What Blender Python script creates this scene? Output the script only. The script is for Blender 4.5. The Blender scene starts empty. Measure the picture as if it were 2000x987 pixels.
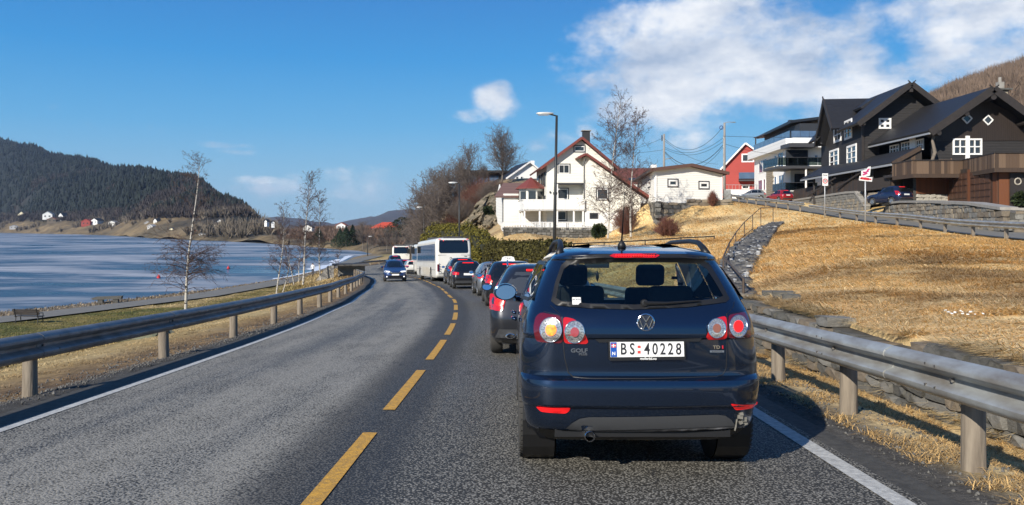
import bpy, bmesh, math, random
import numpy as np
from mathutils import Vector, Matrix, noise as mnoise
from mathutils.geometry import delaunay_2d_cdt
R = math.radians
C = bpy.context.scene.collection
scene = bpy.context.scene
rnd = random.Random(7)
nrs = np.random.RandomState(5)

# ------------------------------------------------------------------ camera, light, sky
CAMZ = 1.517; F = 1600.0; HU, HV = 1000.0, 445.0
cam_d = bpy.data.cameras.new("camera"); cam = bpy.data.objects.new("camera", cam_d); C.objects.link(cam)
cam.location = (0, 0, CAMZ); cam.rotation_euler = (R(90), 0, 0)
cam_d.sensor_width = 36; cam_d.lens = 28.8; cam_d.shift_y = -48.5/2000
cam_d.clip_start = 0.1; cam_d.clip_end = 30000
scene.camera = cam
scene.view_settings.view_transform = 'Standard'; scene.view_settings.look = 'None'
scene.view_settings.exposure = 0.32; scene.view_settings.gamma = 1.0
SUNV = Vector((1.02, 1.45, -1.0)).normalized()
SUN_EL = math.asin(-SUNV.z); SUN_AZ = math.atan2(-SUNV.x, -SUNV.y)
sd = bpy.data.lights.new("sun", 'SUN'); sd.energy = 5.0; sd.angle = R(0.53); sd.color = (1.0, 0.93, 0.81)
sun = bpy.data.objects.new("sun", sd); C.objects.link(sun)
sun.rotation_euler = SUNV.to_track_quat('-Z', 'Y').to_euler()
scene.cycles.max_bounces = 8; scene.cycles.transparent_max_bounces = 12; scene.cycles.volume_bounces = 0
scene.cycles.use_denoising = True

world = bpy.data.worlds.new("World"); scene.world = world; world.use_nodes = True
def build_sky():
    nt = world.node_tree; N = nt.nodes; L = nt.links; N.clear()
    out = N.new('ShaderNodeOutputWorld'); bg = N.new('ShaderNodeBackground'); L.new(bg.outputs[0], out.inputs[0])
    bg.inputs[1].default_value = 0.088
    sky = N.new('ShaderNodeTexSky'); sky.sky_type = 'NISHITA'; sky.sun_disc = False
    sky.sun_elevation = SUN_EL; sky.sun_rotation = SUN_AZ % (2*math.pi)
    sky.air_density = 1.35; sky.dust_density = 0.6; sky.ozone_density = 3.0
    hs = N.new('ShaderNodeHueSaturation'); hs.inputs['Saturation'].default_value = 1.28; hs.inputs['Value'].default_value = 1.28
    hs.inputs['Hue'].default_value = 0.497
    L.new(sky.outputs[0], hs.inputs['Color'])
    tc = N.new('ShaderNodeTexCoord')
    sx = N.new('ShaderNodeSeparateXYZ'); L.new(tc.outputs['Generated'], sx.inputs[0])
    gr = N.new('ShaderNodeValToRGB'); L.new(sx.outputs[2], gr.inputs[0]); ge_ = gr.color_ramp.elements
    ge_[0].position = 0; ge_[0].color = (2.7, 4.9, 6.8, 1); ge_[1].position = 1; ge_[1].color = (.30, 1.1, 3.2, 1)
    for p_, c_ in ((.05, (2.1, 4.7, 7.1)), (.12, (.85, 3.7, 7.1)), (.20, (.26, 2.75, 6.7)), (.28, (.28, 2.0, 5.7)), (.5, (.30, 1.4, 4.2))): q_ = gr.color_ramp.elements.new(p_); q_.color = (*c_, 1)
    skm = N.new('ShaderNodeMix'); skm.data_type = 'RGBA'; skm.inputs[0].default_value = .88; L.new(hs.outputs[0], skm.inputs[6]); L.new(gr.outputs[0], skm.inputs[7])
    def math_(op, a, b=None, clamp=False):
        n = N.new('ShaderNodeMath'); n.operation = op; n.use_clamp = clamp
        for i, v in enumerate((a, b)):
            if v is None: continue
            if isinstance(v, (int, float)): n.inputs[i].default_value = v
            else: L.new(v, n.inputs[i])
        return n.outputs[0]
    D = tc.outputs['Generated']
    # (u,v) photo direction centre, radii in pixels, weight
    blobs = [(1300, 150, 240, 140, 1.0), (1500, 120, 230, 150, 1.0), (1640, 150, 160, 90, .9), (1180, 70, 100, 90, .8), (1420, 40, 220, 90, .8),
             (968, 205, 50, 42, .62), (930, 226, 50, 20, .55), (975, 182, 34, 26, .5), (1080, 280, 80, 34, .7), (1145, 258, 30, 24, .65), (1330, 262, 70, 40, .6),
             (1900, 90, 170, 120, .82), (2050, 60, 260, 150, .8), (1800, 30, 90, 60, .5), (650, 350, 190, 40, .42), (560, 300, 200, 10, .42), (700, 330, 130, 14, .4),
             (2500, 300, 500, 200, .8), (780, 340, 90, 50, .35), (430, 283, 110, 10, .46), (60, 200, 110, 40, .40), (220, 240, 160, 40, .33), (520, 352, 90, 14, .5), (620, 372, 200, 40, .46), (760, 300, 120, 16, .42), (330, 330, 120, 16, .36), (860, 300, 70, 40, .42)]
    tot = None
    for (u, v, ru, rv, w) in blobs:
        c = Vector(((u-HU)/F, 1, -(v-HV)/F)); s = 1/c.length; c = c*s
        m = N.new('ShaderNodeMapping'); m.vector_type = 'POINT'
        az = math.atan2(c.x, c.y)
        sub = N.new('ShaderNodeVectorMath'); sub.operation = 'SUBTRACT'; L.new(D, sub.inputs[0]); sub.inputs[1].default_value = c
        rot = N.new('ShaderNodeVectorRotate'); rot.rotation_type = 'Z_AXIS'; rot.inputs['Angle'].default_value = az; L.new(sub.outputs[0], rot.inputs[0])
        mul = N.new('ShaderNodeVectorMath'); mul.operation = 'MULTIPLY'; L.new(rot.outputs[0], mul.inputs[0])
        mul.inputs[1].default_value = (F/(ru*s), 3.0, F/(rv*s))
        ln = N.new('ShaderNodeVectorMath'); ln.operation = 'LENGTH'; L.new(mul.outputs[0], ln.inputs[0])
        mr = N.new('ShaderNodeMapRange'); mr.interpolation_type = 'SMOOTHSTEP'
        L.new(ln.outputs['Value'], mr.inputs[0]); mr.inputs[1].default_value = 1.45; mr.inputs[2].default_value = 0.25
        mr.inputs[3].default_value = 0; mr.inputs[4].default_value = w
        tot = mr.outputs[0] if tot is None else math_('MAXIMUM', tot, mr.outputs[0])
    def noise(scale, detail, rough, off=(0, 0, 0), stretch=(1, 1, 1.6)):
        mp = N.new('ShaderNodeMapping'); mp.inputs['Scale'].default_value = stretch; mp.inputs['Location'].default_value = off
        L.new(D, mp.inputs[0]); n = N.new('ShaderNodeTexNoise'); n.inputs['Scale'].default_value = scale
        n.inputs['Detail'].default_value = detail; n.inputs['Roughness'].default_value = rough; L.new(mp.outputs[0], n.inputs['Vector'])
        return n.outputs['Fac']
    n1 = noise(7.5, 10, .58); n2 = noise(26, 7, .62, (3, 1, 2)); n3 = noise(9, 7, .6, (9, 4, 1), (1, 1, 2.2))
    nn = math_('ADD', math_('MULTIPLY', math_('SUBTRACT', n1, .5), 2.1), math_('MULTIPLY', math_('SUBTRACT', n2, .5), .75))
    dens = math_('ADD', tot, nn)
    mr = N.new('ShaderNodeMapRange'); mr.interpolation_type = 'SMOOTHSTEP'; L.new(dens, mr.inputs[0])
    mr.inputs[1].default_value = 0.32; mr.inputs[2].default_value = 0.98; mr.inputs[3].default_value = 0; mr.inputs[4].default_value = .95
    # only where a blob is
    gate = N.new('ShaderNodeMapRange'); gate.interpolation_type = 'SMOOTHSTEP'; L.new(tot, gate.inputs[0]); gate.inputs[1].default_value = .02; gate.inputs[2].default_value = .30
    fac = math_('MULTIPLY', mr.outputs[0], gate.outputs[0])
    cr = N.new('ShaderNodeValToRGB'); L.new(math_('ADD', math_('MULTIPLY', n3, .75), math_('MULTIPLY', n1, .25)), cr.inputs[0])
    e = cr.color_ramp.elements; e[0].position = .38; e[0].color = (4.0, 4.9, 6.4, 1); e[1].position = .60; e[1].color = (8.8, 9.0, 9.3, 1)
    mix = N.new('ShaderNodeMix'); mix.data_type = 'RGBA'; L.new(fac, mix.inputs[0]); L.new(skm.outputs[2], mix.inputs[6]); L.new(cr.outputs[0], mix.inputs[7])
    L.new(mix.outputs[2], bg.inputs[0])
build_sky()

# ------------------------------------------------------------------ pixel -> world helpers
def pt(u, v, d): return Vector(((u-HU)/F*d, d, CAMZ-(v-HV)/F*d))
def ray(u, v): return Vector(((u-HU)/F, 1.0, -(v-HV)/F))
def hit(u, v, p0, ang):
    """photo ray on a vertical wall through p0 whose run direction has the angle ang: (run, z)"""
    dx, dy = math.cos(ang), math.sin(ang); r = ray(u, v)
    # r*t = p0 + dir*s
    det = r.x*(-dy) + dx*r.y
    t = (p0[0]*(-dy) + dx*p0[1])/det
    s = (r.x*t-p0[0])*dx + (r.y*t-p0[1])*dy
    return s, CAMZ + r.z*t

# ------------------------------------------------------------------ mesh builder
ROOT = {}
def tag(o, label=None, cat=None, group=None, kind=None):
    if label: o['label'] = label
    if cat: o['category'] = cat
    if group: o['group'] = group
    if kind: o['kind'] = kind
    return o
def thing(name, label, cat, loc=(0, 0, 0), rot=(0, 0, 0), group=None, worldparts=False):
    o = bpy.data.objects.new(name, None); C.objects.link(o); o.location = loc; o.rotation_euler = rot
    o.empty_display_size = .2
    if worldparts: ROOT[o.name] = Vector(loc)
    return tag(o, label, cat, group)
def link(name, me, parent=None, loc=None, rot=None, scale=None):
    o = bpy.data.objects.new(name, me); C.objects.link(o)
    if parent is not None: o.parent = parent
    if loc is not None: o.location = loc
    if rot is not None: o.rotation_euler = rot
    if scale is not None: o.scale = scale
    return o
def copy_tree(o, parent=None):
    c = o.copy(); C.objects.link(c); c.parent = parent
    for ch in list(o.children): copy_tree(ch, c)
    return c
class MB:
    def __init__(s): s.v = []; s.f = []; s.m = []; s.cur = 0
    def add(s, vs, fs):
        b = len(s.v); s.v.extend([tuple(p) for p in vs]); s.f.extend([tuple(i+b for i in f) for f in fs]); s.m.extend([s.cur]*len(fs)); return s
    def box(s, c, size, rz=0, mat=None):
        x, y, z = size[0]/2, size[1]/2, size[2]/2
        vs = [Vector((a*x, b*y, d*z)) for d in (-1, 1) for a, b in ((-1, -1), (1, -1), (1, 1), (-1, 1))]
        m = Matrix.Translation(c) @ (mat if mat is not None else Matrix.Rotation(rz, 4, 'Z'))
        return s.add([m @ v for v in vs], [(0, 3, 2, 1), (4, 5, 6, 7), (0, 1, 5, 4), (1, 2, 6, 5), (2, 3, 7, 6), (3, 0, 4, 7)])
    def bar(s, a, b, w, h):
        a = Vector(a); b = Vector(b); d = b-a; L_ = d.length
        if L_ < 1e-6: return s
        q = d.to_track_quat('Y', 'Z').to_matrix().to_4x4()
        return s.box((a+b)/2, (w, L_, h), mat=q)
    def prism(s, poly, o, u, v, n, depth):
        """2D polygon (a,b) in the frame o + a*u + b*v, extruded by depth along n"""
        o, u, v, n = Vector(o), Vector(u), Vector(v), Vector(n); k = len(poly)
        vs = [o+u*a+v*b for a, b in poly] + [o+u*a+v*b+n*depth for a, b in poly]
        fs = [tuple(range(k-1, -1, -1)), tuple(range(k, 2*k))] + [(i, (i+1) % k, k+(i+1) % k, k+i) for i in range(k)]
        return s.add(vs, fs)
    def tube(s, path, rad, n=6, cap=True):
        path = [Vector(p) for p in path]; k = len(path)
        if isinstance(rad, (int, float)): rad = [rad]*k
        up = None; rings = []
        for i, p in enumerate(path):
            d = (path[min(i+1, k-1)]-path[max(i-1, 0)])
            d = d.normalized() if d.length > 1e-9 else Vector((0, 0, 1))
            if up is None: up = d.orthogonal().normalized()
            up = (up-d*up.dot(d)); up = up.normalized() if up.length > 1e-6 else d.orthogonal().normalized()
            w = d.cross(up)
            rings.append([p+(up*math.cos(a)+w*math.sin(a))*rad[i] for a in [2*math.pi*j/n for j in range(n)]])
        vs = [q for r in rings for q in r]
        fs = [(i*n+j, i*n+(j+1) % n, (i+1)*n+(j+1) % n, (i+1)*n+j) for i in range(k-1) for j in range(n)]
        if cap: fs += [tuple(range(n-1, -1, -1)), tuple((k-1)*n+j for j in range(n))]
        return s.add(vs, fs)
    def lathe(s, prof, n=24, M_=None, close=False):
        """profile (r, h) revolved about the local z axis"""
        M_ = M_ or Matrix.Identity(4); k = len(prof)
        vs = [M_ @ Vector((r*math.cos(2*math.pi*j/n), r*math.sin(2*math.pi*j/n), h)) for r, h in prof for j in range(n)]
        rng = range(k if close else k-1)
        fs = [(i*n+j, i*n+(j+1) % n, ((i+1) % k)*n+(j+1) % n, ((i+1) % k)*n+j) for i in rng for j in range(n)]
        return s.add(vs, fs)
    def disc(s, r, n=24, M_=None, r0=0):
        M_ = M_ or Matrix.Identity(4)
        if r0 > 0: return s.lathe([(r0, 0), (r, 0)], n, M_)
        return s.add([M_ @ Vector((r*math.cos(2*math.pi*j/n), r*math.sin(2*math.pi*j/n), 0)) for j in range(n)], [tuple(range(n))])
    def build(s, name, mats, parent=None, smooth=False, loc=None, world=None, kind=None, fix=False):
        if not isinstance(mats, (list, tuple)): mats = [mats]
        me = bpy.data.meshes.new(name)
        off = Vector((0, 0, 0))
        if parent is not None and parent.name in ROOT: off = ROOT[parent.name]
        if loc is not None: off = Vector(loc)
        me.from_pydata([tuple(Vector(p)-off) for p in s.v], [], s.f)
        for m in mats: me.materials.append(m)
        if len(mats) > 1: me.polygons.foreach_set('material_index', s.m)
        if smooth is not False:
            me.shade_smooth()
            if smooth is not True: me.set_sharp_from_angle(angle=R(smooth))
        if fix:
            bm = bmesh.new(); bm.from_mesh(me); bmesh.ops.recalc_face_normals(bm, faces=bm.faces); bm.to_mesh(me); bm.free()
        me.update()
        o = link(name, me, parent)
        if loc is not None: o.location = loc
        if parent is not None and parent.name in ROOT and parent.type == 'EMPTY' or (parent is not None and parent.name in ROOT):
            ROOT[o.name] = ROOT[parent.name]
        if kind: o['kind'] = kind
        return o
def npmesh(name, verts, faces, mat, col=None, uv=None, smooth=False):
    """fast mesh from numpy arrays: faces is an (n,k) index array"""
    me = bpy.data.meshes.new(name); k = faces.shape[1]; nf = len(faces)
    me.vertices.add(len(verts)); me.vertices.foreach_set('co', np.asarray(verts, np.float32).ravel())
    me.loops.add(nf*k); me.loops.foreach_set('vertex_index', faces.astype(np.int32).ravel())
    me.polygons.add(nf); me.polygons.foreach_set('loop_start', np.arange(0, nf*k, k, dtype=np.int32))
    if smooth: me.polygons.foreach_set('use_smooth', np.ones(nf, bool))
    if col is not None:
        a = me.color_attributes.new('tone', 'FLOAT_COLOR', 'POINT'); a.data.foreach_set('color', np.hstack([col, np.ones((len(col), 1))]).astype(np.float32).ravel())
    if uv is not None:
        l = me.uv_layers.new(name='UVMap'); l.data.foreach_set('uv', uv[faces.ravel()].astype(np.float32).ravel())
    me.materials.append(mat); me.update(calc_edges=True); me.validate()
    return me

# ------------------------------------------------------------------ materials
MATS = {}
def M(name, col, rough=.6, metal=0., col2=None, scale=6., var=.5, bump=0., bscale=None, coat=0., spec=.5, detail=5, stretch=None, coords='Object', emit=None, trans=0., ior=1.45, alpha=None, croughness=.05, contrast=.25, sheen=0):
    if name in MATS: return MATS[name]
    m = bpy.data.materials.new(name); m.use_nodes = True; nt = m.node_tree; N = nt.nodes; L = nt.links
    b = N['Principled BSDF']; b.inputs['Base Color'].default_value = (*col, 1); b.inputs['Roughness'].default_value = rough
    b.inputs['Metallic'].default_value = metal; b.inputs['Specular IOR Level'].default_value = spec
    b.inputs['Coat Weight'].default_value = coat; b.inputs['Coat Roughness'].default_value = croughness
    b.inputs['Transmission Weight'].default_value = trans; b.inputs['IOR'].default_value = ior
    if emit: b.inputs['Emission Color'].default_value = (*emit[0], 1); b.inputs['Emission Strength'].default_value = emit[1]
    tc = N.new('ShaderNodeTexCoord'); mp = N.new('ShaderNodeMapping'); L.new(tc.outputs[coords], mp.inputs[0])
    if stretch: mp.inputs['Scale'].default_value = stretch
    if col2 is not None:
        n = N.new('ShaderNodeTexNoise'); n.inputs['Scale'].default_value = scale; n.inputs['Detail'].default_value = detail; n.inputs['Roughness'].default_value = .62
        L.new(mp.outputs[0], n.inputs['Vector'])
        mr = N.new('ShaderNodeMapRange'); L.new(n.outputs['Fac'], mr.inputs[0]); mr.inputs[1].default_value = .5-contrast; mr.inputs[2].default_value = .5+contrast
        mx = N.new('ShaderNodeMix'); mx.data_type = 'RGBA'; L.new(mr.outputs[0], mx.inputs[0]); mx.inputs[6].default_value = (*col, 1); mx.inputs[7].default_value = (*col2, 1)
        L.new(mx.outputs[2], b.inputs['Base Color'])
    if bump:
        n2 = N.new('ShaderNodeTexNoise'); n2.inputs['Scale'].default_value = bscale or scale*4; n2.inputs['Detail'].default_value = 5
        L.new(mp.outputs[0], n2.inputs['Vector']); bp = N.new('ShaderNodeBump'); bp.inputs['Strength'].default_value = bump; bp.inputs['Distance'].default_value = .02
        L.new(n2.outputs['Fac'], bp.inputs['Height']); L.new(bp.outputs[0], b.inputs['Normal'])
    MATS[name] = m; return m
def cladding(name, col, pitch, col2, vertical=False, rough=.6, depth=.012, dark=.45):
    """weathered boards: fine relief whose period is the board width (too small in the photo to pick apart)"""
    m = M(name, col, rough, col2=col2, scale=1.6, stretch=(1, 1, 6) if not vertical else (5, 5, .6), contrast=.3)
    nt = m.node_tree; N = nt.nodes; L = nt.links; b = N['Principled BSDF']
    tc = N.new('ShaderNodeTexCoord'); sp = N.new('ShaderNodeSeparateXYZ'); L.new(tc.outputs['Object'], sp.inputs[0])
    a = N.new('ShaderNodeMath'); a.operation = 'MULTIPLY'; a.inputs[1].default_value = 1/pitch
    if vertical:
        s_ = N.new('ShaderNodeMath'); s_.operation = 'ADD'; L.new(sp.outputs[0], s_.inputs[0]); L.new(sp.outputs[1], s_.inputs[1]); L.new(s_.outputs[0], a.inputs[0])
    else: L.new(sp.outputs[2], a.inputs[0])
    fr = N.new('ShaderNodeMath'); fr.operation = 'FRACT'; L.new(a.outputs[0], fr.inputs[0])
    bp = N.new('ShaderNodeBump'); bp.inputs['Strength'].default_value = .9; bp.inputs['Distance'].default_value = depth
    inv = N.new('ShaderNodeMath'); inv.operation = 'SUBTRACT'; inv.inputs[0].default_value = 1; L.new(fr.outputs[0], inv.inputs[1]); L.new(inv.outputs[0], bp.inputs['Height'])
    L.new(bp.outputs[0], b.inputs['Normal'])
    # open joint between two boards
    mr = N.new('ShaderNodeMapRange'); L.new(fr.outputs[0], mr.inputs[0]); mr.inputs[1].default_value = .0; mr.inputs[2].default_value = .16; mr.inputs[3].default_value = dark; mr.inputs[4].default_value = 1
    src = b.inputs['Base Color'].links[0].from_socket
    mx = N.new('ShaderNodeMix'); mx.data_type = 'RGBA'; mx.blend_type = 'MULTIPLY'; mx.inputs[0].default_value = 1; L.new(src, mx.inputs[6]); L.new(mr.outputs[0], mx.inputs[7]); L.new(mx.outputs[2], b.inputs['Base Color'])
    return m
def glass_mat(name, col=(.8, .93, .9), rough=.02, tint=.55):
    m = bpy.data.materials.new(name); m.use_nodes = True; nt = m.node_tree; N = nt.nodes; L = nt.links
    N.remove(N['Principled BSDF']); out = N['Material Output']
    t = N.new('ShaderNodeBsdfTransparent'); t.inputs[0].default_value = (col[0]*tint, col[1]*tint, col[2]*tint, 1)
    g = N.new('ShaderNodeBsdfGlossy'); g.inputs['Roughness'].default_value = rough; g.inputs[0].default_value = (.9, .95, 1, 1)
    fr = N.new('ShaderNodeFresnel'); fr.inputs[0].default_value = 1.5
    mx = N.new('ShaderNodeMixShader'); L.new(fr.outputs[0], mx.inputs[0]); L.new(t.outputs[0], mx.inputs[1]); L.new(g.outputs[0], mx.inputs[2]); L.new(mx.outputs[0], out.inputs[0])
    MATS[name] = m; return m
MWHITE = M('white_paint', (.78, .77, .74), .55, col2=(.70, .70, .67), scale=2)
MTRIM = M('white_trim', (.80, .79, .77), .5)
MDARKTRIM = M('dark_grey_trim', (.055, .055, .06), .5)
MPANE = M('window_glass', (.018, .021, .026), .04, spec=.9, col2=(.05, .055, .06), scale=1.5)
MPANEB = M('window_glass_blue', (.10, .16, .26), .05, spec=.9, col2=(.05, .08, .14), scale=.6)
MGALV = M('galvanised_steel', (.45, .47, .46), .45, .45, col2=(.25, .225, .195), scale=3.2, bump=.15, bscale=9, contrast=.16, detail=9, stretch=(1.5, .6, 1.5))
MGALVD = M('dull_steel', (.28, .285, .285), .5, .4, col2=(.15, .145, .14), scale=3.5, detail=9, contrast=.18, bump=.08, bscale=6)
MBOLT = M('bolt_steel', (.22, .21, .2), .5, .8)
MPOSTW = M('weathered_post_wood', (.30, .255, .20), .9, col2=(.13, .105, .08), scale=6, stretch=(2.5, 2.5, .30), bump=.4, bscale=18)
MBLACK = M('black_plastic', (.012, .012, .013), .45)
MRUB = M('tyre_rubber', (.036, .036, .036), .8, col2=(.05, .048, .045), scale=9)
MALLOY = M('alloy', (.42, .43, .45), .35, .9)
MCHROME = M('chrome', (.75, .76, .78), .12, 1.)
MPOLE = M('dark_lamp_pole', (.035, .038, .04), .45, .4)
MGPOLE = M('grey_pole', (.42, .43, .44), .5, .5)
MSTONE = [M('wall_stone_%s' % n, c, .9, col2=c2, scale=4, bump=.6, bscale=14) for n, c, c2 in
          (('grey', (.24, .23, .21), (.13, .125, .11)), ('dark', (.13, .125, .115), (.07, .07, .062)), ('tan', (.34, .29, .22), (.19, .16, .12)), ('brown', (.22, .18, .135), (.12, .10, .075)))]
MMORTAR = M('wall_core', (.045, .043, .038), .95, col2=(.09, .085, .075), scale=8)
MCONC = M('concrete', (.33, .31, .28), .85, col2=(.22, .21, .19), scale=2.5, bump=.2)

# ------------------------------------------------------------------ road line
CP = [(-1.25, -30), (-1.25, -14), (-1.25, 0), (-1.25, 8), (-1.26, 12), (-1.31, 16), (-1.45, 20.5), (-1.75, 25.5), (-2.15, 30.7), (-2.7, 35.2), (-3.4, 41), (-4.15, 46.7), (-4.95, 51.6),
      (-5.9, 57.8), (-6.95, 63.9), (-8.4, 71.4), (-11.2, 83), (-14.7, 97), (-17.4, 110), (-18.8, 121), (-18.4, 132), (-15.8, 143), (-10.6, 152.5), (-3.2, 159.5), (6, 164), (18, 167), (34, 169)]
def catmull(P, k=12):
    P = [np.array(p, float) for p in P]; P = [2*P[0]-P[1]]+P+[2*P[-1]-P[-2]]; out = []
    for i in range(1, len(P)-2):
        for j in range(k):
            t = j/k; a, b, c, d = P[i-1], P[i], P[i+1], P[i+2]
            out.append(.5*((2*b)+(-a+c)*t+(2*a-5*b+4*c-d)*t*t+(-a+3*b-3*c+d)*t**3))
    out.append(P[-2]); return np.array(out)
CL = catmull(CP); seg = np.linalg.norm(np.diff(CL, axis=0), axis=1); CS = np.concatenate([[0], np.cumsum(seg)])
CS -= np.interp(0, CL[:160, 1], CS[:160])
CT = np.gradient(CL, axis=0); CT /= np.linalg.norm(CT, axis=1)[:, None]
def zs(s):
    return np.interp(s, [-40, 0, 60, 75, 90, 105, 120, 140, 160, 200, 300], [1.6, 0, -2.4, -2.97, -3.48, -3.92, -4.26, -4.6, -4.8, -5.0, -5.0])
def road_at(s, o):
    x = np.interp(s, CS, CL[:, 0]); y = np.interp(s, CS, CL[:, 1]); tx = np.interp(s, CS, CT[:, 0]); ty = np.interp(s, CS, CT[:, 1])
    return Vector((x+ty*o, y-tx*o, float(zs(s)))), math.atan2(-tx, ty)      # position, heading (rotation about z)
LLINE = lambda s: float(np.interp(s, [0, 10, 16, 25, 40, 60, 100], [3.3, 3.5, 3.62, 3.85, 3.95, 3.75, 3.55]))
mono = CL[:, 1] <= 132.01
def cx(Y): return np.interp(Y, CL[mono, 1], CL[mono, 0])
def zy(Y): return zs(np.interp(Y, CL[mono, 1], CS[mono]))

def vnoise(x, y, sc, seed=0):
    x = np.asarray(x, float)*sc+seed*17.3; y = np.asarray(y, float)*sc+seed*5.7
    xi = np.floor(x); yi = np.floor(y); fx = x-xi; fy = y-yi; fx = fx*fx*(3-2*fx); fy = fy*fy*(3-2*fy)
    def h(a, b):
        n = np.sin(a*127.1+b*311.7+seed*74.7)*43758.5453; return n-np.floor(n)
    return (h(xi, yi)*(1-fx)+h(xi+1, yi)*fx)*(1-fy)+(h(xi, yi+1)*(1-fx)+h(xi+1, yi+1)*fx)*fy
def fbm(x, y, sc, seed=0, o=4):
    t = 0; a = .5; s = 0
    for i in range(o): t = t+a*vnoise(x, y, sc*2**i, seed+i); s += a; a *= .55
    return t/s
def sstep(a, b, x):
    t = np.clip((np.asarray(x, float)-a)/(b-a), 0, 1); return t*t*(3-2*t)

# ------------------------------------------------------------------ upper road and terrain control points
UP = [(16.5, 20, .45), (19.3, 27, .75), (20.9, 33, 1.0), (22.0, 38, 1.12), (23.2, 44, 1.32), (24.2, 50, 1.62), (25.1, 58, 1.95), (25.9, 66, 2.4), (26.4, 72, 2.8), (27.0, 80, 3.3), (27.6, 92, 4.1), (28.2, 105, 4.95), (28.6, 118, 5.7), (29, 135, 6.5)]
UPA = np.array(UP)
UPC = catmull([(a, b, c) for a, b, c in UP], 8)
def up_pt(y, off):
    x = np.interp(y, UPC[:, 1], UPC[:, 0]); z = np.interp(y, UPC[:, 1], UPC[:, 2]); return Vector((x+off, y, float(z)))
WALLO = 5.75
def wall_top(Y): return np.interp(Y, [2, 7, 8.5, 10.3, 12, 15.2, 18], [.20, .24, .235, .19, .17, .12, .05])
TR = [tuple(pt(*p)) for p in [(1000, 471, 79.5), (1040, 471, 79.5), (1080, 471, 80), (1120, 471, 80.5), (1150, 469, 81), (1255, 446, 77), (1285, 444, 76), (1310, 438, 76.5), (1345, 422, 77.5), (1375, 410, 78.5), (1245, 448, 83), (1200, 462, 79)]]
for y in (-12, -4, 2, 7, 8.5, 10.3, 12, 15): TR.append((cx(y)+6.1, y, float(wall_top(y))))
TR += [tuple(pt(*p)) for p in [(1480, 588, 15.8), (1990, 716, 7.4), (1500, 500, 32), (1500, 440, 66), (1560, 470, 44), (1600, 500, 28), (1600, 540, 20), (1700, 470, 36), (1700, 560, 17), (1750, 520, 22), (1850, 560, 17), (1950, 530, 20),
       (1450, 520, 33), (1440, 470, 52), (1400, 500, 40), (1400, 450, 70), (1380, 432, 72), (1320, 452, 70), (1290, 470, 58), (1240, 462, 70), (1340, 470, 56), (1200, 470, 66), (1170, 474, 72), (1100, 482, 60), (1060, 477, 74),
       (970, 464, 82), (950, 456, 88), (930, 450, 95), (985, 441, 90), (1100, 447, 92), (1200, 445, 87), (900, 432, 104), (870, 405, 118), (940, 395, 110), (980, 395, 105), (1000, 370, 125), (920, 385, 125), (845, 420, 125),
       (1250, 395, 84), (1345, 394, 79), (1410, 392, 82), (1415, 405, 92), (1300, 380, 105), (1200, 375, 118), (1100, 365, 130), (1040, 362, 125), (1440, 385, 130), (1490, 392, 116), (1300, 365, 150)]]
for y in (20, 27, 33, 38, 44, 50, 58, 66, 72, 80, 92, 105, 118, 135):
    for off in (-.8, 3.8): p = up_pt(y, off); TR.append((p.x, p.y, p.z-.1))
TR += [(32.7, 68, 3.5), (31.6, 65.5, 3.35), (33, 72, 3.6), (36, 60, 3.15), (40, 60, 3.2), (38, 75, 3.7), (45, 70, 3.8), (34, 92, 4.7), (45, 90, 6), (36, 105, 5.2), (40, 118, 5.8), (45, 135, 8), (60, 60, 5), (60, 100, 9), (80, 80, 12), (33, 50, 2.6), (36, 44, 2.6),
       (30, 27, 1.6), (45, 20, 2.5), (60, 0, 3), (20, 0, .6), (30, -10, 1), (15, 10, .5), (9, 5, .3), (45, 40, 3.2), (90, 140, 16), (60, 180, 14), (20, 180, 6), (100, 20, 9), (0, 150, 3), (10, 138, 7.5), (-2, 128, 6.0), (0, 175, 3), (30, 160, 9)]
for y in (22, 30, 40, 50, 60, 70, 80, 92, 104, 116): TR.append((float(cx(y))+6.2, y, float(zy(y))+.02))
TR = np.array(TR)
def tps_fit(P, lam=.004):
    n = len(P); d = np.linalg.norm(P[:, None, :2]-P[None, :, :2], axis=2)/30; K = d*d*np.log(d+1e-9)+lam*np.eye(n)
    Q = np.hstack([np.ones((n, 1)), P[:, :2]/30]); A = np.zeros((n+3, n+3)); A[:n, :n] = K; A[:n, n:] = Q; A[n:, :n] = Q.T
    return np.linalg.solve(A, np.concatenate([P[:, 2], np.zeros(3)]))
TW = tps_fit(TR)
def tps(x, y):
    x = np.asarray(x, float); y = np.asarray(y, float); sh = x.shape; x = x.ravel(); y = y.ravel(); out = np.zeros(len(x))
    for i in range(0, len(x), 20000):
        X = x[i:i+20000]; Y = y[i:i+20000]; d = np.hypot(X[:, None]-TR[None, :, 0], Y[:, None]-TR[None, :, 1])/30
        out[i:i+20000] = (d*d*np.log(d+1e-9)) @ TW[:-3]+TW[-3]+TW[-2]*X/30+TW[-1]*Y/30
    return out.reshape(sh)
SHORE = lambda Y: np.interp(Y, [-20, 20, 50, 62, 71, 83, 101, 125, 152, 180, 212, 260], [-66, -52, -43, -38.5, -35.5, -32.5, -31, -31.5, -34, -37, -41, -42])
PATHX = lambda Y: np.interp(Y, [-20, 20, 38, 52, 70, 88, 100, 120, 150, 190], [-52, -44, -37.5, -32, -26.8, -25.2, -24.3, -25.5, -29, -31])
LAKE = -5.8
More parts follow.
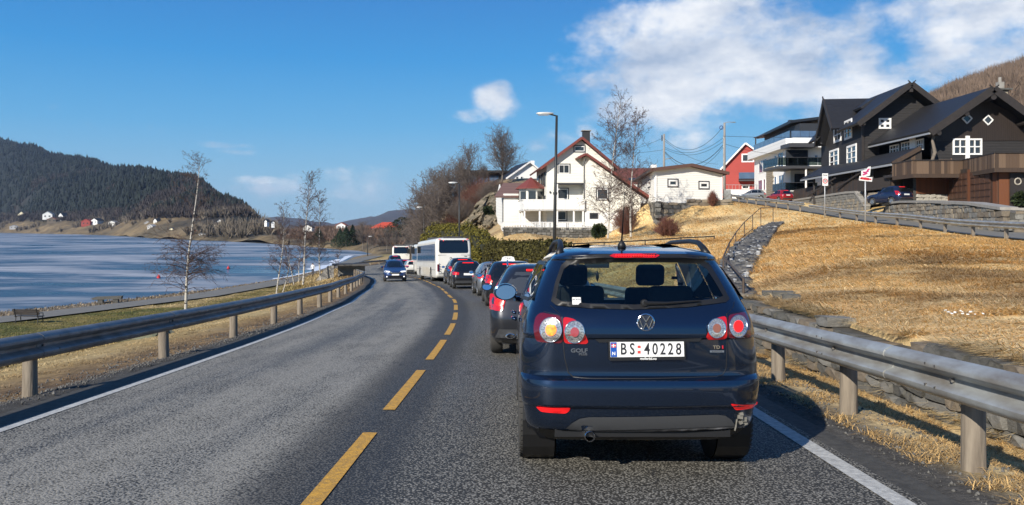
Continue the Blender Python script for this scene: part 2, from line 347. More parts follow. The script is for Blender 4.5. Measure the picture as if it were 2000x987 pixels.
def terrain(X, Y):
    X = np.asarray(X, float); Y = np.asarray(Y, float); c = cx(Y); o = X-c; zr = zy(Y)
    # right
    tr = tps(X, Y)
    verge = zr-.03+np.interp(o, [4.0, 4.4, 4.8, 5.3, 5.9], [-.03, .02, .03, -.10, -.12])
    near = np.where(Y < 17, np.where(o < WALLO+.2, verge, tr), verge+(tr-verge)*sstep(5.4, 7.6, o))
    # left
    zl = np.interp(Y, [0, 30, 50, 100, 150, 200], [-3.7, -4.0, -4.35, -4.5, -4.7, -5.1])
    bw = np.interp(Y, [-10, 0, 30, 60, 100, 140], [22, 20, 14, 9, 6, 5])
    t = sstep(0, 1, (-o-4.9)/bw)*.85+np.clip((-o-4.9)/bw, 0, 1)*.15
    le = zr-.04-.12*sstep(4.1, 4.9, -o)
    le = le+(zl-le)*t
    xs = SHORE(Y); le = np.where(X < xs+5, zl+(LAKE-.35-zl)*sstep(0, 1, (xs+5-X)/7.0), le)
    z = np.where(o > 0, near, le)
    z = np.where(np.abs(o) < 4.0, zr-.06, z)
    # far bend: keep the ground under the road
    m = Y > 118
    if m.any():
        d = np.full(X.shape, 1e9); zz = np.zeros(X.shape); Xm = X[m]; Ym = Y[m]; dm = np.full(Xm.shape, 1e9); zm = np.zeros(Xm.shape)
        for k in np.where((CS > 105))[0][::3]:
            dd = np.hypot(Xm-CL[k, 0], Ym-CL[k, 1]); w = dd < dm; dm[w] = dd[w]; zm[w] = zs(CS[k])
        z2 = z[m]; w = 1-sstep(4.4, 9, dm); z2 = np.where(dm < 4.4, zm-.07, z2*(1-w)+np.minimum(z2, zm-.1)*w*(Ym < 150)+(zm-.1)*w*(Ym >= 150)); z[m] = z2
    # upper road bed
    ux = np.interp(Y, UPC[:, 1], UPC[:, 0]); uz = np.interp(Y, UPC[:, 1], UPC[:, 2]); ou = X-ux
    m = (Y > 18) & (ou > -.9) & (ou < 4.0) & (Y < 134)
    z = np.where(m, uz-.07, z)
    # ground bumps
    b = ((fbm(X, Y, .9, 3)-.5)*.16+(fbm((X+Y*.35)*.8, Y*1.2, 1.1, 44)-.5)*.07*(o > 0))*sstep(6.0, 8, np.abs(o))*(~m)
    return z+np.where((X < SHORE(Y)+3), 0, b)
def tz(x, y): return float(terrain(np.array([float(x)]), np.array([float(y)]))[0])

ys = np.concatenate([np.arange(-14, 60, .4), np.arange(60, 205, .9)])
os_ = np.concatenate([np.arange(-95, -30, 2.2), np.arange(-30, -6, .6), np.arange(-6, -3, .2), np.arange(-3, 3.6, 1), np.arange(3.6, 7, .12), np.arange(7, 45, .5), np.arange(45, 125, 2.2)])
O, Y = np.meshgrid(os_, ys); X = cx(Y)+O; Z = terrain(X, Y)
def tone_near(X, Y, Z):
    c = cx(Y); o = X-c; n = fbm(X, Y, .45, 1); n2 = fbm(X, Y, 2.2, 8); n3 = fbm(X*.6, Y*1.4, .16, 4)
    def A(r, g, b): return np.stack([np.full(X.shape, r), np.full(X.shape, g), np.full(X.shape, b)], -1)
    def mixc(a, b, t): return a*(1-t[..., None])+b*t[..., None]
    straw = mixc(A(.76, .57, .29), A(.62, .42, .18), sstep(.35, .7, n)); straw = mixc(straw, A(.34, .19, .08), sstep(.66, .85, n2)*.6)
    brown = mixc(A(.26, .165, .085), A(.15, .10, .055), n2)
    # rough brown growth low on the bank and near the annex
    br = sstep(.66, .80, n3)*np.where(o > 0, 1, 0)
    br = np.maximum(br, sstep(11, 3, np.hypot((X-13)*.8, (Y-17)))*sstep(.30, .62, fbm(X*1.0, Y*2.2, .35, 41))*(o > 5.9)); br = np.maximum(br, sstep(.64, .78, fbm((X+Y*.35)*.7, Y*.8, .5, 49))*.5*(o > 5.9))
    colr = mixc(straw, brown*1.25, br*.65)
    hill = sstep(70, 100, Y)*sstep(12, 2, X); colr = mixc(colr, mixc(brown, A(.20, .19, .17), n2), hill*.8)
    lawn = mixc(A(.19, .155, .05), A(.10, .105, .03), sstep(.35, .65, n)); lawn = mixc(lawn, A(.34, .26, .11), sstep(.55, .75, n2)*.6)
    straw2 = mixc(straw*.72, A(.24, .18, .075), sstep(.35, .65, n2)*.6); bank = mixc(straw2, lawn, sstep(7, 13, -o)*np.where(Y < 60, 1, sstep(.2, .6, n)*.75))
    verge = mixc(A(.15, .10, .06), A(.30, .20, .10), sstep(.4, .65, n2))
    bank = mixc(verge, bank, sstep(4.9, 7.0, -o)); grav = mixc(A(.10, .095, .09), A(.07, .066, .06), n2)
    bank = mixc(grav, bank, sstep(4.35, 4.95, -o+(n-.5)*.7))
    xs = SHORE(Y); px = PATHX(Y)
    shore = mixc(A(.27, .20, .12), A(.16, .14, .11), n); bank = mixc(shore, bank, sstep(0, 3, X-(px-2.5)))
    snow = sstep(1.2, .2, np.abs(X-(xs-.6))); bank = mixc(bank, A(.72, .76, .82), snow*sstep(.35, .6, n)*0)
    col = np.where((o > 0)[..., None], colr, bank)
    g = sstep(4.9, 4.3, o)*(o > 0); col = mixc(col, grav, g)
    cy = ((X > np.interp(Y, [40, 60, 75, 95], [29, 31, 33, 34.5])) & (Y > 44) & (Y < 100)).astype(float); col = mixc(col, mixc(A(.20, .19, .17), A(.14, .13, .12), n), cy)
    return col
COL = tone_near(X, Y, Z)
ny, nx = X.shape; idx = np.arange(ny*nx).reshape(ny, nx)
FC = np.stack([idx[:-1, :-1], idx[:-1, 1:], idx[1:, 1:], idx[1:, :-1]], -1).reshape(-1, 4)
def ground_mat(name, nsc=(7, 40), dark=.62, bump=.6, rough=.9):
    m = bpy.data.materials.new(name); m.use_nodes = True; nt = m.node_tree; N = nt.nodes; L = nt.links; b = N['Principled BSDF']
    b.inputs['Roughness'].default_value = rough; b.inputs['Specular IOR Level'].default_value = .15
    at = N.new('ShaderNodeAttribute'); at.attribute_name = 'tone'; ge = N.new('ShaderNodeNewGeometry')
    prev = at.outputs['Color']
    for i, sc in enumerate(nsc):
        n = N.new('ShaderNodeTexNoise'); n.inputs['Scale'].default_value = sc; n.inputs['Detail'].default_value = 4; n.inputs['Roughness'].default_value = .7
        mp = N.new('ShaderNodeMapping'); mp.inputs['Rotation'].default_value = (0, 0, .5); mp.inputs['Scale'].default_value = (1, .45, 1) if i == 0 else (.5, 1, 1); L.new(ge.outputs['Position'], mp.inputs[0]); L.new(mp.outputs[0], n.inputs['Vector'])
        mr = N.new('ShaderNodeMapRange'); L.new(n.outputs['Fac'], mr.inputs[0]); mr.inputs[1].default_value = .32; mr.inputs[2].default_value = .68; mr.inputs[3].default_value = dark; mr.inputs[4].default_value = 1.3
        mx = N.new('ShaderNodeMix'); mx.data_type = 'RGBA'; mx.blend_type = 'MULTIPLY'; mx.inputs[0].default_value = 1; L.new(prev, mx.inputs[6]); L.new(mr.outputs[0], mx.inputs[7]); prev = mx.outputs[2]
    L.new(prev, b.inputs['Base Color'])
    if bump:
        bp = N.new('ShaderNodeBump'); bp.inputs['Strength'].default_value = bump; bp.inputs['Distance'].default_value = .05; L.new(n.outputs['Fac'], bp.inputs['Height']); L.new(bp.outputs[0], b.inputs['Normal'])
    MATS[name] = m; return m
GM = ground_mat('dry_grass_ground')
me = npmesh('ground', np.stack([X.ravel(), Y.ravel(), Z.ravel()], 1), FC, GM, col=COL.reshape(-1, 3), smooth=True)
tag(link('ground', me), kind='structure')

# ------------------------------------------------------------------ roads
def asphalt(name, base, light, tar, nscale=55, stripes=True):
    m = bpy.data.materials.new(name); m.use_nodes = True; nt = m.node_tree; N = nt.nodes; L = nt.links; b = N['Principled BSDF']
    b.inputs['Specular IOR Level'].default_value = .35
    ge = N.new('ShaderNodeNewGeometry'); uv = N.new('ShaderNodeUVMap'); sp = N.new('ShaderNodeSeparateXYZ'); L.new(uv.outputs[0], sp.inputs[0])
    def noise(sc, det=2, ro=.6, vec=None, stretch=(1, 1, 1)):
        n = N.new('ShaderNodeTexNoise'); n.inputs['Scale'].default_value = sc; n.inputs['Detail'].default_value = det; n.inputs['Roughness'].default_value = ro
        mp = N.new('ShaderNodeMapping'); mp.inputs['Scale'].default_value = stretch; L.new(vec or ge.outputs['Position'], mp.inputs[0]); L.new(mp.outputs[0], n.inputs['Vector']); return n.outputs['Fac']
    def mrange(v, a, b_, c=0, d=1):
        r = N.new('ShaderNodeMapRange'); r.interpolation_type = 'SMOOTHSTEP'; L.new(v, r.inputs[0]); r.inputs[1].default_value = a; r.inputs[2].default_value = b_; r.inputs[3].default_value = c; r.inputs[4].default_value = d; return r.outputs[0]
    def mix(f, a, c, mode='MIX'):
        x = N.new('ShaderNodeMix'); x.data_type = 'RGBA'; x.blend_type = mode
        if isinstance(f, float): x.inputs[0].default_value = f
        else: L.new(f, x.inputs[0])
        for i, q in ((6, a), (7, c)):
            if isinstance(q, tuple): x.inputs[i].default_value = (*q, 1)
            else: L.new(q, x.inputs[i])
        return x.outputs[2]
    vo = N.new('ShaderNodeTexVoronoi'); vo.inputs['Scale'].default_value = nscale; L.new(ge.outputs['Position'], vo.inputs['Vector'])
    spk = N.new('ShaderNodeMath'); spk.operation = 'MULTIPLY'; L.new(noise(nscale*.85, 2), spk.inputs[0]); L.new(mrange(vo.outputs['Distance'], .75, .1, .55, 1.25), spk.inputs[1])
    # the left lane is worn to pale aggregate, the right one is darker
    wear = noise(.9, 4, .55, uv.outputs[0], (1.4, .045, 1)); big = noise(1.6, 4, .65, uv.outputs[0], (1, .35, 1))
    lane = mrange(sp.outputs[0], -.9, .4, 1, .22)
    wv = N.new('ShaderNodeMath'); wv.operation = 'MULTIPLY'; L.new(mrange(wear, .3, .62, .35, 1), wv.inputs[0]); L.new(lane, wv.inputs[1])
    w2 = N.new('ShaderNodeMath'); w2.operation = 'MULTIPLY'; L.new(wv.outputs[0], w2.inputs[0]); L.new(mrange(big, .28, .6, .65, 1.1), w2.inputs[1])
    thr = N.new('ShaderNodeMath'); thr.operation = 'ADD'; L.new(spk.outputs[0], thr.inputs[0])
    s3 = N.new('ShaderNodeMath'); s3.operation = 'MULTIPLY'; L.new(w2.outputs[0], s3.inputs[0]); s3.inputs[1].default_value = .20; L.new(s3.outputs[0], thr.inputs[1])
    chip = mrange(thr.outputs[0], .38, .62)
    col = mix(chip, base, light)
    # fresh dark strip beside the centre line and along the left edge
    e1 = mrange(sp.outputs[0], -.75, -.35); e2 = mrange(sp.outputs[0], .55, .25); ee = N.new('ShaderNodeMath'); ee.operation = 'MULTIPLY'; L.new(e1, ee.inputs[0]); L.new(e2, ee.inputs[1])
    em = N.new('ShaderNodeMath'); em.operation = 'MULTIPLY'; L.new(ee.outputs[0], em.inputs[0]); em.inputs[1].default_value = .62
    col = mix(em.outputs[0], col, tar)
    # cracks
    wr = N.new('ShaderNodeTexVoronoi'); wr.feature = 'DISTANCE_TO_EDGE'; wr.inputs['Scale'].default_value = .55
    mp = N.new('ShaderNodeMapping'); L.new(uv.outputs[0], mp.inputs[0]); mp.inputs['Scale'].default_value = (1, .45, 1)
    dn = N.new('ShaderNodeTexNoise'); dn.inputs['Scale'].default_value = 3; dn.inputs['Detail'].default_value = 5; L.new(uv.outputs[0], dn.inputs['Vector'])
    va = N.new('ShaderNodeVectorMath'); va.operation = 'MULTIPLY_ADD'; L.new(dn.outputs['Color'], va.inputs[0]); va.inputs[1].default_value = (.5, .5, 0); L.new(mp.outputs[0], va.inputs[2]); L.new(va.outputs[0], wr.inputs['Vector'])
    ck = N.new('ShaderNodeMath'); ck.operation = 'MULTIPLY'; L.new(mrange(wr.outputs['Distance'], .010, .002), ck.inputs[0]); L.new(mrange(big, .55, .68), ck.inputs[1])
    col = mix(ck.outputs[0], col, tar)
    L.new(col, b.inputs['Base Color'])
    L.new(mrange(wear, .3, .7, .62, .85), b.inputs['Roughness'])
    bp = N.new('ShaderNodeBump'); bp.inputs['Strength'].default_value = .55; bp.inputs['Distance'].default_value = .012; L.new(spk.outputs[0], bp.inputs['Height']); L.new(bp.outputs[0], b.inputs['Normal'])
    MATS[name] = m; return m
MASP = asphalt('road_asphalt', (.038, .036, .031), (.29, .275, .24), (.026, .026, .027))
MASP2 = M('side_asphalt', (.20, .19, .17), .85, col2=(.14, .135, .12), scale=2, bump=.3, bscale=60, coords='Object')
MSHO = M('shoulder_asphalt', (.045, .043, .039), .8, col2=(.08, .076, .068), scale=14, bump=.4, bscale=70, coords='Object', contrast=.15)
MYEL = M('yellow_road_paint', (.68, .36, .04), .7, col2=(.34, .20, .055), scale=22, bump=.3, bscale=60, contrast=.17, detail=8)
MWLN = M('white_road_paint', (.56, .56, .53), .7, col2=(.33, .33, .32), scale=20, bump=.3, bscale=60, contrast=.15, detail=8)
def strip(name, s0, s1, ol, orr, zoff, mat, ds=1.0, kind='structure', parent=None, no=2, camber=True):
    n = max(2, int((s1-s0)/ds)+1); vs = []; uvs = []
    for s in np.linspace(s0, s1, n):
        a = ol(s) if callable(ol) else ol; b = orr(s) if callable(orr) else orr
        for k in range(no):
            o = a+(b-a)*k/(no-1); p, _ = road_at(s, o); vs.append((p.x, p.y, p.z+zoff-.006*abs(o)**1.3*(1 if camber else 0))); uvs.append((o, s))
    i = np.arange(n*no).reshape(n, no); fc = np.stack([i[:-1, :-1], i[:-1, 1:], i[1:, 1:], i[1:, :-1]], -1).reshape(-1, 4)
    me = npmesh(name, np.array(vs), fc, mat, uv=np.array(uvs), smooth=True); o = link(name, me, parent)
    if kind: o['kind'] = kind
    return o
strip('road', -12, 215, lambda s: -LLINE(s)-.05, 3.9, .0, MASP, no=9)
strip('left_road_shoulder', -12, 200, lambda s: -LLINE(s)-.48, lambda s: -LLINE(s)-.05, -.006, MSHO)
strip('right_road_shoulder', -12, 200, 3.9, 4.28, -.006, MSHO)
strip('left_edge_line', -12, 200, lambda s: -LLINE(s)-.0, lambda s: -LLINE(s)+.11, .006, MWLN, parent=None)
strip('right_edge_line', -12, 200, 3.66, 3.81, .006, MWLN)
# yellow dashes measured from the photograph
centre = tag(bpy.data.objects.new('centre_line_marking', None), kind='structure'); C.objects.link(centre)
dash = [(2.6, 4.7), (4.95, 7.22)]+[]
dash = [(2.2, 4.1), (4.9, 7.2), (8.3, 11.3), (12.5, 15.6), (16.7, 19.7)]
s = 20.9
while s < 100: dash.append((s, s+2.9)); s += 4.15
for a, b in dash: strip('yellow_dash', a, b, -.06, .065, .006, MYEL, ds=.6, kind=None, parent=centre)
# path by the lake
vs = []
for y in np.arange(-14, 188, 1.5):
    x = float(PATHX(y)); dx = float(PATHX(y+1)-PATHX(y-1))/2; L_ = math.hypot(dx, 1); nx_, ny_ = 1/L_, -dx/L_
    for o in (-1.6, -.8, 0, .8, 1.6): X_, Y_ = x+nx_*o, y+ny_*o; vs.append((X_, Y_, float(np.interp(y, [0, 30, 50, 100, 150, 200], [-3.7, -4.0, -4.35, -4.5, -4.7, -5.1]))+.10))
n = len(vs)//5; i = np.arange(n*5).reshape(n, 5)
me = npmesh('footpath', np.array(vs), np.stack([i[:-1, :-1], i[:-1, 1:], i[1:, 1:], i[1:, :-1]], -1).reshape(-1, 4), MASP2, smooth=True); tag(link('footpath', me), kind='structure')
# upper road
vs = []
for y in np.arange(18.5, 134, 1.2):
    for o in (.15, 1.2, 2.2, 3.2, 3.95): p = up_pt(y, o); vs.append((p.x, p.y, p.z-.0))
n = len(vs)//5; i = np.arange(n*5).reshape(n, 5)
me = npmesh('upper_road', np.array(vs), np.stack([i[:-1, :-1], i[:-1, 1:], i[1:, 1:], i[1:, :-1]], -1).reshape(-1, 4), MASP2, smooth=True); tag(link('upper_road', me), kind='structure')

# ------------------------------------------------------------------ lake with broken ice
def ice_mat():
    m = bpy.data.materials.new('lake_ice'); m.use_nodes = True; nt = m.node_tree; N = nt.nodes; L = nt.links; b = N['Principled BSDF']
    ge = N.new('ShaderNodeNewGeometry')
    def noise(sc, st, det=5, ro=.6, off=(0, 0, 0), dist=0):
        mp = N.new('ShaderNodeMapping'); mp.inputs['Scale'].default_value = st; mp.inputs['Location'].default_value = off; mp.inputs['Rotation'].default_value = (0, 0, .2); L.new(ge.outputs['Position'], mp.inputs[0])
        n = N.new('ShaderNodeTexNoise'); n.inputs['Scale'].default_value = sc; n.inputs['Detail'].default_value = det; n.inputs['Roughness'].default_value = ro; n.inputs['Distortion'].default_value = dist; L.new(mp.outputs[0], n.inputs['Vector']); return n.outputs['Fac']
    a = noise(.014, (.8, 1.5, 1), 7, .60, dist=1.6); c = noise(.10, (.55, 1.6, 1), 5, .65, (3, 8, 0)); d = noise(.6, (.7, 2.2, 1), 4, .6)
    ad = N.new('ShaderNodeMath'); ad.operation = 'MULTIPLY_ADD'; L.new(c, ad.inputs[0]); ad.inputs[1].default_value = .62; L.new(a, ad.inputs[2])
    cr = N.new('ShaderNodeValToRGB'); L.new(ad.outputs[0], cr.inputs[0]); e = cr.color_ramp.elements
    e[0].position = .68; e[0].color = (.03, .042, .055, 1); e[1].position = 1.0; e[1].color = (.42, .43, .455, 1)
    x = cr.color_ramp.elements.new(.74); x.color = (.07, .095, .125, 1); x = cr.color_ramp.elements.new(.82); x.color = (.22, .245, .28, 1)
    mr = N.new('ShaderNodeMapRange'); L.new(d, mr.inputs[0]); mr.inputs[1].default_value = .3; mr.inputs[2].default_value = .7; mr.inputs[3].default_value = .8; mr.inputs[4].default_value = 1.15
    mx = N.new('ShaderNodeMix'); mx.data_type = 'RGBA'; mx.blend_type = 'MULTIPLY'; mx.inputs[0].default_value = 1; L.new(cr.outputs[0], mx.inputs[6]); L.new(mr.outputs[0], mx.inputs[7])
    L.new(mx.outputs[2], b.inputs['Base Color'])
    r = N.new('ShaderNodeMapRange'); L.new(ad.outputs[0], r.inputs[0]); r.inputs[1].default_value = .6; r.inputs[2].default_value = .85; r.inputs[3].default_value = .16; r.inputs[4].default_value = .55; L.new(r.outputs[0], b.inputs['Roughness'])
    bp = N.new('ShaderNodeBump'); bp.inputs['Strength'].default_value = .15; bp.inputs['Distance'].default_value = .2; L.new(d, bp.inputs['Height']); L.new(bp.outputs[0], b.inputs['Normal'])
    return m
MICE = ice_mat()
lk = MB(); lk.add([(-4500, -400, LAKE), (60, -400, LAKE), (60, 2600, LAKE), (-4500, 2600, LAKE)], [(0, 1, 2, 3)]); lk.build('lake_water', MICE, kind='structure')
MSNOW = M('shore_ice', (.74, .79, .86), .6, col2=(.55, .62, .72), scale=.8)
# rim of white ice along the near shore
vs = []; yy = np.arange(30, 215, 1.0)
for y in yy:
    w = .35+2.2*float(fbm(y, 3., .12, 2))**2*2; x = float(SHORE(y)); vs += [(x-.2, y, LAKE+.03), (x-.4-w, y+.3, LAKE+.025)]
i = np.arange(len(vs)).reshape(-1, 2); me = npmesh('shore_ice', np.array(vs), np.stack([i[:-1, 0], i[:-1, 1], i[1:, 1], i[1:, 0]], -1), MSNOW); tag(link('shore_ice', me), kind='structure')

# ------------------------------------------------------------------ far land: polar sheets with their own distances
def polar(name, us, prof, mat, tonef, nr=46, seed=0, rough=0., smooth=True):
    """prof(u) -> list of (distance, z) from the shore over the ridge and down behind it"""
    V = []; 
    for u in us:
        P = prof(u); t = np.linspace(0, 1, nr); k = np.linspace(0, 1, len(P)); d = np.interp(t, k, [p[0] for p in P]); z = np.interp(t, k, [p[1] for p in P])
        V.append(np.stack([(u-HU)/F*d, d, z], 1))
    V = np.array(V); h = V[..., 2]-V[..., 2].min()
    V[..., 2] += rough*(fbm(V[..., 0], V[..., 1], .012, seed)-.5)*np.clip(h/30, 0, 1)
    col = tonef(V[..., 0], V[..., 1], V[..., 2]); nu = len(us)
    i = np.arange(nu*nr).reshape(nu, nr); fc = np.stack([i[:-1, :-1], i[1:, :-1], i[1:, 1:], i[:-1, 1:]], -1).reshape(-1, 4)
    me = npmesh(name, V.reshape(-1, 3), fc, mat, col=col.reshape(-1, 3), smooth=smooth); o = tag(link(name, me), kind='structure'); return V
def I(x, xs, ys_): return float(np.interp(x, xs, ys_))
MHILL = ground_mat('hill_ground', nsc=(.05, .2), dark=.6, bump=0)
US = [-900, -300, 0, 100, 200, 240, 300, 400, 500, 560, 650, 740]
DS = [1900, 1500, 1150, 950, 800, 640+60, 560, 470, 400, 350, 285, 255]
def shore_d(u): return I(u, US, DS)
RU = [-900, -500, -200, 0, 60, 100, 150, 215, 260, 310, 380, 430, 470, 500, 520, 545, 562]
RV = [330, 250, 250, 268, 281, 296, 304, 327, 328, 339, 351, 384, 407, 430, 441, 452, 475]
def z_at(v, d): return CAMZ-(v-HV)/F*d
def left_prof(u):
    ds = shore_d(u); dr = ds+I(u, [-900, 0, 300, 500, 562], [1500, 1000, 800, 500, 180]); zr = max(z_at(I(u, RU, RV)+5, dr), -7)
    df = ds+I(u, [0, 500, 562], [300, 160, 50]); zf = min(z_at(I(u, [0, 100, 200, 300, 400, 520], [420, 418, 424, 422, 424, 440]), df), zr)
    return [(ds-8, LAKE-.6), (ds+5, LAKE+.8), (df, zf), (ds+(dr-ds)*.5, zf+(zr-zf)*.42), (ds+(dr-ds)*.78, zf+(zr-zf)*.80), (dr, zr), (dr+200, zr-10), (dr+900, zr*.4-10), (dr+1300, -8)]
def blend(n, a, b): a = np.array(a); b = np.array(b); return a*(1-n[..., None])+b*n[..., None]
def left_tone(X, Y, Z):
    n = fbm(X, Y, .006, 3); n2 = fbm(X, Y, .03, 6); field = blend(sstep(.35, .65, n2), (.20, .148, .082), (.11, .088, .055))
    fo = blend(sstep(.4, .62, n), (.020, .024, .020), (.060, .047, .038)); h = sstep(4, 16, Z+(n2-.5)*16+3*sstep(300, 480, X/Y*F+HU)*3)
    return field*(1-h[..., None])+fo*h[..., None]
LH = polar('far_hillside', np.arange(-900, 563, 6.9), left_prof, MHILL, left_tone, nr=64, rough=26, seed=5)
# blue ridge far up the valley
RU2 = [300, 500, 540, 590, 620, 650, 690, 720, 760, 800, 830, 900, 1000, 1200]; RV2 = [440, 431, 421, 427, 433, 436, 428, 424, 411, 406, 411, 425, 430, 440]
polar('distant_ridge', np.arange(300, 1400, 9), lambda u: [(2300, -8), (2800, 8), (3400, .5*z_at(I(u, RU2, RV2), 4200)), (4200, z_at(I(u, RU2, RV2)+2, 4200)), (5000, 20), (6000, -8)], MHILL,
      lambda X, Y, Z: blend(fbm(X, Y, .004, 2), (.055, .05, .045), (.10, .08, .065)), nr=24, rough=30, seed=9)
# middle land beyond the bay
def mid_prof(u):
    ds = I(u, [520, 560, 650, 700, 740, 3000], [395, 350, 285, 262, 215, 215]); k = I(u, [520, 560, 640, 3000], [.0, .5, 1, 1])
    return [(ds-6, LAKE-.5), (ds+4, LAKE+1.1), (ds+60, LAKE+2.5*k+.8), (ds+190, LAKE+5*k+1), (ds+330, z_at(449, ds+330)*k+LAKE*(1-k)), (ds+430, z_at(446, ds+430)*k+LAKE*(1-k)), (ds+900, 2*k), (ds+1800, 2), (ds+2500, -9)]
ML = polar('middle_land', np.arange(520, 2900, 8), mid_prof, MHILL, lambda X, Y, Z: blend(sstep(.35, .65, fbm(X, Y, .04, 2)), (.20, .15, .085), (.10, .08, .055)), nr=40, rough=2.5, seed=4)
# wooded hill at the right behind the dark house
RU3 = [1300, 1640, 1760, 1850, 1900, 1950, 2000, 2200, 2600, 3200]; RV3 = [440, 380, 232, 178, 158, 141, 124, 60, 30, 60]
RH = polar('right_hillside', np.arange(1300, 3300, 10), lambda u: [(150, min(8, .3*z_at(I(u, RU3, RV3), 520))), (230, min(20, .35*z_at(I(u, RU3, RV3), 520))), (360, .62*z_at(I(u, RU3, RV3), 520)), (520, z_at(I(u, RU3, RV3), 520)), (620, .8*z_at(I(u, RU3, RV3), 520)), (900, 5), (1200, -8)], MHILL,
      lambda X, Y, Z: blend(sstep(.4, .6, fbm(X, Y, .03, 7)), (.12, .082, .052), (.06, .047, .034)), nr=44, rough=10, seed=12)
# earth beneath everything out to the horizon
eb = MB(); eb.add([(-12000, -12000, -9), (12000, -12000, -9), (12000, 14000, -9), (-12000, 14000, -9)], [(0, 1, 2, 3)]); eb.build('outer_ground', M('outer_earth', (.09, .08, .06), .95), kind='structure')
bk = MB(); bk.add([(60, -400, -1.0), (2500, -400, 5), (2500, 150, 5), (126, 150, 4), (126, -14, 2), (-95, -14.5, -4.5), (-95, -400, -4.5)], [(0, 1, 2, 3, 4), (0, 4, 5, 6)]); bk.build('rear_ground', M('rear_grass', (.2, .15, .07), .95, col2=(.12, .10, .05), scale=.3), kind='structure')

# forests as masses of small crowns
def cones(name, pos, h, r, mat, sides=5, kind='stuff', round_=False, col=None):
    n = len(pos); a = np.arange(sides)*2*np.pi/sides
    prof = [(0.0, 1.0), (.35, .62), (.3, .6), (.75, .30), (.7, .27), (1.0, .03)] if not round_ else [(0, 1), (.55, .86), (.95, .55), (.8, .2), (.1, .02)]
    k = len(prof); V = np.zeros((n, k, sides, 3)); ph = nrs.rand(n)*6.28; jit = 1+(nrs.rand(n, k, sides)-.5)*(.5 if not round_ else .55)
    for j, (rr, hh) in enumerate(prof):
        V[:, j, :, 0] = pos[:, 0:1]+np.cos(a[None]+ph[:, None])*r[:, None]*rr*jit[:, j]; V[:, j, :, 1] = pos[:, 1:2]+np.sin(a[None]+ph[:, None])*r[:, None]*rr*jit[:, j]
        V[:, j, :, 2] = pos[:, 2:3]+h[:, None]*hh
    b = (np.arange(n)*k*sides)[:, None, None]; jj = np.arange(k-1)[None, :, None]; ii = np.arange(sides)[None, None, :]
    q = np.stack([b+jj*sides+ii, b+(jj+1)*sides+ii, b+(jj+1)*sides+(ii+1) % sides, b+jj*sides+(ii+1) % sides], -1).reshape(-1, 4)
    c = None if col is None else np.repeat(col, k*sides, 0)
    me = npmesh(name, V.reshape(-1, 3), q, mat, col=c); return link(name, me)
def sprays(name, pos, h, r, mat, k=14, w=.16, col=None):
    n = len(pos); a = nrs.rand(n, k)*6.283; lo = nrs.rand(n, k)**1.0*.45; rr = (.15+.85*nrs.rand(n, k)); up = .55+.45*nrs.rand(n, k); H = h[:, None]
    V = np.zeros((n, k, 3, 3)); bx = np.cos(a)*r[:, None]*rr*lo*.8; by = np.sin(a)*r[:, None]*rr*lo*.8; ex = np.cos(a)*r[:, None]*rr; ey = np.sin(a)*r[:, None]*rr
    wx = -np.sin(a+1.3)*w; wy = np.cos(a+1.3)*w
    hz = H*up*np.sqrt(np.clip(1-.55*rr**2, .1, 1))
    for q, s_ in ((0, 1), (1, -1)): V[:, :, q, 0] = pos[:, 0:1]+bx+wx*s_; V[:, :, q, 1] = pos[:, 1:2]+by+wy*s_; V[:, :, q, 2] = pos[:, 2:3]+H*lo*.8
    V[:, :, 2, 0] = pos[:, 0:1]+ex; V[:, :, 2, 1] = pos[:, 1:2]+ey; V[:, :, 2, 2] = pos[:, 2:3]+hz
    f = np.arange(n*k*3).reshape(-1, 3); c = None if col is None else np.repeat(col, k*3, 0)
    return link(name, npmesh(name, V.reshape(-1, 3), f, mat, col=c))
def scatter(V, n, cond, seed):
    r = np.random.RandomState(seed); out = []
    while len(out) < n:
        i = r.rand(n*3)*(V.shape[0]-1.01); j = r.rand(n*3)*(V.shape[1]-1.01); a = i.astype(int); b = j.astype(int); fa = (i-a)[:, None]; fb = (j-b)[:, None]
        P = (V[a, b]*(1-fa)+V[a+1, b]*fa)*(1-fb)+(V[a, b+1]*(1-fa)+V[a+1, b+1]*fa)*fb; P = P[cond(P)]; out.extend(P.tolist())
    return np.array(out[:n])
MFOL = ground_mat('far_foliage', nsc=(.15, .5), dark=.7, bump=0)
def inview(P, lo=-250, hi=2250): u = P[:, 0]/P[:, 1]*F+HU; return (u > lo) & (u < hi)
P = scatter(LH, 15000, lambda P: (P[:, 2] > 16+22*(fbm(P[:, 0], P[:, 1], .01, 4)-.5)) & inview(P) & (fbm(P[:, 0], P[:, 1], .006, 3) < .56), 3)
sz = 4+8*nrs.rand(len(P))**2; g = .45+1.1*nrs.rand(len(P), 1)
tag(cones('conifer_forest', P, sz, 1.1+sz*.22, MFOL, col=np.array([[.017, .022, .018]])*g), kind='stuff')
P = scatter(LH, 16000, lambda P: (P[:, 2] > 9) & inview(P) & ((fbm(P[:, 0], P[:, 1], .006, 3) > .50) | (P[:, 0]/P[:, 1]*F+HU > 330) | (P[:, 2] < 22)), 5)
sz = 5+4.5*nrs.rand(len(P)); g = .7+.6*nrs.rand(len(P), 1)
tag(sprays('bare_forest', P, sz, sz*.42, MFOL, w=.6, col=np.array([[.062, .050, .044]])*g), kind='stuff')
P = scatter(RH, 6500, lambda P: (P[:, 1] > 200) & (P[:, 1] < 560) & inview(P, 1700, 2300), 8)
sz = 4.5+4*nrs.rand(len(P)); g = .6+.8*nrs.rand(len(P), 1)
tag(sprays('hill_woods', P, sz, sz*.42, MFOL, w=.16, k=18, col=np.array([[.165, .118, .085]])*g), kind='stuff')
